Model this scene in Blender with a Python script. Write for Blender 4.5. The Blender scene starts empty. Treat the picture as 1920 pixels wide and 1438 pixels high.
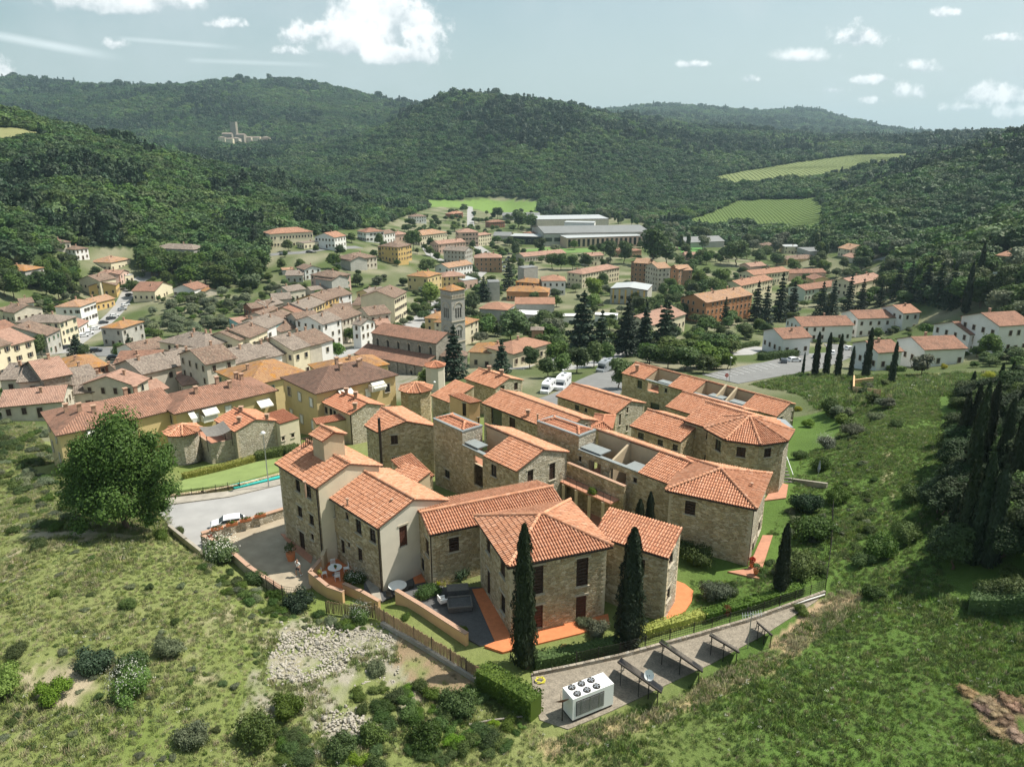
import bpy,bmesh,math,random
import numpy as np
from mathutils import Vector,Matrix
from mathutils.geometry import tessellate_polygon
R = math.radians
SC = bpy.context.scene
COL = SC.collection
# ------------------------------------------------------------------ camera
cd = bpy.data.cameras.new('camera'); cam = bpy.data.objects.new('camera',cd); COL.objects.link(cam)
cam.location = (0,0,35); cam.rotation_euler = (R(90 - 17.5),0,0)
cd.sensor_width = 36; cd.lens = 1378 / 1920 * 36; cd.clip_start = .5; cd.clip_end = 30000
SC.camera = cam
# ------------------------------------------------------------------ light
SUN_EL,SUN_AZ = 58,74          # azimuth clockwise from +Y
sd = bpy.data.lights.new('sun','SUN'); sun = bpy.data.objects.new('sun',sd); COL.objects.link(sun)
sd.energy = 3.7; sd.angle = R(.6); sd.color = (1,.94,.84)
sdir = Vector((math.cos(R(SUN_EL)) * math.sin(R(SUN_AZ)),math.cos(R(SUN_EL)) * math.cos(R(SUN_AZ)),math.sin(R(SUN_EL))))
sun.rotation_euler = sdir.to_track_quat('Z','Y').to_euler()
W = bpy.data.worlds.new('World'); SC.world = W; W.use_nodes = True
SC.view_settings.view_transform = 'Standard'; SC.view_settings.look = 'None'
SC.view_settings.exposure = 0.86; SC.view_settings.gamma = 1; SC.view_settings.use_curve_mapping = False
SC.cycles.max_bounces = 5; SC.cycles.diffuse_bounces = 3; SC.cycles.glossy_bounces = 2
SC.cycles.transmission_bounces = 2; SC.cycles.transparent_max_bounces = 6; SC.cycles.volume_bounces = 0
SC.cycles.use_denoising = True; SC.cycles.caustics_reflective = False; SC.cycles.caustics_refractive = False
class NB:
 """small node builder"""
 def __init__(s,nt): s.nt = nt; nt.nodes.clear()
 def n(s,t,**k):
  nd = s.nt.nodes.new(t)
  for a,b in k.items(): setattr(nd,a,b)
  return nd
 def l(s,a,b): s.nt.links.new(a,b)
 def inp(s,sock,v):
  if hasattr(v,'is_output') or isinstance(v,bpy.types.NodeSocket): s.l(v,sock)
  else: sock.default_value = v
 def math(s,op,a,b=0.0,c=None,clamp=False):
  nd = s.n('ShaderNodeMath',operation=op,use_clamp=clamp)
  s.inp(nd.inputs[0],a); s.inp(nd.inputs[1],b)
  if c is not None: s.inp(nd.inputs[2],c)
  return nd.outputs[0]
 def mix(s,f,a,b,mode='MIX'):
  nd = s.n('ShaderNodeMix',data_type='RGBA',blend_type=mode)
  s.inp(nd.inputs[0],f); s.inp(nd.inputs[6],a if not isinstance(a,tuple) else (*a[:3],1)); s.inp(nd.inputs[7],b if not isinstance(b,tuple) else (*b[:3],1))
  return nd.outputs[2]
 def noise(s,vec,scale,detail=3,rough=.55,lac=2.0):
  nd = s.n('ShaderNodeTexNoise'); s.inp(nd.inputs['Scale'],scale)
  nd.inputs['Detail'].default_value = detail; nd.inputs['Roughness'].default_value = rough
  if vec is not None: s.l(vec,nd.inputs['Vector'])
  return nd.outputs[0]
 def ramp(s,f,stops,interp='LINEAR'):
  nd = s.n('ShaderNodeValToRGB'); nd.color_ramp.interpolation = interp
  el = nd.color_ramp.elements
  while len(el) > 1: el.remove(el[-1])
  for i,(p,c) in enumerate(stops):
   e = el[0] if i == 0 else el.new(p)
   e.position = p; e.color = (*c,1) if isinstance(c,tuple) else (c,c,c,1)
  s.l(f,nd.inputs[0]); return nd.outputs[0]
 def maprange(s,v,a,b,c=0.0,d=1.0,smooth=True):
  nd = s.n('ShaderNodeMapRange',interpolation_type='SMOOTHSTEP' if smooth else 'LINEAR')
  s.inp(nd.inputs[0],v); nd.inputs[1].default_value = a; nd.inputs[2].default_value = b
  nd.inputs[3].default_value = c; nd.inputs[4].default_value = d; return nd.outputs[0]
F_,P_,H_ = 1378.0,R(17.5),35.0
cP,sP = math.cos(P_),math.sin(P_)
def ray(px,py):
 a = (px - 960) / F_; b = (719 - py) / F_
 return Vector((a,cP + b * sP,-sP + b * cP))
def atz(px,py,z):
 r = ray(px,py); t = (z - H_) / r.z; return Vector((r.x * t,r.y * t,z))
def aty(px,py,y):
 r = ray(px,py); t = y / r.y; return Vector((r.x * t,y,H_ + r.z * t))
nb = NB(W.node_tree)
sky = nb.n('ShaderNodeTexSky',sky_type='NISHITA'); sky.sun_disc = False
sky.sun_elevation = R(SUN_EL); sky.sun_rotation = R(SUN_AZ); sky.air_density = 1.1; sky.dust_density = 2.0; sky.ozone_density = 1.0
tc = nb.n('ShaderNodeTexCoord'); sep = nb.n('ShaderNodeSeparateXYZ'); nb.l(tc.outputs['Generated'],sep.inputs[0])
X,Y,Z = sep.outputs
Yc = nb.math('MAXIMUM',nb.math('ABSOLUTE',Y),.05)
gu = nb.math('DIVIDE',X,Yc); gv = nb.math('DIVIDE',Z,Yc)      # gnomonic coordinates of the direction
cmb = nb.n('ShaderNodeCombineXYZ'); nb.l(gu,cmb.inputs[0]); nb.l(gv,cmb.inputs[1]); nb.l(nb.math('MULTIPLY',Y,.01),cmb.inputs[2])
puff = nb.noise(tc.outputs['Generated'],24,9,.62)
puff3 = nb.noise(tc.outputs['Generated'],62,7,.6)
puff2 = nb.noise(tc.outputs['Generated'],11,4,.55)
def cloud(px,py,rx,ry,soft=.35,amp=2.0):
 d = ray(px,py); u,v = d.x / d.y,d.z / d.y; rx,ry = rx / F_,ry / F_
 du = nb.math('DIVIDE',nb.math('SUBTRACT',gu,u),rx); dv = nb.math('DIVIDE',nb.math('SUBTRACT',gv,v),ry)
 dvn = nb.math('MULTIPLY',nb.math('MINIMUM',dv,0.0),1.7); dv2 = nb.math('MAXIMUM',dv,0.0)
 r = nb.math('SQRT',nb.math('ADD',nb.math('MULTIPLY',du,du),nb.math('ADD',nb.math('MULTIPLY',dvn,dvn),nb.math('MULTIPLY',dv2,dv2))))
 pf = puff if rx * F_ > 60 else puff3
 nz = nb.math('ADD',nb.math('MULTIPLY',nb.math('SUBTRACT',pf,.5),amp),nb.math('MULTIPLY',nb.math('SUBTRACT',puff2,.5),amp * .7))
 f = nb.math('ADD',nb.math('SUBTRACT',1.0,r),nz)
 m = nb.maprange(f,0.0,soft)
 sh = nb.maprange(nb.math('ADD',nb.math('MULTIPLY',dv,.5),nb.math('MULTIPLY',nb.math('SUBTRACT',pf,.5),2.2)),-.5,.4)
 return m,sh
CL = [(715,48,92,78),(650,85,70,34),(790,90,40,36),(745,108,80,22),(550,70,26,22),(545,98,30,10),(235,5,150,34),(5,135,20,26),(215,84,22,11),
   (1610,72,44,20),(1497,110,52,13),(1727,127,34,15),(1405,149,18,9),(1622,152,26,8),(1690,172,18,15),(1725,175,16,13),(1635,190,22,7),
   (1840,180,48,19),(1900,185,40,18),(1880,72,36,8),(1770,25,26,10),(1300,122,30,6),(430,45,30,8),(1905,212,40,14),(1800,205,40,9),(1655,150,18,7),(1560,170,24,6),(600,60,30,14)]
base = nb.n('ShaderNodeRGB');
strength = .085
skyc = nb.n('ShaderNodeVectorMath',operation='MULTIPLY'); nb.l(sky.outputs[0],skyc.inputs[0]); skyc.inputs[1].default_value = (.62 * strength,.71 * strength,.64 * strength)
col = skyc.outputs[0]
veil = nb.maprange(nb.noise(cmb.outputs[0],2.0,7,.62),.38,.72,0,.6)
rightness = nb.maprange(gu,-.7,.75,.05,.6)
col = nb.mix(nb.math('ADD',veil,rightness,clamp=True),col,(.325,.37,.385))
horiz = nb.maprange(gv,.0,.26,.55,0)
col = nb.mix(horiz,col,(.32,.375,.395))
def trail(x0,y0,x1,y1,w,a):
 d0,d1 = ray(x0,y0),ray(x1,y1); u0,v0,u1,v1 = d0.x / d0.y,d0.z / d0.y,d1.x / d1.y,d1.z / d1.y
 L = math.hypot(u1 - u0,v1 - v0); tx,ty = (u1 - u0) / L,(v1 - v0) / L
 du = nb.math('SUBTRACT',gu,u0); dv = nb.math('SUBTRACT',gv,v0)
 s = nb.math('ADD',nb.math('MULTIPLY',du,tx),nb.math('MULTIPLY',dv,ty))
 t = nb.math('ABSOLUTE',nb.math('SUBTRACT',nb.math('MULTIPLY',dv,tx),nb.math('MULTIPLY',du,ty)))
 m = nb.math('MULTIPLY',nb.maprange(t,0,w / F_,1,0),nb.math('MULTIPLY',nb.maprange(s,0,.1 * L),nb.maprange(s,.6 * L,L,1,0)))
 return nb.math('MULTIPLY',m,nb.math('MULTIPLY',a,nb.math('ADD',puff2,.45)))
for t in [(-90,52,250,114,11,.55),(215,72,470,92,6,.3),(340,113,640,124,6,.25)]:
 col = nb.mix(trail(*t),col,(.55,.60,.61))
for c in CL:
 big = c[2] > 60
 if not big: c = (c[0],c[1],c[2] * 1.25,c[3] * 1.4)
 m,sh = cloud(*c,soft=.45 if big else .7,amp=2.0 if big else 2.2)
 cc = nb.mix(sh,(.27,.32,.345),(.60,.61,.61))
 col = nb.mix(nb.math('MULTIPLY',m,.95 if big else .9),col,cc)
bg = nb.n('ShaderNodeBackground'); nb.l(col,bg.inputs[0]); bg.inputs[1].default_value = 1.15
wo = nb.n('ShaderNodeOutputWorld'); nb.l(bg.outputs[0],wo.inputs[0])
W.cycles.sampling_method = 'MANUAL'; W.cycles.sample_map_resolution = 512
# ------------------------------------------------------------------ helpers: objects
def meta(o,label=None,cat=None,group=None,kind=None):
 if label: o['label'] = label
 if cat: o['category'] = cat
 if group: o['group'] = group
 if kind: o['kind'] = kind
 return o
def thing(name,loc,label,cat,group=None,rz=0):
 o = bpy.data.objects.new(name,None); COL.objects.link(o); o.location = loc; o.rotation_euler = (0,0,rz)
 o.empty_display_size = .5
 return meta(o,label,cat,group)
def np_mesh(name,V,Fq,mats,mi=None,uv=None,smooth=False):
 """V (n,3); Fq (m,k) all same k"""
 V = np.asarray(V,np.float32); Fq = np.asarray(Fq,np.int32); k = Fq.shape[1]
 me = bpy.data.meshes.new(name)
 me.vertices.add(len(V)); me.vertices.foreach_set('co',V.ravel())
 me.loops.add(Fq.size); me.loops.foreach_set('vertex_index',Fq.ravel())
 me.polygons.add(len(Fq)); me.polygons.foreach_set('loop_start',np.arange(0,Fq.size,k,dtype=np.int32))
 me.polygons.foreach_set('loop_total',np.full(len(Fq),k,np.int32))
 if mi is not None: me.polygons.foreach_set('material_index',np.asarray(mi,np.int32))
 if smooth: me.polygons.foreach_set('use_smooth',np.ones(len(Fq),bool))
 me.update(calc_edges=True)
 for m in mats: me.materials.append(m)
 return me
class MB:
 """collects polygons in world coordinates, then links them as ONE mesh object"""
 def __init__(s): s.v = []; s.f = []; s.m = []; s.uv = []
 def poly(s,pts,m=0,uv=None):
  i = len(s.v); s.v += [tuple(p) for p in pts]; s.f.append(tuple(range(i,i + len(pts)))); s.m.append(m); s.uv.append(uv)
 def box(s,c,d,rz=0,m=0,rx=0,ry=0):
  M = Matrix.Rotation(rz,3,'Z') @ Matrix.Rotation(ry,3,'Y') @ Matrix.Rotation(rx,3,'X')
  h = [x / 2 for x in d]; c = Vector(c)
  P = [c + M @ Vector((sx * h[0],sy * h[1],sz * h[2])) for sx in (-1,1) for sy in (-1,1) for sz in (-1,1)]
  for q in ((0,1,3,2),(4,6,7,5),(0,4,5,1),(2,3,7,6),(0,2,6,4),(1,5,7,3)): s.poly([P[j] for j in q],m)
 def bar(s,a,b,w,h=None,m=0):
  a = Vector(a); b = Vector(b); d = b - a; L = d.length
  if L < 1e-6: return
  q = d.to_track_quat('X','Z').to_matrix(); h = h or w
  P = [(a if sx < 0 else b) + q @ Vector((0,sy * w / 2,sz * h / 2)) for sx in (-1,1) for sy in (-1,1) for sz in (-1,1)]
  for qq in ((0,1,3,2),(4,6,7,5),(0,4,5,1),(2,3,7,6),(0,2,6,4),(1,5,7,3)): s.poly([P[j] for j in qq],m)
 def tube(s,a,b,r0,r1=None,n=8,m=0,caps=True):
  a = Vector(a); b = Vector(b); r1 = r0 if r1 is None else r1
  q = (b - a).to_track_quat('Z','Y').to_matrix()
  A = [a + q @ Vector((r0 * math.cos(2 * math.pi * i / n),r0 * math.sin(2 * math.pi * i / n),0)) for i in range(n)]
  B = [b + q @ Vector((r1 * math.cos(2 * math.pi * i / n),r1 * math.sin(2 * math.pi * i / n),0)) for i in range(n)]
  for i in range(n): s.poly([A[i],A[(i + 1) % n],B[(i + 1) % n],B[i]],m)
  if caps: s.poly(B,m); s.poly(A[::-1],m)
 def prism(s,pts,z0,z1,m=0):
  """pts ccw list (x,y), z0/z1 numbers"""
  n = len(pts); A = [(p[0],p[1],z0) for p in pts]; B = [(p[0],p[1],z1) for p in pts]
  for i in range(n): s.poly([A[i],A[(i + 1) % n],B[(i + 1) % n],B[i]],m)
  s.poly(B,m); s.poly(A[::-1],m)
 def dome(s,c,r,rz=None,n=10,k=4,m=0):
  rz = rz or r; c = Vector(c); prev = None
  for j in range(k + 1):
   a = math.pi / 2 * j / k; rr = r * math.cos(a); zz = rz * math.sin(a)
   ring = [c + Vector((rr * math.cos(2 * math.pi * i / n),rr * math.sin(2 * math.pi * i / n),zz)) for i in range(n)]
   if prev:
    for i in range(n): s.poly([prev[i],prev[(i + 1) % n],ring[(i + 1) % n],ring[i]],m)
   prev = ring
 def build(s,name,mats,parent=None,base=None,smooth=False,world=True):
  mats = mats if isinstance(mats,(list,tuple)) else [mats]
  me = bpy.data.meshes.new(name)
  o = bpy.data.objects.new(name,me); COL.objects.link(o)
  root = parent
  off = Vector((0,0,0))
  if parent is not None and world:
   p = parent; off = Vector((0,0,0))
   while p is not None: off = off + p.location; p = p.parent
  if base is not None: off = off + Vector(base); o.location = base
  vs = [(v[0] - off.x,v[1] - off.y,v[2] - off.z) for v in s.v]
  me.from_pydata(vs,[],s.f)
  for m in mats: me.materials.append(m)
  if any(s.m): me.polygons.foreach_set('material_index',s.m)
  if any(u is not None for u in s.uv):
   ul = me.uv_layers.new(name='UVMap'); data = np.zeros((len(me.loops),2),np.float32); k = 0
   for f,u in zip(s.f,s.uv):
    if u is not None: data[k:k + len(f)] = u
    k += len(f)
   ul.data.foreach_set('uv',data.ravel())
  if smooth: me.polygons.foreach_set('use_smooth',[True] * len(s.f))
  me.update()
  if parent is not None: o.parent = parent
  return o
def kids(o): return [c for c in o.children]
def copy_tree(o,parent=None):
 c = o.copy(); COL.objects.link(c)
 if parent is not None: c.parent = parent
 for ch in kids(o): copy_tree(ch,c)
 return c
# ------------------------------------------------------------------ materials
MATS = {}
def pmat(name,color,rough=.85,metal=0,spec=.3,bump=None,var=0.0,vscale=3.0,emit=None):
 """plain procedural material: colour with noise variation"""
 if name in MATS: return MATS[name]
 m = bpy.data.materials.new(name); m.use_nodes = True; b = NB(m.node_tree)
 t = b.n('ShaderNodeTexCoord').outputs['Object']
 p = b.n('ShaderNodeBsdfPrincipled'); o = b.n('ShaderNodeOutputMaterial'); b.l(p.outputs[0],o.inputs[0])
 c = (*color,1)
 if var:
  n1 = b.noise(t,vscale,5,.6); n2 = b.noise(t,vscale * .23,3,.6)
  f = b.math('ADD',b.math('MULTIPLY',n1,.6),b.math('MULTIPLY',n2,.4))
  lo = tuple(x * (1 - var) for x in color); hi = tuple(min(1,x * (1 + var)) for x in color)
  c = b.ramp(f,[(.3,lo),(.7,hi)]); b.l(c,p.inputs['Base Color'])
 else: p.inputs['Base Color'].default_value = c
 p.inputs['Roughness'].default_value = rough; p.inputs['Metallic'].default_value = metal
 p.inputs['Specular IOR Level'].default_value = spec
 if bump:
  bn = b.n('ShaderNodeBump'); bn.inputs['Strength'].default_value = bump[1]; bn.inputs['Distance'].default_value = .05
  b.l(b.noise(t,bump[0],5,.6),bn.inputs['Height']); b.l(bn.outputs[0],p.inputs['Normal'])
 MATS[name] = m; return m
def stone_mat(name,cols,mortar,sc=3.2,zs=1.5,bstr=.9):
 if name in MATS: return MATS[name]
 m = bpy.data.materials.new(name); m.use_nodes = True; b = NB(m.node_tree)
 t = b.n('ShaderNodeTexCoord').outputs['Object']
 mp = b.n('ShaderNodeMapping'); b.l(t,mp.inputs[0]); mp.inputs['Scale'].default_value = (1,1,zs)
 nz = b.n('ShaderNodeTexNoise'); nz.inputs['Scale'].default_value = 2.5; b.l(mp.outputs[0],nz.inputs['Vector'])
 ad = b.n('ShaderNodeVectorMath',operation='MULTIPLY_ADD'); b.l(nz.outputs['Color'],ad.inputs[0]); ad.inputs[1].default_value = (.25,.25,.18); b.l(mp.outputs[0],ad.inputs[2])
 v = b.n('ShaderNodeTexVoronoi',feature='F1'); v.inputs['Scale'].default_value = sc; b.l(ad.outputs[0],v.inputs['Vector'])
 e = b.n('ShaderNodeTexVoronoi',feature='DISTANCE_TO_EDGE'); e.inputs['Scale'].default_value = sc; b.l(ad.outputs[0],e.inputs['Vector'])
 sp = b.n('ShaderNodeSeparateColor'); b.l(v.outputs['Color'],sp.inputs[0])
 n = len(cols)
 c = b.ramp(sp.outputs[0],[(i / n,x) for i,x in enumerate(cols)],'CONSTANT')
 c = b.mix(b.maprange(b.noise(t,7,4,.7),.42,.75,0,.6),c,tuple(x * .42 for x in cols[0]))
 patch = b.maprange(b.noise(t,.45,4,.65),.42,.62)
 c = b.mix(b.math('MULTIPLY',patch,.35),c,tuple(x * .55 for x in cols[-1]))
 em = b.maprange(e.outputs['Distance'],.015,.07,1,0)
 c = b.mix(b.math('MULTIPLY',em,.75),c,mortar)
 p = b.n('ShaderNodeBsdfPrincipled'); o = b.n('ShaderNodeOutputMaterial'); b.l(p.outputs[0],o.inputs[0])
 b.l(c,p.inputs['Base Color']); p.inputs['Roughness'].default_value = .92; p.inputs['Specular IOR Level'].default_value = .2
 bn = b.n('ShaderNodeBump'); bn.inputs['Strength'].default_value = bstr; bn.inputs['Distance'].default_value = .06
 hgt = b.math('ADD',b.maprange(e.outputs['Distance'],0,.16),b.math('MULTIPLY',b.noise(t,14,4,.7),.5))
 hgt = b.math('ADD',hgt,b.math('MULTIPLY',sp.outputs[1],.5))
 b.l(hgt,bn.inputs['Height']); b.l(bn.outputs[0],p.inputs['Normal'])
 MATS[name] = m; return m
def tile_geo_mat(name,cols,moss=.12):
 """for modelled tiles: a colour per tile"""
 if name in MATS: return MATS[name]
 m = bpy.data.materials.new(name); m.use_nodes = True; b = NB(m.node_tree)
 g = b.n('ShaderNodeNewGeometry'); t = b.n('ShaderNodeTexCoord').outputs['Object']
 n = len(cols)
 c = b.ramp(g.outputs['Random Per Island'],[(i / (n - 1),x) for i,x in enumerate(cols)])
 big = b.noise(t,.5,4,.65)
 c = b.mix(b.maprange(big,.5,.75,0,.25),c,tuple(x * .7 for x in cols[0]))
 c = b.mix(b.maprange(b.noise(t,2.2,6,.75),.58,.75,0,moss * 3),c,(.16,.115,.06))
 c = b.mix(b.maprange(b.noise(t,6,3,.7),.62,.85,0,.25),c,(.62,.45,.33))
 p = b.n('ShaderNodeBsdfPrincipled'); o = b.n('ShaderNodeOutputMaterial'); b.l(p.outputs[0],o.inputs[0])
 b.l(c,p.inputs['Base Color']); p.inputs['Roughness'].default_value = .85; p.inputs['Specular IOR Level'].default_value = .2
 bn = b.n('ShaderNodeBump'); bn.inputs['Strength'].default_value = .3; bn.inputs['Distance'].default_value = .02
 b.l(b.noise(t,30,3,.7),bn.inputs['Height']); b.l(bn.outputs[0],p.inputs['Normal'])
 MATS[name] = m; return m
def tile_tex_mat(name,cols,pitch=.30,length=.45,lichen=(.45,.2,.03),lich=.0,dark=(.07,.055,.045),drk=.3,band=.0):
 """far roofs: UV in metres (u along eave, v down slope)"""
 if name in MATS: return MATS[name]
 m = bpy.data.materials.new(name); m.use_nodes = True; b = NB(m.node_tree)
 tcn = b.n('ShaderNodeTexCoord'); uv = tcn.outputs['UV']; t = tcn.outputs['Object']
 s = b.n('ShaderNodeSeparateXYZ'); b.l(uv,s.inputs[0])
 wob = b.math('MULTIPLY',b.noise(t,.8,2,.5),.25)
 u = b.math('DIVIDE',b.math('ADD',s.outputs[0],wob),pitch); v = b.math('DIVIDE',s.outputs[1],length)
 cell = b.n('ShaderNodeCombineXYZ'); b.l(b.math('FLOOR',u),cell.inputs[0]); b.l(b.math('FLOOR',v),cell.inputs[1])
 wn = b.n('ShaderNodeTexWhiteNoise',noise_dimensions='3D'); b.l(cell.outputs[0],wn.inputs['Vector'])
 n = len(cols)
 c = b.ramp(wn.outputs[0],[(i / max(1,n - 1),x) for i,x in enumerate(cols)])
 fr = b.math('FRACT',u); hump = b.math('SINE',b.math('MULTIPLY',fr,math.pi))
 gap = b.maprange(hump,.15,.6,1,0)
 c = b.mix(b.math('MULTIPLY',gap,.5),c,tuple(x * .35 for x in cols[0]))
 c = b.mix(b.maprange(b.noise(t,.33,5,.7),.45,.7,0,drk),c,dark)
 c = b.mix(b.maprange(b.noise(t,1.3,5,.75),.52,.72,0,drk),c,dark)
 if lich: c = b.mix(b.maprange(b.noise(t,.55,5,.7),.62 - lich * .3,.75 - lich * .2,0,.8),c,lichen)
 p = b.n('ShaderNodeBsdfPrincipled'); o = b.n('ShaderNodeOutputMaterial'); b.l(p.outputs[0],o.inputs[0])
 b.l(c,p.inputs['Base Color']); p.inputs['Roughness'].default_value = .9; p.inputs['Specular IOR Level'].default_value = .2
 bn = b.n('ShaderNodeBump'); bn.inputs['Strength'].default_value = .9; bn.inputs['Distance'].default_value = .08
 hh = b.math('ADD',hump,b.math('MULTIPLY',b.math('FRACT',v),.4))
 b.l(hh,bn.inputs['Height']); b.l(bn.outputs[0],p.inputs['Normal'])
 MATS[name] = m; return m
def leaf_mat(name,c1,c2,trans=.25,rough=.6,big=None,up=0):
 if name in MATS: return MATS[name]
 m = bpy.data.materials.new(name); m.use_nodes = True; b = NB(m.node_tree)
 g = b.n('ShaderNodeNewGeometry'); oi = b.n('ShaderNodeObjectInfo'); t = b.n('ShaderNodeTexCoord').outputs['Object']
 f = b.math('ADD',b.math('MULTIPLY',g.outputs['Random Per Island'],.55),b.math('MULTIPLY',b.noise(t,1.1,2,.5),.45))
 c = b.mix(f,c1,c2)
 if big: c = b.mix(b.maprange(b.noise(g.outputs['Position'],.006,5,.6),.42,.6),c,b.mix(f,*big)); c = b.mix(b.maprange(b.noise(g.outputs['Position'],.03,3,.6),.5,.7,0,.6),c,tuple(x * .55 for x in c1))
 hv = b.n('ShaderNodeHueSaturation'); b.l(c,hv.inputs['Color'])
 b.l(b.maprange(oi.outputs['Random'],0,1,.475,.52,False),hv.inputs['Hue'])
 b.l(b.maprange(b.math('FRACT',b.math('MULTIPLY',oi.outputs['Random'],7.31)),0,1,.68,1.35,False),hv.inputs['Value'])
 b.l(b.maprange(b.math('FRACT',b.math('MULTIPLY',oi.outputs['Random'],3.77)),0,1,.8,1.1,False),hv.inputs['Saturation'])
 p = b.n('ShaderNodeBsdfPrincipled'); b.l(hv.outputs[0],p.inputs['Base Color']); p.inputs['Roughness'].default_value = rough
 p.inputs['Specular IOR Level'].default_value = .25
 tr = b.n('ShaderNodeBsdfTranslucent'); b.l(hv.outputs[0],tr.inputs[0])
 if up:      # blades stand in a dense sward: shade them with the lie of the sward
  va = b.n('ShaderNodeVectorMath',operation='MULTIPLY_ADD'); b.l(g.outputs['Normal'],va.inputs[0]); va.inputs[1].default_value = (1 - up,) * 3; va.inputs[2].default_value = (0,0,up)
  vn_ = b.n('ShaderNodeVectorMath',operation='NORMALIZE'); b.l(va.outputs[0],vn_.inputs[0]); b.l(vn_.outputs[0],p.inputs['Normal'])
 mx = b.n('ShaderNodeMixShader'); mx.inputs[0].default_value = trans; b.l(p.outputs[0],mx.inputs[1]); b.l(tr.outputs[0],mx.inputs[2])
 o = b.n('ShaderNodeOutputMaterial'); b.l(mx.outputs[0],o.inputs[0])
 MATS[name] = m; return m
M = {}
M['stone'] = stone_mat('honey_stone_masonry',[(.52,.40,.23),(.64,.52,.33),(.40,.30,.17),(.72,.61,.43),(.56,.45,.28),(.46,.37,.235)],(.60,.50,.34),2.7,1.6,1.0)
M['stone_pale'] = stone_mat('pale_and_sunlit_masonry',[(.48,.42,.31),(.57,.51,.40),(.40,.35,.26),(.60,.55,.45)],(.50,.45,.35),3.0,1.4)  # pale stone; on sun-facing sides of honey stone houses, sunlight put into colour
M['stone_old'] = stone_mat('old_grey_brown_masonry',[(.34,.29,.22),(.42,.37,.30),(.27,.23,.18),(.36,.33,.28)],(.38,.34,.28),2.4,1.4)
M['tile'] = tile_geo_mat('clay_cover_tiles',[(.50,.235,.135),(.59,.29,.17),(.63,.325,.20),(.54,.26,.15),(.67,.375,.245),(.42,.20,.12)])
M['tile_red'] = tile_geo_mat('red_clay_cover_tiles',[(.50,.215,.125),(.57,.26,.155),(.60,.30,.185)],.05)
M['pan'] = pmat('clay_pan_tiles',(.30,.115,.065),.9,var=.4,vscale=4)
M['slab_edge'] = pmat('roof_edge_wood',(.10,.065,.045),.8)
M['plaster'] = pmat('tan_plaster',(.50,.40,.27),.9,var=.13,vscale=1.2,bump=(12,.15))
M['plaster_cream'] = pmat('cream_plaster',(.66,.58,.43),.9,var=.1,vscale=1.0)
M['plaster_orange'] = pmat('apricot_plaster',(.62,.40,.22),.9,var=.12,vscale=1.0)
M['plaster_white'] = pmat('off_white_plaster',(.64,.585,.48),.9,var=.08,vscale=1.0)
M['yellow'] = pmat('yellow_plaster',(.60,.47,.24),.9,var=.1,vscale=.7)
M['cream'] = pmat('pale_cream_plaster',(.68,.61,.44),.9,var=.12,vscale=.6)
M['white'] = pmat('white_plaster',(.76,.75,.72),.85,var=.07,vscale=.6)
M['ochre'] = pmat('ochre_plaster',(.58,.40,.16),.9,var=.12,vscale=.6)
M['beige'] = pmat('beige_weathered_plaster',(.55,.50,.41),.92,var=.2,vscale=.8)
M['grey'] = pmat('grey_weathered_plaster',(.42,.41,.37),.92,var=.2,vscale=.8)
M['pink'] = pmat('pink_plaster',(.60,.42,.34),.9,var=.12,vscale=.7)
M['redbrick'] = pmat('red_brown_plaster',(.34,.15,.10),.9,var=.2,vscale=.8)
M['brownbrick'] = pmat('brown_brick',(.33,.20,.125),.9,var=.22,vscale=1.2)
M['orangewall'] = pmat('terracotta_render',(.50,.24,.12),.9,var=.12,vscale=.7)
M['teal'] = pmat('teal_wall_paint',(.30,.52,.52),.8,var=.1)
M['lime'] = pmat('greenish_white_plaster',(.58,.62,.52),.85,var=.08)
M['glass'] = pmat('dark_window_glass',(.025,.03,.035),.12,spec=.6)
M['brownwood'] = pmat('dark_brown_wood',(.05,.03,.022),.7,var=.3,vscale=6)
M['redwood'] = pmat('reddish_door_wood',(.10,.042,.028),.65,var=.3,vscale=6)
M['greenwood'] = pmat('green_shutter_paint',(.03,.10,.065),.6,var=.2)
M['greywood'] = pmat('grey_weathered_wood',(.16,.15,.135),.85,var=.25,vscale=5)
M['whitepaint'] = pmat('white_paint',(.78,.78,.76),.5,var=.05)
M['sill'] = pmat('pale_sandstone',(.45,.40,.31),.85,var=.15,vscale=5)
M['gutter'] = pmat('dark_brown_gutter_metal',(.045,.035,.03),.45,metal=.3)
M['lead'] = pmat('grey_lead_sheet',(.25,.275,.275),.6,metal=.1,var=.12,vscale=2)
M['coping'] = pmat('terracotta_coping',(.42,.27,.19),.85,var=.2,vscale=5)
M['cotto'] = pmat('terracotta_paving',(.60,.205,.085),.8,var=.18,vscale=2.5)
M['cotto_dull'] = pmat('faded_terracotta_paving',(.45,.22,.14),.85,var=.22,vscale=2.5)
M['court'] = pmat('tan_courtyard_concrete',(.36,.305,.225),.92,var=.25,vscale=.8,bump=(8,.3))
M['concrete'] = pmat('grey_concrete',(.33,.30,.25),.92,var=.3,vscale=1.3,bump=(8,.3))
M['asphalt'] = pmat('grey_asphalt',(.19,.19,.185),.92,var=.18,vscale=.5,bump=(40,.2))
M['roadpale'] = pmat('pale_worn_asphalt',(.33,.325,.315),.92,var=.2,vscale=.35,bump=(40,.2))
M['gravel'] = pmat('grey_beige_gravel',(.27,.235,.185),.95,var=.5,vscale=9,bump=(25,.9))
M['slate'] = pmat('dark_slate_gravel',(.10,.10,.10),.9,var=.3,vscale=8)
M['iron'] = pmat('dark_iron',(.05,.045,.04),.6,metal=.5)
M['steel'] = pmat('galvanised_steel',(.42,.44,.45),.4,metal=.7,var=.1)
M['bark'] = pmat('brown_bark',(.14,.10,.07),.95,var=.3,vscale=4,bump=(10,.6))
M['reed'] = pmat('reed_screen',(.30,.21,.12),.95,var=.4,vscale=9)
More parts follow.
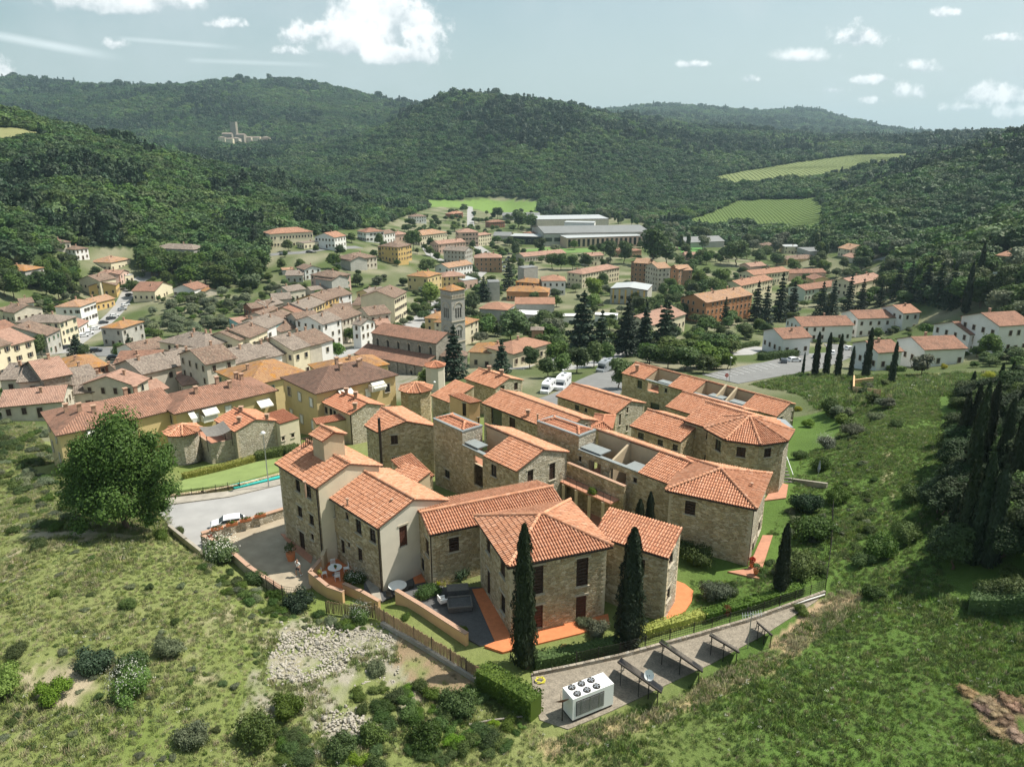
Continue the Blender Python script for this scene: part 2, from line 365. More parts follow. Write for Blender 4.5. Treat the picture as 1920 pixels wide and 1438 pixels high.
M['awning'] = pmat('cream_canvas_awning',(.72,.70,.62),.8,var=.05)
M['tealnet'] = pmat('teal_plastic_sheet',(.04,.42,.38),.55,var=.25,vscale=2)
M['lawn'] = pmat('mown_lawn_grass',(.20,.26,.085),.95,var=.2,vscale=.6,bump=(30,.4))
M['r_brown'] = tile_tex_mat('weathered_brown_roof_tiles',[(.21,.135,.10),(.30,.21,.155),(.17,.12,.095),(.36,.27,.20)],drk=.45)
M['r_grey'] = tile_tex_mat('grey_brown_roof_tiles',[(.25,.20,.165),(.33,.27,.22),(.20,.165,.14),(.38,.32,.26)],drk=.4)
M['r_red'] = tile_tex_mat('red_brown_roof_tiles',[(.29,.15,.10),(.36,.20,.14),(.24,.135,.095)],drk=.4)
M['r_dark'] = tile_tex_mat('dark_brown_roof_tiles',[(.17,.10,.075),(.22,.135,.10),(.14,.09,.07)],drk=.4)
M['r_orange'] = tile_tex_mat('orange_lichen_roof_tiles',[(.36,.19,.10),(.44,.26,.13),(.33,.18,.11)],lich=.45,drk=.3)
M['r_tan'] = tile_tex_mat('tan_roof_tiles',[(.40,.24,.15),(.47,.30,.20),(.34,.21,.14)],lich=.3,drk=.3)
M['r_pink'] = tile_tex_mat('pinkish_clay_roof_tiles',[(.38,.22,.16),(.45,.28,.21),(.33,.20,.15)],drk=.35)
M['r_terra'] = tile_tex_mat('terracotta_roof_tiles',[(.38,.20,.13),(.44,.245,.165),(.33,.18,.12)],drk=.3)
M['r_metal'] = pmat('pale_metal_roofing',(.42,.44,.44),.5,var=.08)
M['r_dgrey'] = pmat('grey_sheet_roofing',(.20,.205,.20),.6,var=.15,vscale=.3)
M['leaf'] = leaf_mat('broad_leaves',(.040,.080,.018),(.105,.160,.036))
M['leaf_bright'] = leaf_mat('bright_young_leaves',(.10,.19,.025),(.20,.30,.05),.35)
M['leaf_forest'] = leaf_mat('oak_wood_leaves',(.028,.068,.024),(.072,.135,.044),.25,.6,((.055,.115,.028),(.125,.20,.05)))
M['leaf_forest2'] = leaf_mat('dark_pine_foliage',(.018,.042,.018),(.042,.078,.032),.1)
M['leaf_deep'] = leaf_mat('shadow_toned_leaves',(.022,.046,.014),(.055,.092,.026))  # darkness of the shadowed slope wood is put into the leaf colour
M['leaf_cypress'] = leaf_mat('cypress_foliage',(.012,.022,.010),(.028,.046,.018),.08)
M['leaf_cedar'] = leaf_mat('cedar_needles',(.020,.040,.022),(.045,.075,.038),.1)
M['leaf_olive'] = leaf_mat('olive_leaves',(.10,.13,.065),(.21,.24,.14),.25)
M['leaf_box'] = leaf_mat('hedge_leaves',(.045,.085,.015),(.11,.17,.03))
M['leaf_yellow'] = leaf_mat('yellow_green_leaves',(.22,.25,.02),(.42,.40,.04),.3)
M['leaf_red'] = leaf_mat('red_photinia_leaves',(.22,.04,.02),(.38,.09,.04),.3)
M['flower'] = leaf_mat('white_flowers',(.55,.55,.45),(.7,.7,.6),.2)
M['grassblade'] = leaf_mat('meadow_grass_blades',(.145,.20,.048),(.29,.33,.11),.3,.8,up=.7)
M['grassdry'] = leaf_mat('dry_grass_blades',(.30,.27,.14),(.44,.40,.23),.3,.8,up=.7)
M['rock'] = pmat('pale_limestone_rubble',(.37,.34,.285),.95,var=.25,vscale=1.5,bump=(6,.6))
M['carwhite'] = pmat('white_car_paint',(.75,.76,.77),.25,spec=.5)
M['cardark'] = pmat('dark_car_paint',(.04,.045,.055),.25,spec=.5)
M['cargrey'] = pmat('grey_car_paint',(.28,.30,.32),.3,spec=.5)
M['tyre'] = pmat('black_rubber',(.02,.02,.02),.9)
M['skin'] = pmat('skin',(.45,.27,.19),.6)
M['cloth_white'] = pmat('white_cloth',(.75,.75,.73),.9)
M['cloth_dark'] = pmat('dark_cloth',(.04,.04,.05),.9)
# ------------------------------------------------------------------ terrain
CTRL = """0 1438 2|480 1438 1|960 1438 0|1440 1438 1.2|1920 1438 2.5|-500 1438 3|2500 1438 5
0 1250 2|300 1250 1.5|700 1300 .3|1100 1380 0|1500 1250 .8|1920 1200 3|-500 1200 2|2500 1150 6
0 1080 1.3|300 1080 1.2|450 1120 .3|640 1170 -.6|170 1150 1.6|560 1250 .5|850 1280 -.1|1000 1400 0
330 1000 -.9|250 1000 .4|100 990 .6|1050 1280 0|1200 1240 0|1400 1180 0|1540 1120 0|960 1190 0|1240 1165 0|810 1090 -.3|880 1150 -.1|700 1090 -.9
1403 1064 -.1|1480 1000 -.2|1500 930 -1|1300 1090 0|1350 1130 0|1600 1100 .5|1700 1100 1.6|1900 1080 4|1600 950 .5|1700 900 2|1650 800 0|1600 760 -5|1750 720 -8
1800 880 4.5|1920 880 7|2400 900 14|1920 720 -4|1850 800 2|1920 665 -17|2400 640 0
1850 665 -19|1760 690 -19|1700 700 -18|1600 706 -18|1500 706 -18.5|1450 690 -21|1300 700 -20|1380 730 -16|1230 775 -8|1330 790 -6|1460 830 -5|1560 800 -7|1500 735 -14|1600 740 -13
1050 745 -14|1130 715 -16|1000 700 -20|900 705 -20|850 690 -25|760 680 -28|870 770 -9|950 780 -8|780 790 -9
1000 870 -1.5|900 930 -1.2|830 935 -1.3|1100 900 -1|1180 950 -.5|1060 980 -.5|760 870 -3
400 900 -3.8|520 880 -3.6|560 850 -5.2|300 935 -2.5|420 872 -5.2|350 885 -4.8|700 870 -4|650 830 -7|560 795 -11|100 845 -12|300 850 -9|500 805 -13|650 765 -19|740 760 -19|560 740 -20
430 960 -1.7|350 1000 -1.7|520 930 -1.9|450 1045 -1.2|560 1090 -1.0|600 1100 -1|500 1000 -1.4|380 930 -2|0 930 -4|150 930 -2.5|0 860 -8|0 790 -16|0 760 -20|-500 900 -6|-500 700 -20
0 720 -26|300 705 -27|500 685 -29|200 650 -33|50 620 -36|400 620 -35|620 620 -36|300 560 -38|150 560 -37|700 600 -37|850 600 -38|1000 600 -38|1150 640 -32|1200 560 -40|1000 520 -43|1300 520 -43|1300 630 -32|1450 570 -40
1600 520 -42|1700 600 -31|1850 590 -20|1900 520 -10|2300 520 20|500 480 -28|600 470 -27|650 550 -37|750 500 -36|300 490 -29|200 495 -27|100 505 -25|50 525 -26|750 430 -36|850 430 -43|1000 460 -45|1100 450 -45|950 390 -45|1250 440 -45
1500 460 -43|1700 475 -38|1350 490 -43|1200 410 -45|1450 430 -42"""
CTRLD = """0 420 2|0 520 12|0 560 29|0 750 67|0 1000 50|-500 420 20|-500 750 90|200 470 -6|200 600 22|200 800 44|200 1000 30|400 600 -8|400 850 17|400 1050 0|600 620 -21|600 850 -14|740 900 -33|740 750 -35
430 2000 75|500 1500 19|200 1500 30|0 1500 50|740 1100 -30|740 1300 20|950 1200 -5|950 1400 60|980 1750 140|800 1900 138|1130 1700 108|1250 1650 66|1100 1400 55|1200 1200 -15|1000 1050 -40|850 1000 -42|1100 1000 -43
0 3200 300|100 3200 278|200 3000 250|350 2800 255|450 2800 256|560 2900 258|640 2900 235|720 3000 195|200 2200 130|350 2300 185|600 2200 120|650 1500 20|750 2000 80|900 2300 120|-500 3200 380|-500 2000 150
350 4500 220|0 5000 260|720 4500 150|1180 4500 250|1270 4800 278|1350 4800 250|1420 4800 235|1500 4800 262|1620 4800 160|1700 5500 150|1840 6000 150|1920 6000 130|2500 5000 200|960 4500 200|1270 7000 200|1700 7500 120|0 7500 300|2400 7500 150
1400 3000 110|1500 2500 70|1300 2300 95|1700 3000 80|1920 3000 70|1350 1400 12|1500 1600 33|1700 2000 60|1350 1150 -10|1700 1350 24|1530 1250 8|1450 800 -38|1450 950 -24|1300 850 -40|1300 1000 -35
1600 600 -22|1700 700 2|1850 750 22|1920 800 46|1920 450 -2|1800 420 -14|1600 900 -12|1920 1200 50|1700 1100 20|2500 800 90|2500 450 40|1700 500 -25|1500 650 -40|1200 750 -45|1000 800 -45|900 650 -44"""
pts = []
for ln in CTRL.replace('\n','|').split('|'):
 a = [float(q) for q in ln.split()]; p = atz(*a); pts.append((p.x,p.y,p.z))
for ln in CTRLD.replace('\n','|').split('|'):
 a,d,z = [float(q) for q in ln.split()]
 k = (a - 960) / F_; x = k * (d * cP - (z - H_) * sP); pts.append((x,d,z))
for x in (-120,-60,0,60,120): pts.append((x,0,2 + abs(x) * .03 + max(0,x) * .1)); pts.append((x,-40,3 + max(0,x) * .1))
PT = np.array(pts)
Y0 = 60.0
def uvw(x,y): return (x / (y + Y0)) * 1.6,np.log((y + Y0) / 60.0)
cu,cv = uvw(PT[:,0],PT[:,1])
def rbf_k(r2): return np.sqrt(r2 + 1e-5) ** 3 * 0 + np.where(r2 > 0,r2 * .5 * np.log(np.maximum(r2,1e-12)),0)
N = len(PT); D2 = (cu[:,None] - cu) ** 2 + (cv[:,None] - cv) ** 2
A = np.zeros((N + 3,N + 3)); A[:N,:N] = rbf_k(D2) + np.eye(N) * 2e-5; A[:N,N] = 1; A[:N,N + 1] = cu; A[:N,N + 2] = cv; A[N:,:N] = A[:N,N:].T
sol = np.linalg.solve(A,np.concatenate([PT[:,2],[0,0,0]]))
GU,GV = 420,420
U0,U1,V0,V1 = -1.15 * 1.6,1.15 * 1.6,math.log(20 / 60),math.log((8200 + Y0) / 60)
gu_ = np.linspace(U0,U1,GU); gv_ = np.linspace(V0,V1,GV)
HG = np.zeros((GV,GU))
for j in range(GV):
 r2 = (gu_[:,None] - cu) ** 2 + (gv_[j] - cv) ** 2
 HG[j] = rbf_k(r2) @ sol[:N] + sol[N] + sol[N + 1] * gu_ + sol[N + 2] * gv_[j]
def vnoise(x,y,seed):
 xi = np.floor(x); yi = np.floor(y); xf = x - xi; yf = y - yi
 def h(a,b):
  v = np.sin(a * 127.1 + b * 311.7 + seed * 74.7) * 43758.5453; return v - np.floor(v)
 sx = xf * xf * (3 - 2 * xf); sy = yf * yf * (3 - 2 * yf)
 return (h(xi,yi) * (1 - sx) + h(xi + 1,yi) * sx) * (1 - sy) + (h(xi,yi + 1) * (1 - sx) + h(xi + 1,yi + 1) * sx) * sy
yy = (np.exp(gv_) * 60 - Y0)[:,None]; xx = gu_[None,:] / 1.6 * (yy + Y0)
amp = np.clip((yy - 500) / 2500,0,1)
HG += amp * (vnoise(xx / 330,yy / 330,1) - .5) * 42 + amp * (vnoise(xx / 120,yy / 120,2) - .5) * 18
HG = np.maximum(HG,-46.5)
def hgrid0(x,y):
 x = np.asarray(x,float); y = np.asarray(y,float)
 u,v = uvw(x,np.maximum(y,-39.9))
 fu = np.clip((u - U0) / (U1 - U0) * (GU - 1),0,GU - 1.001); fv = np.clip((v - V0) / (V1 - V0) * (GV - 1),0,GV - 1.001)
 i = fu.astype(int); j = fv.astype(int); a = fu - i; b = fv - j
 return (HG[j,i] * (1 - a) + HG[j,i + 1] * a) * (1 - b) + (HG[j + 1,i] * (1 - a) + HG[j + 1,i + 1] * a) * b
FLAT = [('road',[(300,962),(312,946),(430,931),(527,908),(538,966),(388,1004),(384,1035),(330,1002)],-1.62,'roadpale'),
 ('pavement',[(312,946),(310,934),(430,920),(527,897),(527,907.5),(430,930.5)],-1.5,'concrete'),
 ('courtyard',[(378,1007),(534,964),(545,1005),(600,1040),(612,1050),(583,1102),(530,1114),(468,1068),(420,1025)],-1.15,'court'),
 ('terracotta_terrace',[(604,1066),(630,1035),(690,1040),(684,1075),(652,1096),(645,1116),(617,1108),(584,1086)],-.9,'cotto'),
 ('slate_yard',[(684,1072),(745,1050),(784,1050),(797,1092),(745,1114),(714,1128),(682,1112)],-.75,'slate'),
 ('gravel_yard',[(800,1092),(834,1100),(900,1100),(932,1204),(900,1210),(872,1194),(800,1150),(752,1112)],-.12,'slate'),
 ('terracotta_path',[(885,1104),(906,1102),(958,1190),(1140,1150),(1143,1168),(1087,1187),(943,1222),(908,1210),(928,1202)],-.06,'cotto'),
 ('terracotta_circle',[(1241,1167),(1268,1088),(1284,1094),(1300,1107),(1297,1126),(1285,1144),(1262,1160)],-.02,'cotto'),
 ('terracotta_path',[(1364,1071),(1402,1066),(1430,1003),(1449,1003),(1423,1084)],-.1,'cotto_dull'),
 ('terracotta_path',[(1433,938),(1455,903),(1478,908),(1474,933)],-.5,'cotto_dull'),
 ('courtyard',[(830,945),(1000,890),(1060,905),(1200,985),(1150,1010),(1050,930),(900,960)],-1.0,'cotto_dull'),
 ('',[(943,1215),(1140,1160),(1241,1160),(1290,1150),(1300,1160),(1000,1245)],-.35,'')]
LX0,LX1,LY0,LY1,LS = -48.,48.,30.,108.,.5
lx = np.arange(LX0,LX1 + .01,LS); ly = np.arange(LY0,LY1 + .01,LS); LXX,LYY = np.meshgrid(lx,ly); LZ = hgrid0(LXX,LYY)
for _n,_p,_z,_m in FLAT[::-1]:
 Q = [atz(a,b_,_z) for a,b_ in _p]
 n_ = len(Q); dm = np.full(LXX.shape,1e9); c_ = np.zeros(LXX.shape,bool)
 for i in range(n_):
  x0,y0 = Q[i].x,Q[i].y; x1,y1 = Q[(i + 1) % n_].x,Q[(i + 1) % n_].y; t_ = np.clip(((LXX - x0) * (x1 - x0) + (LYY - y0) * (y1 - y0)) / ((x1 - x0) ** 2 + (y1 - y0) ** 2),0,1)
  dm = np.minimum(dm,np.hypot(LXX - x0 - t_ * (x1 - x0),LYY - y0 - t_ * (y1 - y0))); c_ ^= ((y0 > LYY) != (y1 > LYY)) & (LXX < (x1 - x0) * (LYY - y0) / (y1 - y0 + 1e-9) + x0)
 w_ = np.where(c_,1.0,np.clip((2.6 - dm) / 1.9,0,1)); LZ = LZ * (1 - w_) + (_z - .14) * w_
def hgrid(x,y):
 x = np.asarray(x,float); y = np.asarray(y,float); z = hgrid0(x,y); m = (x > LX0) & (x < LX1 - LS) & (y > LY0) & (y < LY1 - LS)
 if not np.any(m): return z
 fx = np.clip((x - LX0) / LS,0,len(lx) - 1.001); fy = np.clip((y - LY0) / LS,0,len(ly) - 1.001); i = fx.astype(int); j = fy.astype(int); a = fx - i; b_ = fy - j
 zl = (LZ[j,i] * (1 - a) + LZ[j,i + 1] * a) * (1 - b_) + (LZ[j + 1,i] * (1 - a) + LZ[j + 1,i + 1] * a) * b_
 return np.where(m,zl,z)
def gz(x,y): return float(hgrid(x,y))
def hit(px,py,h=0.0,far=7000):
 """world point where the sight line meets the ground raised by h"""
 r = ray(px,py); y = 25.0; prev = 25.0
 while y < far:
  t = y / r.y; z = H_ + r.z * t
  if z < gz(r.x * t,y) + h:
   lo,hi = prev,y
   for _ in range(24):
    m = (lo + hi) / 2; t = m / r.y
    if H_ + r.z * t < gz(r.x * t,m) + h: hi = m
    else: lo = m
   t = hi / r.y; return Vector((r.x * t,hi,H_ + r.z * t))
  prev = y; y *= 1.01
 t = far / r.y; return Vector((r.x * t,far,H_ + r.z * t))
def project(x,y,z):
 z = z - H_; d = y * cP - z * sP; u = y * sP + z * cP
 return 960 + F_ * x / d,719 - F_ * u / d
def inpoly(x,y,poly):
 x = np.asarray(x); y = np.asarray(y); c = np.zeros(x.shape,bool); n = len(poly)
 for i in range(n):
  x0,y0 = poly[i][:2]; x1,y1 = poly[(i + 1) % n][:2]
  if y0 == y1: continue
  c ^= ((y0 > y) != (y1 > y)) & (x < (x1 - x0) * (y - y0) / (y1 - y0) + x0)
 return c
# ------------------------------------------------------------------ ground sheet
NU,NV = 680,800
u_ = np.linspace(U0,U1,NU); v_ = np.linspace(V0,V1,NV)
UU,VV = np.meshgrid(u_,v_); GY = np.exp(VV) * 60 - Y0; GX = UU / 1.6 * (GY + Y0); GZ = hgrid(GX,GY)
near = np.clip(1 - (GY - 60) / 60,0,1)
fl = GX.ravel(),GY.ravel(),GZ.ravel()
PX,PY = project(*fl)
TOWN = [(-200,1600),(-200,500),(60,492),(130,462),(280,468),(330,500),(480,545),(495,500),(500,455),(640,432),(700,428),(760,405),(850,375),(900,368),(1010,372),(1020,405),(1200,410),(1240,455),(1400,462),(1600,468),(1680,482),(1720,560),(1800,575),(1870,470),(2300,470),(2300,1600)]
FIELD_UP = [(1328,334),(1390,322),(1500,304),(1600,291),(1716,287),(1712,300),(1620,322),(1490,341),(1380,348),(1345,341)]
FIELD_LO = [(1255,424),(1330,400),(1385,376),(1530,371),(1549,392),(1548,425),(1500,436),(1400,428),(1310,428)]
FIELD_FLOOR = [(780,372),(860,378),(905,374),(1012,378),(1015,398),(920,400),(880,390),(800,388)]
FIELD_LEFT = [(-60,236),(30,240),(82,250),(70,262),(20,268),(-60,262)]
FORESTFREE = [[(400,240),(520,250),(525,274),(400,274)],TOWN,FIELD_UP,FIELD_LO,FIELD_FLOOR,FIELD_LEFT]
def is_free(x,y,z):
 px,py = project(x,y,z); f = (y < 255)
 for P in FORESTFREE: f |= inpoly(px,py,P) & (y < 1500)
 return f
vn = vnoise(fl[0] / 6,fl[1] / 6,5) * .5 + vnoise(fl[0] / 2.2,fl[1] / 2.2,6) * .3 + vnoise(fl[0] / 17,fl[1] / 17,7) * .4
col_ = np.zeros((len(PX),3))
def c3(*a): return np.array(a)
meadow = c3(.175,.225,.06)[None] * (1 - np.clip(vn - .35,0,.7)[:,None]) + c3(.27,.26,.13)[None] * np.clip(vn - .35,0,.7)[:,None]
col_[:] = meadow
right = np.clip((fl[0] - 6 - (fl[1] - 40) * .1) / 10,0,1)[:,None] * (fl[1] < 150)[:,None]
lush = c3(.085,.145,.032)[None] * (.8 + .5 * vn[:,None])
col_ = col_ * (1 - right) + lush * right
far_ = (fl[1] > 120)
tn = vnoise(fl[0] / 14,fl[1] / 14,9)[:,None]
tn = np.clip(tn * 1.6 - .2,0,1); towncol = c3(.085,.115,.04) * tn + c3(.25,.235,.16) * (1 - tn)
col_[far_] = towncol[far_]
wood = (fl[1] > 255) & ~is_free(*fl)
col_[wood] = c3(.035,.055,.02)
def paint(poly,c,ymax=400,ymin=0,soft=0,mixv=1.0,seed=3,thr=None):
 m = inpoly(PX,PY,poly) & (fl[1] < ymax) & (fl[1] > ymin)
 w = np.where(m,mixv,0.0)
 if thr is not None: w = w * np.clip((vnoise(fl[0] / 1.7,fl[1] / 1.7,seed) * .6 + vnoise(fl[0] / .7,fl[1] / .7,seed + 1) * .4 - thr) * 5,0,1)
 col_[:] = col_ * (1 - w[:,None]) + np.array(c)[None] * w[:,None]
for P,c in ((FIELD_UP,(.20,.235,.095)),(FIELD_LO,(.13,.185,.055)),(FIELD_FLOOR,(.17,.26,.07)),(FIELD_LEFT,(.24,.24,.11))): paint(P,c,1700,300)
DIRT = (.44,.37,.26)
paint([(25,1270),(80,1245),(150,1235),(190,1290),(215,1315),(120,1330),(60,1300)],DIRT,thr=.25)
paint([(20,1290),(60,1330),(50,1400),(0,1390)],DIRT,thr=.45)
paint([(480,1210),(560,1160),(660,1170),(730,1185),(800,1240),(820,1330),(760,1400),(620,1400),(560,1330),(440,1360),(470,1260)],(.36,.33,.26),thr=.38)
paint([(740,1180),(880,1270),(900,1300),(800,1330),(740,1240)],(.30,.22,.14),thr=.3)
paint([(0,1020),(60,990),(150,990),(190,1010),(100,1030),(20,1060)],DIRT,thr=.35)
paint([(0,680),(250,640),(420,640),(560,570),(700,570),(860,660),(700,760),(300,770),(0,790)],(.27,.25,.20),thr=.2)
paint([(380,1150),(480,1120),(600,1150),(560,1260),(430,1300),(330,1250)],(.34,.31,.19),thr=.55)
paint([(1000,1400),(1240,1330),(1440,1240),(1560,1150),(1620,1110),(1600,1140),(1450,1260),(1250,1345),(1030,1420)],(.46,.36,.20),thr=.15)
paint([(1440,1210),(1540,1120),(1610,1115),(1590,1145),(1480,1215)],(.46,.33,.21),thr=.1)
paint([(1800,1290),(1850,1310),(1920,1300),(1990,1400),(1900,1400),(1850,1370)],(.32,.22,.14),thr=.3)
paint([(1650,770),(1680,780),(1672,860),(1680,930),(1650,940),(1655,850)],(.38,.34,.19),thr=.5)
paint([(1600,740),(1700,700),(1800,700),(1760,740)],(.26,.23,.08),thr=.45)
paint([(0,980),(120,990),(300,985),(340,1000),(200,1010),(0,1000)],(.36,.32,.23),thr=.45)
me = bpy.data.meshes.new('ground')
idx = np.arange(NU * NV).reshape(NV,NU)
Fq = np.stack([idx[:-1,:-1],idx[:-1,1:],idx[1:,1:],idx[1:,:-1]],-1).reshape(-1,4)
hmic = (vnoise(fl[0] / 1.3,fl[1] / 1.3,21) - .5) * .3 * near.ravel() * (np.abs(fl[0]) < 400)
keep = np.zeros(len(PX))
for P in ([(0,1438),(0,1020),(330,1010),(520,1150),(700,1190),(1000,1380),(1000,1438)],[(1000,1438),(1240,1330),(1440,1245),(1560,1160),(1640,1100),(1560,1050),(1560,820),(1920,640),(1920,1438)]): keep[inpoly(PX,PY,P)] = 1
V = np.stack([fl[0],fl[1],fl[2] + hmic * keep],-1)
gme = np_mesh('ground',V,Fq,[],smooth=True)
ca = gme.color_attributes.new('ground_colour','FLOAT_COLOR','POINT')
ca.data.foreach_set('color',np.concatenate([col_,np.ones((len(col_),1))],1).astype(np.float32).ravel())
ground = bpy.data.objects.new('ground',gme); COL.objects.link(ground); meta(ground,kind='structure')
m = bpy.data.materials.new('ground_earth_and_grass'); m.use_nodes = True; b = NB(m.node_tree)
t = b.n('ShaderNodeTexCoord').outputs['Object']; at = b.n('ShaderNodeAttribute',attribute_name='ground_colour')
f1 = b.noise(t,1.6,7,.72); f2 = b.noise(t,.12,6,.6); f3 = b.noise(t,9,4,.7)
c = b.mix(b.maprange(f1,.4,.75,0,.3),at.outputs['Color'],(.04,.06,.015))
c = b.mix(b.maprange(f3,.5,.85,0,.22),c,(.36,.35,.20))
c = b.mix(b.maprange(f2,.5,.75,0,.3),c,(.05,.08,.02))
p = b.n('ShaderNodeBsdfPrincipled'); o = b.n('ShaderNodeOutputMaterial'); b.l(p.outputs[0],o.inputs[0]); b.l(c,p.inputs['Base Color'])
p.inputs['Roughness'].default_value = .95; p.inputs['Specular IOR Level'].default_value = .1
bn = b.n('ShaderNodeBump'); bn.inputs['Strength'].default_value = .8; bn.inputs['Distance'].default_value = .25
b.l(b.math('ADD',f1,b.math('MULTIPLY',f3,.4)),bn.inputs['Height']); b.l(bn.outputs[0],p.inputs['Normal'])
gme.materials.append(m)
def subdiv_poly(poly,step):
 """triangulated grid fill of a 2D polygon"""
 xs = [p[0] for p in poly]; ys = [p[1] for p in poly]; bm = bmesh.new()
 vs = [bm.verts.new((p[0],p[1],0)) for p in poly]
 tri = tessellate_polygon([[Vector((p[0],p[1],0)) for p in poly]])
 for q in tri:
  try: bm.faces.new([vs[i] for i in q])
  except ValueError: pass
 for axis,lo,hi in ((0,min(xs),max(xs)),(1,min(ys),max(ys))):
  k = lo + step
  while k < hi:
   co = Vector((k,0,0)) if axis == 0 else Vector((0,k,0)); no = Vector((1,0,0)) if axis == 0 else Vector((0,1,0))
   bmesh.ops.bisect_plane(bm,geom=bm.verts[:] + bm.edges[:] + bm.faces[:],plane_co=co,plane_no=no); k += step
 return bm
def sheet(name,pix,mat,off=.08,z=None,step=2.0,label=None,cat=None,kind='structure',world=None,thick=.25):
 """surface lying on the ground (draped) or level at z; its rim folded down so it has an edge"""
 P = world or [(hit(a,b_) if z is None else atz(a,b_,z)) for a,b_ in pix]
 bm = subdiv_poly([(p[0],p[1]) for p in P],step if z is None else 1e9)
 for v in bm.verts: v.co.z = (gz(v.co.x,v.co.y) + off) if z is None else z
 bm.normal_update()
 up = sum(f.normal.z for f in bm.faces)
 if up < 0: bmesh.ops.reverse_faces(bm,faces=bm.faces[:])
 be = [e for e in bm.edges if len(e.link_faces) == 1]
 r = bmesh.ops.extrude_edge_only(bm,edges=be)
 for v in r['geom']:
  if isinstance(v,bmesh.types.BMVert): v.co.z -= thick if z is None else max(thick,z - gz(v.co.x,v.co.y) + .3)
 me = bpy.data.meshes.new(name); bm.to_mesh(me); bm.free(); me.materials.append(mat)
 o = bpy.data.objects.new(name,me); COL.objects.link(o)
 if label: meta(o,label,cat)
 else: meta(o,kind=kind)
 return o
# ------------------------------------------------------------------ building kit
def clip(poly,f):
 """keep the part of the (x,y) polygon where f(x,y) >= 0 (f linear)"""
 out = []; n = len(poly)
 for i in range(n):
  a,b_ = poly[i],poly[(i + 1) % n]; fa,fb = f(a),f(b_)
  if fa >= -1e-9: out.append(a)
  if (fa > 1e-9 and fb < -1e-9) or (fa < -1e-9 and fb > 1e-9):
   t = fa / (fa - fb); out.append((a[0] + (b_[0] - a[0]) * t,a[1] + (b_[1] - a[1]) * t))
 return out
def ccw(P):
 a = sum(P[i][0] * P[(i + 1) % len(P)][1] - P[(i + 1) % len(P)][0] * P[i][1] for i in range(len(P)))
 return a > 0
def offset_poly(P,d):
 """inset a ccw polygon"""
 n = len(P); L = []
 for i in range(n):
  a,b_ = P[i],P[(i + 1) % n]; dx,dy = b_[0] - a[0],b_[1] - a[1]; l = math.hypot(dx,dy) or 1
  nx,ny = -dy / l,dx / l; dd = d[i] if isinstance(d,(list,tuple)) else d
  L.append((a[0] + nx * dd,a[1] + ny * dd,dx / l,dy / l))
 out = []
 for i in range(n):
  a,b_ = L[i - 1],L[i]; den = a[2] * b_[3] - a[3] * b_[2]
  if abs(den) < 1e-6: out.append((b_[0],b_[1])); continue
  t = ((b_[0] - a[0]) * b_[3] - (b_[1] - a[1]) * b_[2]) / den
  out.append((a[0] + a[2] * t,a[1] + a[3] * t))
 return out
M['quoin'] = tile_geo_mat('corner_stone',[(.44,.36,.24),(.58,.49,.34),(.50,.42,.29),(.66,.57,.42)],.02)
class Roof:
 """convex footprint P (ccw xy), eave height ze, pitch per edge in degrees (0 = gable/verge edge)"""
 def __init__(s,P,ze,pitch):
  s.P = [tuple(p[:2]) for p in P]; s.ze = ze; s.pl = []
  n = len(P)
  if not isinstance(pitch,(list,tuple)): pitch = [pitch] * n
  for i in range(n):
   if not pitch[i]: continue
   a,b_ = s.P[i],s.P[(i + 1) % n]; dx,dy = b_[0] - a[0],b_[1] - a[1]; l = math.hypot(dx,dy)
   nx,ny = -dy / l,dx / l; t = math.tan(R(pitch[i]))
   s.pl.append((nx * t,ny * t,ze - (a[0] * nx + a[1] * ny) * t,(a,b_),(nx,ny),t))
 def z(s,x,y): return min(p[0] * x + p[1] * y + p[2] for p in s.pl)
 def faces(s):
  out = []
  for i,p in enumerate(s.pl):
   poly = list(s.P)
   for j,q in enumerate(s.pl):
    if j != i: poly = clip(poly,lambda v,p=p,q=q: (q[0] - p[0]) * v[0] + (q[1] - p[1]) * v[1] + q[2] - p[2])
    if len(poly) < 3: break
   if len(poly) >= 3: out.append((p,poly))
  return out
TILE_PR = [(-.5,0.),(-.33,.62),(0,1.),(.33,.62),(.5,0.)]
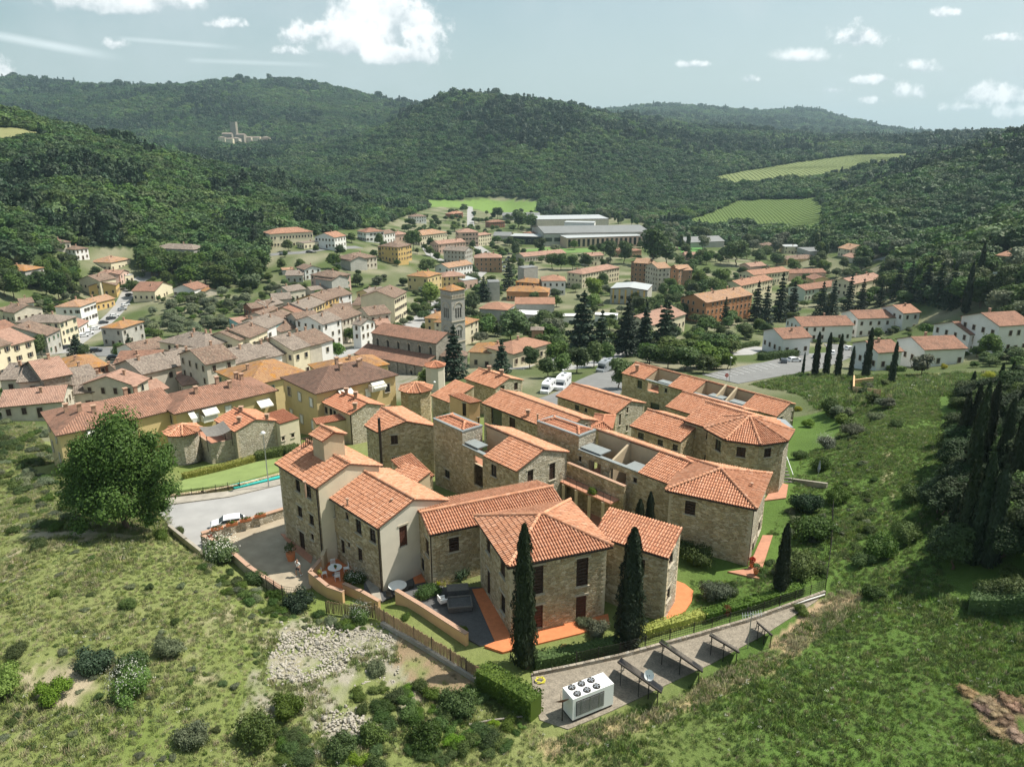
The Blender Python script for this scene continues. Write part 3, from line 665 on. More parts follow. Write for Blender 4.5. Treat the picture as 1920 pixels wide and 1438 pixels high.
def tile_face(mb,p,poly,pitch=.24,length=.40,r=.076,lift=.045,rng=random,jit=.016):
 (a,b_) = p[3]; dx,dy = b_[0] - a[0],b_[1] - a[1]; l = math.hypot(dx,dy); ex = Vector((dx / l,dy / l,0))
 nx,ny = p[4]; t = p[5]; c = 1 / math.sqrt(1 + t * t); up = Vector((nx * c,ny * c,t * c)); nn = ex.cross(up)
 if nn.z < 0: nn = -nn
 O = Vector((a[0],a[1],p[0] * a[0] + p[1] * a[1] + p[2]))
 S = [((v[0] - a[0]) * ex.x + (v[1] - a[1]) * ex.y,((v[0] - a[0]) * nx + (v[1] - a[1]) * ny) / c) for v in poly]
 s0,s1 = min(q[0] for q in S),max(q[0] for q in S); v1 = max(q[1] for q in S)
 ns = max(1,round((s1 - s0) / pitch)); ps = (s1 - s0) / ns
 n = len(S)
 for i in range(ns):
  s = s0 + (i + .5) * ps; ys = []
  for k in range(n):
   (xa,ya),(xb,yb) = S[k],S[(k + 1) % n]
   if (xa > s) != (xb > s): ys.append(ya + (yb - ya) * (s - xa) / (xb - xa))
  if len(ys) < 2: continue
  lo,hi = min(ys),max(ys); v = lo - .05
  while v < hi - .08:
   e = min(v + length + .05,hi)
   js = rng.uniform(-jit,jit); jh = rng.uniform(-.012,.012)
   A = O + ex * (s + js) + up * v + nn * (lift + .025 + jh); B = O + ex * (s + js * .3) + up * e + nn * (.012 + jh)
   pa = [A + ex * (q[0] * 2 * r) + nn * (q[1] * r * .95) for q in TILE_PR]; pb = [B + ex * (q[0] * 1.7 * r) + nn * (q[1] * r * .8) for q in TILE_PR]
   k = len(mb.v); mb.v += [tuple(x) for x in pa + pb]
   for q in range(4): mb.f.append((k + q,k + q + 1,k + q + 6,k + q + 5)); mb.m.append(0); mb.uv.append(None)
   v += length
def ridge_tiles(mb,A,B,r=.155,step=.40):
 A = Vector(A); B = Vector(B); d = B - A; L = d.length
 if L < .3: return
 n = max(1,round(L / step)); d /= L; side = d.cross(Vector((0,0,1))).normalized(); nn = side.cross(d)
 for i in range(n):
  a = A + d * (L * i / n) + nn * .125; b_ = A + d * (L * (i + 1) / n + .05) + nn * .095
  pa = [a + side * (q[0] * 2 * r) + nn * (q[1] * r) for q in TILE_PR]; pb = [b_ + side * (q[0] * 1.75 * r) + nn * (q[1] * r * .85) for q in TILE_PR]
  k = len(mb.v); mb.v += [tuple(x) for x in pa + pb]
  for q in range(4): mb.f.append((k + q,k + q + 1,k + q + 6,k + q + 5)); mb.m.append(0); mb.uv.append(None)
def roof_parts(th,rf,mat,geo=True,pitch=.24,name='roof',fascia=.10,thick=.12):
 """roof slab with thickness + modelled tiles (near) or mapped tiles (far)"""
 F = rf.faces(); mb = MB();
 for p,poly in F:
  (a,b_) = p[3]; l = math.hypot(b_[0] - a[0],b_[1] - a[1]); ex = ((b_[0] - a[0]) / l,(b_[1] - a[1]) / l); c = 1 / math.sqrt(1 + p[5] ** 2)
  top = [(v[0],v[1],p[0] * v[0] + p[1] * v[1] + p[2]) for v in poly]
  uv = [((v[0] - a[0]) * ex[0] + (v[1] - a[1]) * ex[1],((v[0] - a[0]) * p[4][0] + (v[1] - a[1]) * p[4][1]) / c) for v in poly]
  if not ccw(poly): top = top[::-1]; uv = uv[::-1]
  mb.poly(top,0,uv); mb.poly([(v[0],v[1],v[2] - thick) for v in top][::-1],1)
 n = len(rf.P)
 for i in range(n):
  a,b_ = rf.P[i],rf.P[(i + 1) % n]; pr = edge_profile(rf,a,b_)
  for k in range(len(pr) - 1):
   (xa,ya,za),(xb,yb,zb) = pr[k],pr[k + 1]
   mb.poly([(xa,ya,za - thick),(xb,yb,zb - thick),(xb,yb,zb),(xa,ya,za)],1)
 slab = mb.build(name,[M['pan'] if geo else mat,M['slab_edge']],th)
 if geo:
  tb = MB()
  for p,poly in F: tile_face(tb,p,poly,pitch)
  seen = set()
  for i in range(len(F)):
   for j in range(i + 1,len(F)):
    sh = [v for v in F[i][1] if any(abs(v[0] - w[0]) + abs(v[1] - w[1]) < .03 for w in F[j][1])]
    if len(sh) >= 2:
     P3 = sorted([(v[0],v[1],rf.z(*v)) for v in sh],key=lambda v: (v[2],v[0])); ridge_tiles(tb,P3[0],P3[-1])
  o = tb.build('tiles',mat,slab,world=True); meta(o,kind='stuff')
 return slab
def edge_profile(rf,a,b_):
 """points along the edge a->b with roof height, breaking where the active plane changes"""
 ts = {0.0,1.0}
 for i in range(len(rf.pl)):
  for j in range(i + 1,len(rf.pl)):
   p,q = rf.pl[i],rf.pl[j]
   fa = (p[0] - q[0]) * a[0] + (p[1] - q[1]) * a[1] + p[2] - q[2]; fb = (p[0] - q[0]) * b_[0] + (p[1] - q[1]) * b_[1] + p[2] - q[2]
   if fa * fb < 0:
    t = fa / (fa - fb); x,y = a[0] + (b_[0] - a[0]) * t,a[1] + (b_[1] - a[1]) * t
    if abs(p[0] * x + p[1] * y + p[2] - rf.z(x,y)) < 1e-4: ts.add(t)
 return [(a[0] + (b_[0] - a[0]) * t,a[1] + (b_[1] - a[1]) * t,rf.z(a[0] + (b_[0] - a[0]) * t,a[1] + (b_[1] - a[1]) * t)) for t in sorted(ts)]
def ray_vplane(px,py,a,b_):
 r = ray(px,py); nx,ny = -(b_[1] - a[1]),b_[0] - a[0]; t = (a[0] * nx + a[1] * ny) / (r.x * nx + r.y * ny)
 return Vector((r.x * t,r.y * t,H_ + r.z * t))
def wall_mesh(mb,a,b_,prof,zb,holes,depth=.22,m=0):
 """a->b wall seen from outside with a on the left... outward normal = (dy,-dx). prof: [(s,z)] from s=0 to L"""
 L = math.hypot(b_[0] - a[0],b_[1] - a[1]); e = Vector(((b_[0] - a[0]) / L,(b_[1] - a[1]) / L,0)); nin = Vector((-e.y,e.x,0)); O = Vector((a[0],a[1],0))
 outer = [(0,zb),(L,zb)] + [(s,z) for s,z in prof[::-1]]
 rings = [outer] + [[(s0,z0),(s0,z1),(s1,z1),(s1,z0)] for s0,z0,s1,z1 in holes]
 tri = tessellate_polygon([[Vector((s,z,0)) for s,z in r] for r in rings]); fl_ = [q for r in rings for q in r]
 for t in tri:
  P2 = [fl_[i] for i in t]
  ar = (P2[1][0] - P2[0][0]) * (P2[2][1] - P2[0][1]) - (P2[2][0] - P2[0][0]) * (P2[1][1] - P2[0][1])
  if ar < 0: P2 = P2[::-1]
  mb.poly([O + e * s + Vector((0,0,z)) for s,z in P2],m)
 for s0,z0,s1,z1 in holes:
  q = [(s0,z0),(s1,z0),(s1,z1),(s0,z1)]
  for k in range(4):
   (sa,za),(sb,zb2) = q[k],q[(k + 1) % 4]
   A = O + e * sa + Vector((0,0,za)); B = O + e * sb + Vector((0,0,zb2))
   mb.poly([A,B,B + nin * depth,A + nin * depth],m)
 return O,e,nin
def opening(th,O,e,nin,h,kind='win'):
 s0,z0,s1,z1 = h; w,hh = s1 - s0,z1 - z0; out = -nin
 c = O + e * (s0 + s1) / 2 + Vector((0,0,(z0 + z1) / 2)); ang = math.atan2(e.y,e.x)
 door = kind.startswith('door')
 fm = {'win': M['brownwood'],'door': M['redwood'],'shut': M['brownwood'],'green': M['greenwood'],'shade_panel': M['glass']}.get(kind,M['brownwood'])
 mb = MB()
 if kind == 'shade_panel':
  mb.box(c + nin * .19,(w,.04,hh),ang); return mb.build('opening',M['glass'],th)  # dark panel stands in for the shade inside an open doorway
 fr = .07
 for sx in (-1,1): mb.box(c + e * sx * (w / 2 - fr / 2) + nin * .12,(fr,.08,hh),ang)
 mb.box(c + Vector((0,0,hh / 2 - fr / 2)) + nin * .12,(w - 2 * fr,.08,fr),ang)
 if not door: mb.box(c - Vector((0,0,hh / 2 - fr / 2)) + nin * .12,(w - 2 * fr,.08,fr),ang)
 if kind in ('win',):
  mb.box(c + nin * .12,(.06,.07,hh - 2 * fr),ang)
  if hh > 1.1: mb.box(c + nin * .12,(w - 2 * fr,.05,.04),ang)
 else:
  nl = 2 if (w > .75) else 1
  for k in range(nl):
   cc = c + e * ((k - (nl - 1) / 2) * (w - 2 * fr) / nl); ww = (w - 2 * fr) / nl - .02
   for q in range(max(2,int(hh / .28))):
    zz = -hh / 2 + fr + (q + .5) * (hh - 2 * fr) / max(2,int(hh / .28)); mb.box(cc + Vector((0,0,zz)) + nin * .13,(ww,.04,.23),ang)
 f = mb.build('door' if door else 'window',fm,th)
 if kind == 'win':
  g = MB(); g.box(c + nin * .15,(w - 2 * fr,.02,hh - 2 * fr),ang); g.build('pane',M['glass'],f)
 s = MB()
 s.box(c + Vector((0,0,hh / 2 + .09)) + out * .0,(w + .34,.10,.16),ang); s.build('lintel',M['sill'],f)
 if not door:
  s = MB(); s.box(c - Vector((0,0,hh / 2 + .05)) + out * .03,(w + .24,.16,.09),ang); s.build('sill',M['sill'],f)
 return f
def bldg(name,label,P,ze,pitch,zb,wall='stone',roof='tile',over=.35,holes=(),geo=True,cat='house',group=None,name_wall='wall',tp=.24,pil=()):
 """P: roof outline xy at height ze. pitch: per-edge. holes: (edge, (pixel x0,y0,x1,y1), kind)"""
 P = [tuple(p[:2]) for p in P]
 if not ccw(P): raise ValueError(label)
 n = len(P); pt = list(pitch) if isinstance(pitch,(list,tuple)) else [pitch] * n
 rf = Roof(P,ze,pt)
 cx = sum(p[0] for p in P) / n; cy = sum(p[1] for p in P) / n
 th = thing(name,(cx,cy,zb),label,cat,group)
 if roof: roof_parts(th,rf,M[roof],geo,tp)
 ins = [over if pt[i] else over * .45 for i in range(n)]
 Wp = offset_poly(P,ins)
 W_ = wall if isinstance(wall,(list,tuple)) else [wall] * n
 names = sorted(set(W_));
 mbs = {w: MB() for w in names}; todo = []
 for i in range(n):
  a,b_ = Wp[i],Wp[(i + 1) % n]; L = math.hypot(b_[0] - a[0],b_[1] - a[1])
  if L < .05: continue
  pr = [(math.hypot(x - a[0],y - a[1]),z - .10) for x,y,z in edge_profile(rf,a,b_)]
  hs = []
  for (ei,q,kind) in holes:
   if ei != i: continue
   p0 = ray_vplane(q[0],(q[1] + q[3]) / 2,a,b_); p1 = ray_vplane(q[2],(q[1] + q[3]) / 2,a,b_); xm = (q[0] + q[2]) / 2
   e = Vector(((b_[0] - a[0]) / L,(b_[1] - a[1]) / L,0)); s0 = (p0 - Vector((a[0],a[1],0))).dot(e); s1 = (p1 - Vector((a[0],a[1],0))).dot(e)
   zt = ray_vplane(xm,q[1],a,b_).z; zb_ = ray_vplane(xm,q[3],a,b_).z
   if s0 > s1: s0,s1 = s1,s0
   s0 = max(.15,s0); s1 = min(L - .15,s1); zmax = min(z for s_,z in pr) if True else 0
   ztop = min(rf.z(a[0] + e.x * s0,a[1] + e.y * s0),rf.z(a[0] + e.x * s1,a[1] + e.y * s1)) - .3
   zt = min(zt,ztop); zb_ = max(zb_,zb + .05)
   if s1 - s0 < .2 or zt - zb_ < .25: continue
   if any(not (s1 < o_[0] or s0 > o_[2] or zt < o_[1] or zb_ > o_[3]) for o_,_ in hs): continue
   hs.append(((s0,zb_,s1,zt),kind))
  O,e,nin = wall_mesh(mbs[W_[i]],a,b_,pr,zb - 2.5,[h for h,_ in hs])
  todo += [(O,e,nin,h,k) for h,k in hs]
 for w in names: mbs[w].build(name_wall,M[w],th)
 qb = MB()
 if geo and wall != 'plaster':
  for i in range(n):
   if 'stone' not in W_[i] or 'stone' not in W_[i - 1]: continue
   p,a,b_ = Vector(Wp[i]),Vector(Wp[i - 1]),Vector(Wp[(i + 1) % n]); da,db = (a - p).normalized(),(b_ - p).normalized()
   if da.dot(db) < -.6: continue
   z = zb + .1; k = 0; ztop = rf.z(*p) - .35
   while z < ztop:
    hh = .17 + .1 * ((k * 7 + i * 3) % 5) / 5; e = da if k % 2 else db; o_ = db if k % 2 else da; ll = .34 + .05 * (k % 3); c = p + e * (ll / 2 - .02) + o_ * .09; qb.box((c.x,c.y,z + hh / 2),(ll,.23,hh - .025),math.atan2(e.y,e.x)); z += hh; k += 1
  if qb.v: meta(qb.build('corner_stones',M['quoin'],th),kind='stuff')
 for t in todo: opening(th,*t)
 return th,rf,Wp
def rect(A,B,depth):
 """ccw rectangle with front edge A->B (A left seen from outside), going depth to the back"""
 A = Vector(A[:2]); B = Vector(B[:2]); d = (B - A).normalized(); nrm = Vector((-d.y,d.x))
 return [A,B,B + nrm * depth,A + nrm * depth]
def on_roof(px,py,A,B,ze,pitch):
 """intersection of a sight line with the roof plane rising from eave A-B"""
 d = (Vector(B[:2]) - Vector(A[:2])).normalized(); nx,ny = -d.y,d.x; t = math.tan(R(pitch)); r = ray(px,py)
 k = (ze - H_ - (A[0] * nx + A[1] * ny) * t) / (r.z - (r.x * nx + r.y * ny) * t)
 return Vector((r.x * k,r.y * k,H_ + r.z * k))
def halfw(px,py,A,B,ze,pitch):
 p = on_roof(px,py,A,B,ze,pitch); d = (Vector(B[:2]) - Vector(A[:2])).normalized()
 return (p.x - A[0]) * -d.y + (p.y - A[1]) * d.x,(p.x - A[0]) * d.x + (p.y - A[1]) * d.y,p
def chimney(x,y,z,h=1.0,w=.55,mat='coping',label='small brick chimney on the roof',parent=None):
 mb = MB(); mb.box((x,y,z + h / 2 - .4),(w,w,h + .8)); mb.box((x,y,z + h + .06),(w + .2,w + .2,.12));
 for sx in (-1,1):
  for sy in (-1,1): mb.box((x + sx * w * .4,y + sy * w * .4,z + h + .2),(.09,.09,.18))
 mb.box((x,y,z + h + .33),(w + .26,w + .26,.08))
 return mb.build('chimney',M[mat],parent)
def pipe(parent,top,zb,r=.05):
 mb = MB(); mb.tube((top[0],top[1],zb),top,r,n=6); return mb.build('downpipe',M['gutter'],parent)
def gutter(parent,a,b_,z):
 mb = MB(); mb.bar((a[0],a[1],z),(b_[0],b_[1],z),.12,.11); return mb.build('gutter',M['gutter'],parent)
# ------------------------------------------------------------------ the stone hamlet in front
def eave(p0,p1,ze): return atz(*p0,ze),atz(*p1,ze)
rnd = random.Random(4)
FL,FR,BR,BL = [atz(*p,6.2) for p in [(953,1063),(1150,1024),(1069,938),(889,968)]]
th,rf,Wp = bldg('stone_house','square stone house with pyramid roof, nearest of all, two tall cypresses in front',[FL,FR,BR,BL],6.2,19,0,over=.38,
 holes=[(0,(996,1061,1019,1114),'shut'),(0,(1081,1046,1103,1098),'shut'),(0,(998,1135,1018,1180),'door'),(0,(1080,1117,1099,1160),'door'),
     (3,(912,1008,919,1036),'shut'),(3,(938,1048,947,1080),'shut'),(3,(913,1068,919,1116),'door2'),(3,(939,1113,947,1148),'win')])
gutter(th,FL,FR,6.08); gutter(th,BL,FL,6.08)
pipe(th,(Wp[0][0] - .1,Wp[0][1] + .6,6.0),0)
A,B = atz(1112,1003,5.7),atz(1254,1047,5.7); C_ = atz(1282,967,7.75); dirn = (Vector(B[:2]) - Vector(A[:2])).normalized(); nrm = Vector((-dirn.y,dirn.x))
dep = (Vector(C_[:2]) - Vector(B[:2])).dot(nrm)
th,rf,Wp = bldg('stone_house','stone house with one sloping roof plane, beside the orange paved circle',[A,B,C_,Vector(A[:2]) + (Vector(C_[:2]) - Vector(B[:2]))],5.7,[17,0,0,0],0,over=.32,
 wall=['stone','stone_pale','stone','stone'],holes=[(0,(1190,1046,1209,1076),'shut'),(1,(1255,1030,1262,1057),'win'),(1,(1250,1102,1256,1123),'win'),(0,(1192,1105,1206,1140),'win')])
gutter(th,A,B,5.6)
A,B0 = atz(805,1003,4.9),atz(900,983,4.9)
d = (Vector(B0[:2]) - Vector(A[:2])).normalized(); hw,s0,pk = halfw(791,956,A,B0,4.9,18)
hw2,s1,pk2 = halfw(1034,917,A,B0,4.9,18)
hwF = (hw + hw2) / 2
B = Vector(A[:2]) + d * (s1 + .3)
th,rf,Wp = bldg('stone_house','long low stone house with gabled roof running behind the front corner house',rect(A,B,hwF * 2.3),4.9,[18,0,13.8,0],-.6,over=.32,
 holes=[(0,(842,1007,861,1034),'shut'),(3,(798,1010,804,1040),'shut'),(3,(790,1045,795,1070),'win')])
gutter(th,A,B,4.8); pipe(th,(Wp[0][0] + .05,Wp[0][1] - .08,4.7),-1); HF = hwF
def gable(name,label,p0,p1,ze,p_far,pitch,zb,**k):
 A,B = atz(*p0,ze),atz(*p1,ze)
 if p_far is not None:
  C = atz(*p_far,ze); d = (Vector(B[:2]) - Vector(A[:2])).normalized(); dep = (Vector(C[:2]) - Vector(B[:2])).dot(Vector((-d.y,d.x)))
 else: dep = k.pop('depth')
 return (*bldg(name,label,rect(A,B,dep),ze,[pitch,0,pitch,0],zb,**k),A,B,dep)
th,rf,Wp,A,B,dep = gable('stone_house','stone house at the left end of the hamlet with a plastered turret on its roof',(515,868),(592,916),6.8,(720,875),20,-1.4,over=.32,
 wall=['stone','plaster_cream','plaster','stone'],
 holes=[(0,(554,899,562,921),'win'),(0,(574,911,583,933),'win'),(0,(558,949,566,969),'win'),(0,(580,965,588,984),'win'),(0,(562,998,571,1032),'door2'),(0,(583,1000,588,1012),'win')])
pipe(th,(Wp[1][0] - .15,Wp[1][1] - .06,6.6),-1.4,.07); gutter(th,A,B,6.7)
L1 = (A,B,dep,rf,th)
tA = on_roof(592,853,A,B,6.8,20); tB = on_roof(610,866,A,B,6.8,20)
d = (B - A).normalized(); d = Vector((d.x,d.y)); hb = (Vector(tB[:2]) - Vector(tA[:2])).dot(d); tA2 = Vector(tB[:2]) - d * (hb + .1)
tz = tB.z + 2.15
tp_ = rect(Vector(tA2) + Vector((d.y,-d.x)) * .25 - d * .2,Vector(tB[:2]) + Vector((d.y,-d.x)) * .25 + d * .2,2.6)
trf = Roof(tp_,tz,[22,0,22,0]); tt = MB()
tu = MB(); Wt = offset_poly([tuple(p) for p in tp_],.22)
for i in range(4):
 a,b_ = Wt[i],Wt[(i + 1) % 4]; pr = [(math.hypot(x - a[0],y - a[1]),z - .08) for x,y,z in edge_profile(trf,a,b_)]; wall_mesh(tu,a,b_,pr,tB.z - 1.2,[])
turret = tu.build('turret',M['plaster'],th)
rs = MB()
for p,poly in trf.faces(): rs.poly([(v[0],v[1],trf.z(*v)) for v in poly]); tile_face(tt,p,poly,.27); rs.poly([(v[0],v[1],trf.z(*v) - .1) for v in poly][::-1])
ridge_tiles(tt,(*(Vector(tp_[3]) * .5 + Vector(tp_[0]) * .5),trf.z(*(Vector(tp_[3]) * .5 + Vector(tp_[0]) * .5))),(*(Vector(tp_[1]) * .5 + Vector(tp_[2]) * .5),trf.z(*(Vector(tp_[1]) * .5 + Vector(tp_[2]) * .5))))
rs.build('turret_roof',M['pan'],turret); meta(tt.build('turret_tiles',M['tile'],turret),kind='stuff')
mb = MB(); r0 = on_roof(566,846,A,B,6.8,20); r1 = on_roof(590,858,A,B,6.8,20)
q0 = Vector((r0.x,r0.y,r0.z)); q1 = Vector((r1.x,r1.y,r1.z)); bk = Vector((-d.y,d.x,0)) * 1.8
for a,b_ in ((q0,q0 + bk),(q0 + bk,q1 + bk)):
 L = (b_ - a).length; n = max(3,int(L / .22))
 for i in range(n + 1):
  p = a + (b_ - a) * i / n; mb.box((p.x,p.y,r0.z + .75),(.05,.05,.9))
 mb.bar((a.x,a.y,r0.z + 1.2),(b_.x,b_.y,r0.z + 1.2),.08); mb.bar((a.x,a.y,r0.z + .35),(b_.x,b_.y,r0.z + .35),.06)
mb.build('balcony_railing',M['brownwood'],th)
th,rf,Wp,A,B,dep = gable('stone_house','stone house with white gable wall and brown door over the dining terrace',(600,922),(708,991),5.4,(830,932),20,-1.0,over=.3,
 wall=['stone','plaster_white','plaster','plaster'],
 holes=[(0,(619,941,628,966),'win'),(0,(648,960,653,974),'win'),(0,(667,974,677,1000),'win'),(0,(693,991,704,1016),'win'),(0,(621,995,632,1040),'shade_panel'),(0,(640,1012,646,1038),'door2'),(0,(652,1016,656,1026),'win'),(0,(671,1027,679,1052),'door2'),(1,(749,985,764,1025),'door')])
pipe(th,(Wp[1][0] - .15,Wp[1][1] - .06,5.2),-1.4,.07); gutter(th,A,B,5.3)
mb = MB()
# ------------------------------------------------------------------ wing kit: gabled wing with pieces of its front roof cut out for terraces
def wing(label,A,B,ze,hw,bd,pitch,segs,zb,wallf='stone',fw=.3,zp=None,holes=(),end_walls=('stone','stone_pale'),zf=None,tail=0,arches=()):
 A = Vector(A[:2]); B = Vector(B[:2]); d = (B - A).normalized(); nrm = Vector((-d.y,d.x)); L = (B - A).length; t = math.tan(R(pitch)); zr = ze + hw * t
 cx,cy = (A + B) / 2 + nrm * hw
 th = thing('stone_house',(cx,cy,zb),label,'house')
 P = lambda s,e,z: (A.x + d.x * s + nrm.x * e,A.y + d.y * s + nrm.y * e,z)
 ba,bb = P(L,hw + bd,0),P(-tail,hw + bd,0); fa,fb = P(-tail,hw,0),P(L,hw,0)
 brf = Roof([ba,bb,fa,fb],zr - bd * t,[pitch,0,0,0]); sl = roof_parts(th,brf,M['tile'])
 tb = MB(); ridge_tiles(tb,P(-tail,hw,zr),P(L,hw,zr)); meta(tb.build('ridge_tiles',M['tile'],sl),kind='stuff')
 W_ = MB(); Ew = MB(); Pl = MB(); todo = []
 def seg_wall(mb,a,b_,prof,hs):
  O,e,nin = wall_mesh(mb,a[:2],b_[:2],prof,zb - 3,[h for h,_ in hs]); todo.extend((O,e,nin,h,k) for h,k in hs)
 i0 = P(L,hw + bd - fw,0); i1 = P(-tail,hw + bd - fw,0); LL = L + tail
 wall_mesh(W_,i0[:2],i1[:2],[(0,zr - bd * t - .05),(LL,zr - bd * t - .05)],zb - 3,[])
 def endw(s,right,full,mb):
  f = fw if full else hw - .01
  za = ze + f * t - .1
  pr_pts = [(f,za)] + ([(hw,zr - .1)] if full else []) + [(hw + bd - fw,zr - (bd - fw) * t - .1)]
  if not full: pr_pts = [(hw,zr - .1),(hw + bd - fw,zr - (bd - fw) * t - .1)]
  e0,e1 = pr_pts[0][0],pr_pts[-1][0]
  if right: a,b_ = P(s,e0,0),P(s,e1,0); prof = [(e - e0,z) for e,z in pr_pts]
  else: a,b_ = P(s,e1,0),P(s,e0,0); prof = [(e1 - e,z) for e,z in pr_pts[::-1]]
  return a,b_,prof
 for (s0,s1,kind) in segs:
  s1 = min(s1,L)
  hs = []
  if kind == 'tile':
   frf = Roof([P(s0,0,0),P(s1,0,0),P(s1,hw,0),P(s0,hw,0)],ze,[pitch,0,0,0]); roof_parts(th,frf,M['tile'])
   ztop = ze + fw * t - .1
   for right,s in ((True,s1),(False,s0)):
    inset = -.05 if (0 < s < L) else .12; ss = s - inset if right else s + inset
    full = True; a,b_,prof = endw(ss,right,True,W_); mbx = (Ew if s in (0,L) or abs(s - L) < .01 else Pl)
    seg_hs = []
    if right and abs(s - L) < .01:
     for (w_,q,k_) in holes:
      if w_ == 'end': seg_hs.append((q,k_))
    hh = []
    aa,bb2 = Vector(a[:2]),Vector(b_[:2]); LLn = (bb2 - aa).length; ev = (bb2 - aa).normalized()
    for q,k_ in seg_hs:
     p0 = ray_vplane(q[0],(q[1] + q[3]) / 2,aa,bb2); p1 = ray_vplane(q[2],(q[1] + q[3]) / 2,aa,bb2); xm = (q[0] + q[2]) / 2
     u0 = (Vector(p0[:2]) - aa).dot(ev); u1 = (Vector(p1[:2]) - aa).dot(ev); z1_ = ray_vplane(xm,q[1],aa,bb2).z; z0_ = ray_vplane(xm,q[3],aa,bb2).z
     u0 = max(.15,u0); u1 = min(LLn - .15,u1)
     if u1 - u0 > .2 and z1_ - z0_ > .2: hh.append(((u0,z0_,u1,min(z1_,ztop - .1 + 1.2)),k_))
    seg_wall(mbx,a,b_,prof,hh)
  else: ztop = zp if zp is not None else ze - .3
  a,b_ = P(s0,fw,0),P(s1,fw,0); aa,bb2 = Vector(a[:2]),Vector(b_[:2]); ev = (bb2 - aa).normalized(); LLn = (bb2 - aa).length
  for (w_,q,k_) in holes:
   if w_ != 'f': continue
   p0 = ray_vplane(q[0],(q[1] + q[3]) / 2,aa,bb2); p1 = ray_vplane(q[2],(q[1] + q[3]) / 2,aa,bb2); xm = (q[0] + q[2]) / 2
   u0 = (Vector(p0[:2]) - aa).dot(ev); u1 = (Vector(p1[:2]) - aa).dot(ev)
   if (u0 + u1) / 2 < 0 or (u0 + u1) / 2 > LLn: continue
   z1_ = ray_vplane(xm,q[1],aa,bb2).z; z0_ = ray_vplane(xm,q[3],aa,bb2).z
   u0 = max(.1,u0); u1 = min(LLn - .1,u1); z1_ = min(z1_,ztop - .2)
   if u1 - u0 > .2 and z1_ - z0_ > .2: hs.append(((u0,z0_,u1,z1_),k_))
  seg_wall(W_,a,b_,[(0,ztop),(LLn,ztop)],hs)
  if kind == 'cut':
   zfl = zf if zf is not None else ztop - 1.0
   wall_mesh(Pl,P(s1,fw + .3,0)[:2],P(s0,fw + .3,0)[:2],[(0,ztop),(LLn,ztop)],zfl,[(LLn - h[2],max(h[1],zfl + .02),LLn - h[0],h[3]) for h,k_ in hs if k_ == 'arch' and h[3] > zfl + .3])
   wall_mesh(Pl,P(s0,hw,0)[:2],P(s1,hw,0)[:2],[(0,zr - .02),(LLn,zr - .02)],zfl,[])
   cp = MB(); a3,b3 = P(s0,fw + .15,ztop + .05),P(s1,fw + .15,ztop + .05); cp.bar(a3,b3,.46,.1); cp.build('parapet_coping',M['lead'],th)
   fb_ = MB(); fb_.poly([P(s0,fw + .3,zfl),P(s1,fw + .3,zfl),P(s1,hw,zfl),P(s0,hw,zfl)]); fb_.build('terrace_floor',M['cotto_dull'],th)
 wall = W_.build('wall',M[wallf],th);
 if Ew.v: Ew.build('gable_wall',M[end_walls[1]],th)
 if Pl.v: Pl.build('inner_wall',M['plaster'],th)
 for (O,e,nin,h,k) in todo:
  if k != 'arch': opening(th,O,e,nin,h,k)
 return th,P,zr,d,nrm
def lead_roof(th,P,s0,s1,e0,e1,z,k=.12):
 mb = MB(); pts = [P(s0,e0,0),P(s1,e0,0),P(s1,e1,0),P(s0,e1,0)]; mb.prism(pts,z - k,z); return mb.build('lead_flat_roof',M['lead'],th)
zeC = 5.0; A0,B0 = atz(905,854,zeC),atz(968.6,884,zeC)
d = (Vector(B0[:2]) - Vector(A0[:2])).normalized(); nrm = Vector((-d.y,d.x))
C0 = atz(1066,847,zeC); depC = (Vector(C0[:2]) - Vector(B0[:2])).dot(nrm); hwC = depC / 2
tl = ray_vplane(863,833,Vector(A0[:2]),Vector(B0[:2])); sA = (Vector(tl[:2]) - Vector(A0[:2])).dot(d)
AC = Vector(A0[:2]) + d * sA; LA = -sA; LC = (Vector(B0[:2]) - AC).length
thC,PC,zrC,dC,nC = wing('stone house with a sunlit two-opening gable behind the long low house',AC,B0,zeC,hwC,depC - hwC,19,[(0,LA + .1,'cut'),(LA + .1,LC,'tile')],-1.2,zp=zeC - .1,zf=zeC - 1.6,tail=.3,
  holes=[('f',(921,871,931,893),'win'),('end',(989,881,1000,903),'shut'),('end',(1030,868,1041,899),'shut'),('f',(888,857,905,912),'arch')])
lead_roof(thC,PC,.1,2.4,.5,1.9,zeC + .25);
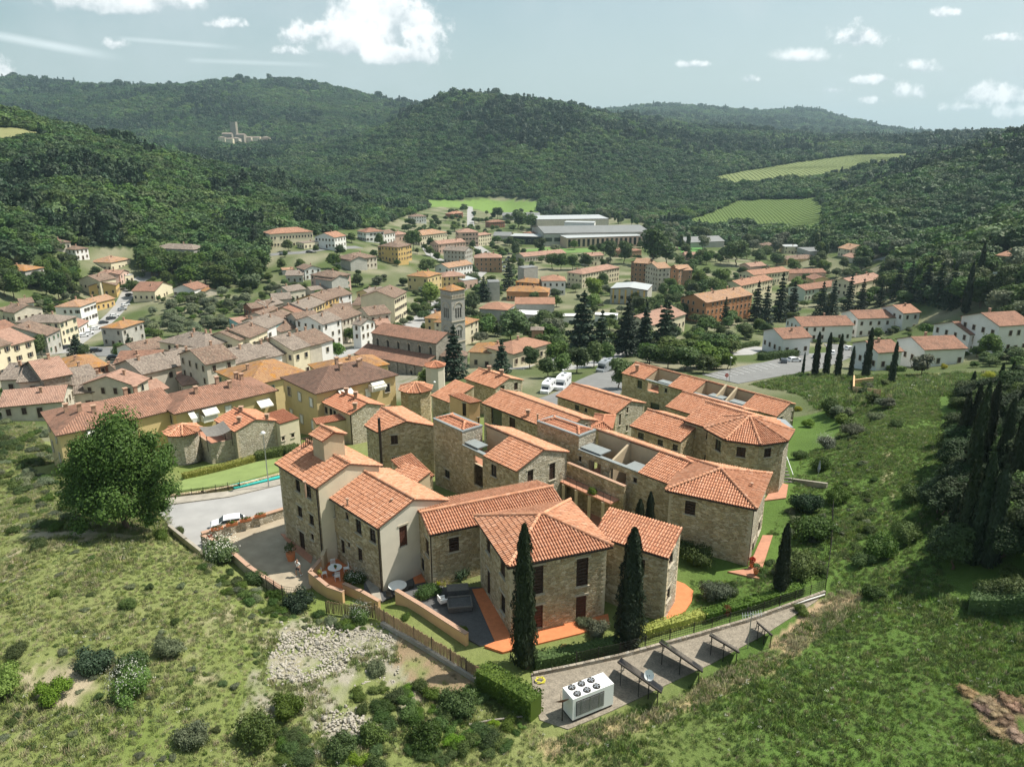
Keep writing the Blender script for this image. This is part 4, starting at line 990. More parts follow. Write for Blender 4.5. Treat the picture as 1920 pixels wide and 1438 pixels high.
def block(label,A,B,px0,px1,pxr,line,zb,hole=(),low=.9):
 a = ray_vplane(*px0,A,B); b_ = ray_vplane(*px1,A,B); zt = (a.z + b_.z) / 2; d = (B - A).normalized(); nrm = Vector((-d.y,d.x))
 c = atz(*pxr,zt); dep = (Vector(c[:2]) - Vector(b_[:2])).dot(nrm)
 a2,b2 = Vector(a[:2]) + nrm * .3,Vector(b_[:2]) + nrm * .3; Pq = [a2,b2,b2 + nrm * (dep - .3),a2 + nrm * (dep - .3)]
 th = thing('stone_tower_block',((a.x + c.x) / 2,(a.y + c.y) / 2,zb),label,'building'); mbs = [MB(),MB()]
 for i in range(4):
  p,q = Pq[i],Pq[(i + 1) % 4]; L = (q - p).length; hs = []
  for (ei,qq,kk) in hole:
   if ei != i: continue
   p0 = ray_vplane(qq[0],(qq[1] + qq[3]) / 2,p,q); p1 = ray_vplane(qq[2],(qq[1] + qq[3]) / 2,p,q); e = (q - p).normalized()
   u0 = (Vector(p0[:2]) - p).dot(e); u1 = (Vector(p1[:2]) - p).dot(e); z1 = ray_vplane((qq[0] + qq[2]) / 2,qq[1],p,q).z; z0 = ray_vplane((qq[0] + qq[2]) / 2,qq[3],p,q).z
   if u0 > .1 and u1 < L - .1: hs.append(((u0,z0,u1,z1),kk))
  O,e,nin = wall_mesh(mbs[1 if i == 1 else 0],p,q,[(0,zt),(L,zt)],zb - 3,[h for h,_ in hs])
  for h,kk in hs: opening(th,O,e,nin,h,kk)
 mbs[0].build('wall',M['stone'],th); mbs[1].build('sun_toned_wall',M['stone_pale'],th)  # sun-facing side has the sunlight put into its own stone colour
 Pin = offset_poly([tuple(p) for p in Pq],.26); mi = MB()
 for i in range(4): wall_mesh(mi,Pin[(i + 1) % 4],Pin[i],[(0,zt),(math.hypot(Pin[i][0] - Pin[(i + 1) % 4][0],Pin[i][1] - Pin[(i + 1) % 4][1]),zt)],zt - low - .5,[])
 mi.build('inner_wall',M['plaster'],th)
 Po = offset_poly([tuple(p) for p in Pq],-.05); cp = MB()
 for i in range(4):
  cp.poly([(*Po[i],zt + .09),(*Po[(i + 1) % 4],zt + .09),(*Pin[(i + 1) % 4],zt + .09),(*Pin[i],zt + .09)]); cp.poly([(*Po[i],zt - .05),(*Po[(i + 1) % 4],zt - .05),(*Po[(i + 1) % 4],zt + .09),(*Po[i],zt + .09)])
  cp.poly([(*Pin[(i + 1) % 4],zt - .05),(*Pin[i],zt - .05),(*Pin[i],zt + .09),(*Pin[(i + 1) % 4],zt + .09)])
 cp.build('parapet_coping',M['lead'],th)
 rf = Roof(Pin,zt - .05,[20,20,20,20]); roof_parts(th,rf,M['tile_red'])
 return th,Pq,zt
Av,Bv = Vector(A0[:2]),Vector(B0[:2])
Au = Av - nrm * .0
thT,PT_,ztT = block('tall rough stone block with leaded parapet, left of the middle house',Av,Bv,(808,787),(862.6,810),(906,799),None,-1.4,
   hole=[(0,(834,881,843,896),'win')])
# ------------------------------------------------------------------ right wing with arches and its square end house
zeG = 5.0; W0 = atz(1198.6,888.5,zeG - .1); ang = R(-47); dG = Vector((math.cos(ang),math.sin(ang))); nG = Vector((-dG.y,dG.x))
pC = Vector(W0[:2])
tl = ray_vplane(1081,840,pC,pC + dG); AG = Vector(tl[:2]); lenG = 0
er = ray_vplane(1247,915,pC,pC + dG); LG = (Vector(er[:2]) - AG).dot(dG) + .3
LcutG = (pC - AG).dot(dG) - .2
AG3 = Vector((AG.x,AG.y,zeG)); h1,s1_,_ = halfw(1123.5,806,AG3,AG3 + Vector((dG.x,dG.y,0)),zeG,19); h2,s2_,_ = halfw(1282,863.5,AG3,AG3 + Vector((dG.x,dG.y,0)),zeG,19)
hwG = (h1 + h2) / 2
thG,PG,zrG,_,_ = wing('long stone wing with two arched openings and a bare plaster ridge wall',AG,AG + dG * LG,zeG,hwG,2.6,19,[(0,LcutG,'cut'),(LcutG,LG,'tile')],-1.2,zp=zeG - .15,zf=zeG - 3.2,tail=.5,end_walls=('stone','stone'),
  holes=[('f',(1084,855,1090,865),'win'),('f',(1103,866,1126,912),'arch'),('f',(1142,882,1173,940),'arch'),('f',(1187,895,1194,905),'win')])
lead_roof(thG,PG,.1,2.9,.5,2.2,zeG + .15); lead_roof(thG,PG,LcutG - 2.2,LcutG - .1,.7,2.4,zeG - .2)
mb = MB(); sp = LcutG * .52
mb.poly([PG(sp,.7,zeG - .1),PG(sp,hwG,zeG + 1.1),PG(sp,hwG,zeG - 3.2),PG(sp,.7,zeG - 3.2)]); mb.poly([PG(sp + .25,.7,zeG - .1),PG(sp + .25,.7,zeG - 3.2),PG(sp + .25,hwG,zeG - 3.2),PG(sp + .25,hwG,zeG + 1.1)]); mb.poly([PG(sp,.7,zeG - .1),PG(sp + .25,.7,zeG - .1),PG(sp + .25,hwG,zeG + 1.1),PG(sp,hwG,zeG + 1.1)])
mb.build('partition_wall',M['plaster'],thG)
block('stone block with grey parapet and red roof at the head of the arched wing',pC,pC + dG,(1004,790),(1082,821),(1118.5,807),None,-1.4)
GA,GB,GC = atz(1247,919,5.6),atz(1419.5,955.5,5.6),atz(1447,889,5.6); GD = GA + (GC - GB)
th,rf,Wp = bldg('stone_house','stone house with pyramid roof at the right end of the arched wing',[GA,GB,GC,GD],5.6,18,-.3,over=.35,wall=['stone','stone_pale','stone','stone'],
 holes=[(0,(1284,939,1304,965),'shut'),(1,(1422,978,1425,995),'win'),(1,(1410,1018,1413,1040),'win'),(1,(1424,1005,1427,1030),'door')])
gutter(th,GA,GB,5.5); pipe(th,(Wp[1][0] + .06,Wp[1][1] + .05,5.4),-.5)
A,B = atz(1281,788,5.4),atz(1328,803,5.4); dd = (Vector(B[:2]) - Vector(A[:2])).normalized(); h,s,_ = halfw(1310,750,A,B,5.4,18); Bx = Vector(B[:2]) + dd * 4.2
_hA = (A,B)
th,rf,Wp = bldg('stone_house','stone house with glazed windows joined to the polygonal tower house',rect(A,Bx,2 * h),5.4,[18,0,18,0],-2,over=.3,holes=[(0,(1292.5,799,1304,818),'win'),(0,(1324,806,1330,824),'win'),(0,(1289,842,1300,856),'win'),(0,(1320,853,1327,872),'door2')])
gutter(th,A,B,5.3)
cxo,cyo,ro = 26.3,76.6,4.9
OP = [(cxo + ro * math.cos(R(a)),cyo + ro * math.sin(R(a))) for a in (180,225,268,309,350,35,90,135)]
th,rf,Wp = bldg('polygonal_stone_house','polygonal stone house with a fan shaped tiled roof and three windows on its rounded front',OP,5.6,18,-1,over=.4,
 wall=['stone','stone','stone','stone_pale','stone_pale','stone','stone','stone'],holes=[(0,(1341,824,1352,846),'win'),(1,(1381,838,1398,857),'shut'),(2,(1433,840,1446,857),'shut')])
for i in range(5): gutter(th,OP[i],OP[i + 1],5.5)
A,B = atz(1180,798,3.9),atz(1276,829,3.9); h,s,_ = halfw(1198,763.4,A,B,3.9,18)
th,rf,Wp = bldg('stone_house','low stone house with three small windows left of the glazed stone house',rect(A,B,2 * h),3.9,[18,0,18,0],-2.5,over=.3,holes=[(0,(1196,811,1207,823),'win'),(0,(1233,824,1243,835),'win'),(0,(1261,833,1271,845),'win')])
gutter(th,A,B,3.8)
A,B = atz(1247,762,2),atz(1300,778,2); h,s,_ = halfw(1262,730,A,B,2,18)
th,rf,Wp = bldg('stone_house','stone house roof wedged between the back row and the glazed stone house',rect(A,Vector(B[:2]) + (Vector(B[:2]) - Vector(A[:2])).normalized() * 5,2 * h),2,[18,0,18,0],-5,over=.3)
A,B = atz(1165,699.6,-1),atz(1457,781,-1); h1,s1_,_ = halfw(1193.5,679,A,B,-1,18); h2,s2_,_ = halfw(1480,757,A,B,-1,18); hwB = (h1 + h2) / 2; dB = (Vector(B[:2]) - Vector(A[:2])).normalized()
def sof(px,py): p = atz(px,py,-1); return (Vector(p[:2]) - Vector(A[:2])).dot(dB)
LB = (Vector(B[:2]) - Vector(A[:2])).length; S = [0,sof(1211,711),sof(1252,724),sof(1301,736),sof(1389,763),LB]
thB,PB,zrB,_,_ = wing('long back row stone building with tiled roofs alternating with open roof terraces',A,B,-1,hwB,1.6,18,
 [(S[0],S[1],'tile'),(S[1],S[2],'cut'),(S[2],S[3],'tile'),(S[3],S[4],'cut'),(S[4],S[5],'tile')],-8,zp=-1.1,zf=-3.0,
 holes=[('f',(1195,713,1204,728),'win'),('f',(1213,720,1235,736),'arch'),('f',(1246,728,1251,736),'win'),('f',(1219,756,1236,775),'shade_panel'),('end',(1460,782,1467,793),'win'),('end',(1484,770,1490,786),'win')])
lead_roof(thB,PB,S[1] + 2.2,S[2] - .1,.6,2,-.85); lead_roof(thB,PB,S[3] + 2.4,S[3] + 5,.6,2.0,-.85); lead_roof(thB,PB,S[4] - 2.5,S[4] - .2,.6,2.0,-.85)
for k,sp in enumerate(((S[3] + (S[4] - S[3]) * .40),(S[3] + (S[4] - S[3]) * .62))):
 mb = MB(); mb.poly([PB(sp,.7,-1.0),PB(sp,hwB,.25 + .3),PB(sp,hwB,-3),PB(sp,.7,-3)]); mb.poly([PB(sp + .3,.7,-1.0),PB(sp + .3,.7,-3),PB(sp + .3,hwB,-3),PB(sp + .3,hwB,.55)]); mb.poly([PB(sp,.7,-1.0),PB(sp + .3,.7,-1),PB(sp + .3,hwB,.55),PB(sp,hwB,.55)])
 mb.build('partition_wall',M['plaster'],thB)
chimney(*PB(sof(1178,700) * 0 + 2.2,1.4,0)[:2],-.5,.8,.45,parent=thB)
A,B = atz(903,755.5,2.6),atz(1002,794,2.6); h1,s1_,_ = halfw(939.5,731,A,B,2.6,18); h2,s2_,_ = halfw(1094,782.5,A,B,2.6,18); dd = (Vector(B[:2]) - Vector(A[:2])).normalized()
hD = (h1 + h2) / 2
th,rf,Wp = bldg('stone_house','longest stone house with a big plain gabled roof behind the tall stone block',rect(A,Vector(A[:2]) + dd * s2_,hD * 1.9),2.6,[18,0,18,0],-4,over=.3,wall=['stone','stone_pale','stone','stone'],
   holes=[(0,(921,768,941,798),'shade_panel'),(0,(955,783,966,802),'door2'),(1,(1098,795,1102,803),'win')])
gutter(th,A,B,2.5); p = on_roof(990,780,A,B,2.6,18); chimney(p.x,p.y,p.z,.5,.35,parent=th)
A,B = atz(1108,803,2.4),atz(1148,806,2.4)
th,rf,Wp = bldg('stone_house','small red hipped roof squeezed between two long stone houses',rect(A,B,5.0),2.4,[18,18,18,18],-3,roof='tile_red',over=.3)
A,B = atz(1042,742,.6),atz(1153,777.5,.6); C = atz(1188,749,.6); dd = (Vector(B[:2]) - Vector(A[:2])).normalized(); dep = (Vector(C[:2]) - Vector(B[:2])).dot(Vector((-dd.y,dd.x)))
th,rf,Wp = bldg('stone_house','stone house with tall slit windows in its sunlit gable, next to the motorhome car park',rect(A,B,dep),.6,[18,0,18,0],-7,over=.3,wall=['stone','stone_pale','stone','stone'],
   holes=[(0,(1078,759,1086,769),'win'),(0,(1096,765,1101,773),'win'),(1,(1161,776,1164,797),'win'),(1,(1175,763,1178,774),'win'),(1,(1174,797,1177,808),'win')])
gutter(th,A,B,.5)
zj = 1.2; A,B = atz(881,756,zj),atz(904,752,zj); top = atz(840,722.5,zj + 2.2); d2 = Vector(top[:2]) - Vector(A[:2])
P4 = [A,B,Vector(B[:2]) + d2,Vector(A[:2]) + d2]
th,rf,Wp = bldg('plaster_house','apricot plastered house with one steep roof plane beside the green roof garden',P4,zj,[17,0,0,0],-6,wall='plaster_orange',over=.2,
   holes=[(3,(867,756,874,780),'door2'),(0,(896,783,903,796),'win')])
A,B = atz(807,741,-1.2),atz(842,755,-1.2)
bldg('stone_house','small stone outbuilding with a red roof left of the apricot house',rect(A,B,5),-1.2,[17,0,0,0],-8,over=.25)
A,B = atz(870,709.5,-2.5),atz(928,728.6,-2.5); C = atz(984,713.5,-2.5); dd = (Vector(B[:2]) - Vector(A[:2])).normalized(); dep = (Vector(C[:2]) - Vector(B[:2])).dot(Vector((-dd.y,dd.x)))
th,rf,Wp = bldg('stone_house','stone house with aerial and chimneys on the ridge, furthest of the hamlet towards the church',rect(A,B,dep),-2.5,[18,0,18,0],-10,over=.3,wall=['stone','stone_pale','stone','stone'],holes=[(1,(938,722,946,731),'win'),(1,(964,717,971,731),'shut')])
for q in (.35,.75):
 p = Vector(A[:2]) + dd * ((Vector(B[:2]) - Vector(A[:2])).length * q) + Vector((-dd.y,dd.x)) * dep * .5; chimney(p.x,p.y,rf.z(p.x,p.y),.7,.5,parent=th)
mb = MB(); p = Vector(A[:2]) + dd * 3.2 + Vector((-dd.y,dd.x)) * dep * .55; z0 = rf.z(p.x,p.y); mb.tube((p.x,p.y,z0),(p.x,p.y,z0 + 3.4),.04,n=5)
for k in range(4): mb.bar((p.x - .5,p.y,z0 + 3.3 - k * .15),(p.x + .5,p.y,z0 + 3.3 - k * .15),.03)
mb.build('aerial',M['steel'],th)
c = atz(776,737,-2.2); c = (c.x,c.y + 2.6)
OP = [(c[0] + 2.9 * math.cos(R(22.5 + 45 * k)),c[1] + 2.9 * math.sin(R(22.5 + 45 * k))) for k in range(8)]
bldg('round_stone_turret','round stone turret with an eight sided red roof in front of the church',OP,-2.2,20,-9,over=.3)
A,B = atz(602,753.6,-1.8),atz(656,778,-1.8); C = atz(733,764.5,-1.8); dd = (Vector(B[:2]) - Vector(A[:2])).normalized(); dep = (Vector(C[:2]) - Vector(B[:2])).dot(Vector((-dd.y,dd.x)))
th,rf,Wp = bldg('stone_house','stone house with three chimneys and big stone gable, near the teal shelter',rect(A,B,dep),-1.8,[19,0,19,0],-7,over=.3,wall=['plaster','stone_pale','stone','stone'],roof='tile_red',
   holes=[(0,(609,763,614,775),'win'),(0,(618,766,623,779),'win'),(0,(625,770,630,782),'win')])
for q,e in ((.3,.5),(.62,.5),(.95,.2)):
 p = Vector(A[:2]) + dd * ((Vector(B[:2]) - Vector(A[:2])).length * q) + Vector((-dd.y,dd.x)) * dep * e; chimney(p.x,p.y,rf.z(p.x,p.y),.7,.45,parent=th)
pipe(th,(Wp[1][0] - .1,Wp[1][1] - .1,-2),-7,.08)
A,B = atz(593,796,-3),atz(650,786,-3)
bldg('plaster_annex','tan plastered annex with a low red lean-to roof below the three chimney house',rect(A,B,2.0),-3,[9,0,0,0],-7,wall='plaster',over=.12,roof='tile_red')
P0,P1,P2,P3 = atz(683,797.5,4.2),atz(708,811,4.2),atz(821,800,4.2),atz(752,762,4.2)
rfm = [P0,P1,P2,P3]
th,rf,Wp = bldg('stone_house','stone house with a black flue pipe on its front, left of the tall stone block',rfm,4.2,[19,0,17,0],-2.5,over=.3,
   holes=[(1,(733,816,746,833),'shut'),(1,(735,857,748,872),'win'),(1,(713,842,718,866),'door2')])
mb = MB(); p = ray_vplane(718,870,Vector(P1[:2]),Vector(P2[:2])); q = (p.x - .12,p.y - .25); mb.tube((q[0],q[1],-2.3),(q[0],q[1],6.0),.16,n=10); mb.build('flue_pipe',M['gutter'],th)
pipe(th,(Wp[0][0] + .1,Wp[0][1] - .08,4.0),-3); gutter(th,P0,P1,4.1)
A,B = atz(776,905,1.8),atz(815,891,1.8); top = atz(774,869,3.0); nr = Vector(top[:2]) - (Vector(A[:2]) + Vector(B[:2])) / 2
top2 = Vector(atz(730,884,3.0)[:2])
bldg('porch','low tiled porch roof in the courtyard below the tall stone block',rect(A,B,4.2),1.8,[17,0,0,0],-1.3,over=.25,cat='porch')
A2,B2 = atz(726,888,2.4),atz(776,906,2.4)
bldg('porch','small tiled canopy over the courtyard behind the white gable house',rect(A2,B2,2.6),2.2,[12,0,0,0],-1.3,over=.2,cat='porch',wall='plaster')
A,B = atz(401,787.5,-1.2),atz(440,810,-1.2); C = atz(523,791,-1.2); dd = (Vector(B[:2]) - Vector(A[:2])).normalized(); dep = (Vector(C[:2]) - Vector(B[:2])).dot(Vector((-dd.y,dd.x)))
th,rf,Wp = bldg('stone_house','pale stone house with a red gabled roof above the mown lawn and yellow hedge',rect(A,B,dep),-1.2,[18,0,18,0],-5.6,over=.2,wall=['stone_pale'] * 4,roof='tile_red')
for q,e in ((.35,.5),(.75,.25),(.95,.8)):
 p = Vector(A[:2]) + dd * ((Vector(B[:2]) - Vector(A[:2])).length * q) + Vector((-dd.y,dd.x)) * dep * e; chimney(p.x,p.y,rf.z(p.x,p.y),.5,.4,parent=th)
A,B = atz(524,795,-1.4),atz(561,784,-1.4)
bldg('plaster_annex','cream plastered annex with two tiny windows right of the pale stone house',rect(A,B,4),-1.4,[7,0,0,0],-5.6,wall='plaster_cream',over=.08,roof='tile_red',holes=[(0,(528,818,534,826),'win'),(0,(546,812,552,820),'win')])
def slabwalls(name,label,pix,z,zb,wall,cat='wall',floor=None,th_=.3,par=.0,holes=()):
 """terrace block: walls round a polygon, floor inside lowered by par"""
 P = [tuple(atz(*p,z)[:2]) for p in pix]
 if not ccw(P): P = P[::-1]
 cx = sum(p[0] for p in P) / len(P); cy = sum(p[1] for p in P) / len(P)
 th = thing(name,(cx,cy,zb),label,cat); w = MB(); cp = MB(); Pi = offset_poly(P,th_); n = len(P)
 for i in range(n):
  a,b_ = P[i],P[(i + 1) % n]; L = math.hypot(b_[0] - a[0],b_[1] - a[1]); hs = []
  for (ei,q,k) in holes:
   if ei == i:
    p0 = ray_vplane(q[0],(q[1] + q[3]) / 2,a,b_); p1 = ray_vplane(q[2],(q[1] + q[3]) / 2,a,b_); e = Vector(((b_[0] - a[0]) / L,(b_[1] - a[1]) / L)); u0 = (Vector(p0[:2]) - Vector(a)).dot(e); u1 = (Vector(p1[:2]) - Vector(a)).dot(e)
    z1 = ray_vplane((q[0] + q[2]) / 2,q[1],a,b_).z; z0 = ray_vplane((q[0] + q[2]) / 2,q[3],a,b_).z
    if u0 > .1 and u1 < L - .1: hs.append((u0,z0,u1,z1))
  O,e,nin = wall_mesh(w,a,b_,[(0,z),(L,z)],zb - 2,hs)
  for h in hs: opening(th,O,e,nin,h,'win')
  if par:
   c,d_ = Pi[i],Pi[(i + 1) % n]; Li = math.hypot(d_[0] - c[0],d_[1] - c[1]); wall_mesh(w,d_,c,[(0,z),(Li,z)],z - par,[])
   cp.poly([(*P[i],z + .004),(*P[(i + 1) % n],z + .004),(*Pi[(i + 1) % n],z + .004),(*Pi[i],z + .004)])
 w.build('wall',M[wall],th)
 if par: cp.build('coping',M['coping'],th)
 f = MB(); f.poly([(*p,z - par) for p in (Pi if par else P)]); f.build('terrace_floor',M[floor or 'cotto_dull'],th)
 return th,P
slabwalls('terrace_block','pale stone block with a roof terrace under the eight sided roof, above the lawn',[(318,826),(375,818),(394,833),(446,821),(425,800),(330,800)],-2.6,-5.6,'stone_pale','terrace',par=.6,holes=[])
c = atz(329,818,-1.3); c = (c.x,c.y + 2.2)
OP = [(c[0] + 2.5 * math.cos(R(22.5 + 45 * k)),c[1] + 2.5 * math.sin(R(22.5 + 45 * k))) for k in range(8)]
bldg('garden_kiosk','eight sided tiled kiosk roof on the terrace beside the big leafy tree',OP,-1.3,20,-3.2,over=.5,wall='stone_pale',cat='kiosk')
mb = MB(); a,b_,c_,d_ = atz(388,806,-.8),atz(430,797,-1.1),atz(423,797,-.6),atz(378,797,-.4)
A3,B3 = Vector(atz(387,818,-.9)),Vector(atz(433,806,-.9)); nn3 = Vector((-(B3 - A3).y,(B3 - A3).x,0)).normalized() * 2.2
th = thing('shade_canopy',(A3 + B3) / 2 - Vector((0,0,1.6)),'sagging dark grey reed canopy over the roof terrace','canopy')
mb = MB(); n = 6
for i in range(n):
 for j in range(3):
  f = lambda i,j: A3 + (B3 - A3) * (i / n) + nn3 * (j / 3) + Vector((0,0,.25 * j - .35 * math.sin(math.pi * i / n)))
  mb.poly([f(i,j),f(i + 1,j),f(i + 1,j + 1),f(i,j + 1)])
mb.build('canopy_sheet',M['greywood'],th)
mb = MB()
for p in (A3,B3,A3 + nn3,B3 + nn3): mb.tube((p.x,p.y,p.z - 2.2),p,.05,n=6)
mb.build('canopy_posts',M['iron'],th)
# ------------------------------------------------------------------ the town
SHARED = {}
def win_mesh(kind,w=.9,h=1.35):
 """one window as a little relief on a far wall: frame, recessed pane, shutters"""
 key = (kind,w,h)
 if key in SHARED: return SHARED[key]
 mb = MB(); f = .09
 for sx in (-1,1): mb.box((sx * (w / 2 + f / 2),-.04,0),(f,.14,h + 2 * f),m=1)
 mb.box((0,-.04,h / 2 + f / 2),(w,.14,f),m=1); mb.box((0,-.07,-h / 2 - f / 2),(w + .1,.2,f),m=1)
 if kind in ('brown','green','white'): # closed louvred leaves
  for sx in (-1,1): mb.box((sx * w * .25,-.03,0),(w * .47,.05,h - .04),m=2)
 else:
  mb.box((0,-.02,0),(w,.02,h),m=0)
  if kind in ('obrown','ogreen'):
   for sx in (-1,1): mb.box((sx * (w * .74 + f),-.06,0),(w * .46,.05,h),m=2)
  else: mb.box((0,-.035,0),(.05,.03,h),m=2)
 me = bpy.data.meshes.new('window_' + kind); me.from_pydata([v for v in mb.v],[],mb.f)
 for m_ in (M['glass'],M['sill'],M[{'brown': 'brownwood','obrown': 'brownwood','green': 'greenwood','ogreen': 'greenwood','white': 'whitepaint','glass': 'brownwood'}[kind]]): me.materials.append(m_)
 me.polygons.foreach_set('material_index',mb.m); me.update(); SHARED[key] = me; return me
def place_part(name,me,parent,loc,rz):
 o = bpy.data.objects.new(name,me); COL.objects.link(o); o.parent = parent; o.location = Vector(loc) - parent.location; o.rotation_euler = (0,0,rz); return o
def far_house(A,B,depth,zb,h,roof='G',wall='cream',rt='r_brown',label='',floors=None,wk='brown',rng=None,over=.45,chim=1,cat='house',pitch=19,sides=True,dens=2.6,door=True,name='town_house'):
 A = Vector(A[:2]); B = Vector(B[:2]); P = rect(A,B,depth); ze = zb + h
 pt = {'G': [pitch,0,pitch,0],'X': [0,pitch,0,pitch],'H': [pitch] * 4,'S': [pitch * .6,0,0,0],'F': [2,0,0,0]}[roof]
 P2 = offset_poly([tuple(p) for p in P],-over if roof != 'F' else -.05)
 rf = Roof(P2,ze,pt); c = sum((Vector(p) for p in P),Vector((0,0))) / 4
 th = thing(name,(c.x,c.y,zb),label,cat); roof_parts(th,rf,M[rt],False,thick=.18)
 wb = MB(); rng = rng or random.Random(int(abs(A.x * 7 + A.y * 13)) + 1); Pw = [tuple(p) for p in P]
 for i in range(4):
  a,b_ = Pw[i],Pw[(i + 1) % 4]; pr = [(math.hypot(x - a[0],y - a[1]),z - .1) for x,y,z in edge_profile(rf,a,b_)]
  wall_mesh(wb,a,b_,pr,zb - 4,[])
 wb.build('wall',M[wall],th)
 floors = floors if floors is not None else max(1,int(h / 2.9)); rot0 = math.atan2(B.y - A.y,B.x - A.x)
 if floors:
  for i in ((0,1,3) if sides else (0,)):
   a,b_ = Vector(Pw[i]),Vector(Pw[(i + 1) % 4]); L = (b_ - a).length; d = (b_ - a) / L; out = Vector((d.y,-d.x))
   mid = (a + b_) / 2
   if out.dot(Vector((0,0)) - mid) < 0: continue           # faces away from the valley's viewing side
   n = max(1,int(L / dens)); fh = h / floors
   for f in range(floors):
    z = zb + f * fh + min(1.75,fh * .56)
    for k in range(n):
     if rng.random() < .1: continue
     s = (k + .5) * L / n + rng.uniform(-.12,.12); isd = (f == 0 and door and i == 0 and k == n // 2)
     kd = wk if rng.random() < .8 else 'glass'
     me = win_mesh('brown',1.0,2.1) if isd else win_mesh(kd,.85 if fh < 3.2 else .95,1.15 if fh < 3 else 1.4)
     p = a + d * s + out * .03
     place_part('door' if isd else 'window',me,th,(p.x,p.y,zb + 1.05 if isd else z),math.atan2(d.y,d.x))
 for k in range(chim):
  u,v = rng.uniform(.25,.8),rng.uniform(.3,.6); p = Vector(Pw[0]) + (Vector(Pw[1]) - Vector(Pw[0])) * u + (Vector(Pw[3]) - Vector(Pw[0])) * v
  mb = MB(); z0 = rf.z(p.x,p.y); mb.box((p.x,p.y,z0 + .35),(.5,.5,1.4),rot0); mb.box((p.x,p.y,z0 + 1.12),(.7,.7,.12),rot0); mb.build('chimney',M['coping'],th)
 return th,rf,Pw
CR = {'1': (0,400),'2': (400,380),'3': (800,380),'4': (1160,400),'5': (1420,380),'6': (300,560),'7': (60,660)}
KS = {'7': .2817}
def H(c,ax,ay,bx,by,depth,h,roof,wall,rt,label,**k):
 ox,oy = CR[c]; s = KS.get(c,.2608)
 a = (ox + ax * s,oy + ay * s); b_ = (ox + bx * s,oy + by * s)
 A = hit(*a,h); ze = A.z; B = atz(*b_,ze)
 L = (Vector(B[:2]) - Vector(A[:2])).length; m_ = (abs(b_[0] - a[0]) / F_) * A.y * 2.7 + 4
 if L > m_:
  B2 = hit(*b_,h); d = Vector(B2[:2]) - Vector(A[:2])
  if d.length > m_: d = d.normalized() * m_
  B = Vector((*(Vector(A[:2]) + d),ze))
 return far_house(A,B,depth * (1.3 if c in '1245' else 1.1),ze - h,h,roof,wall,rt,label,**k)
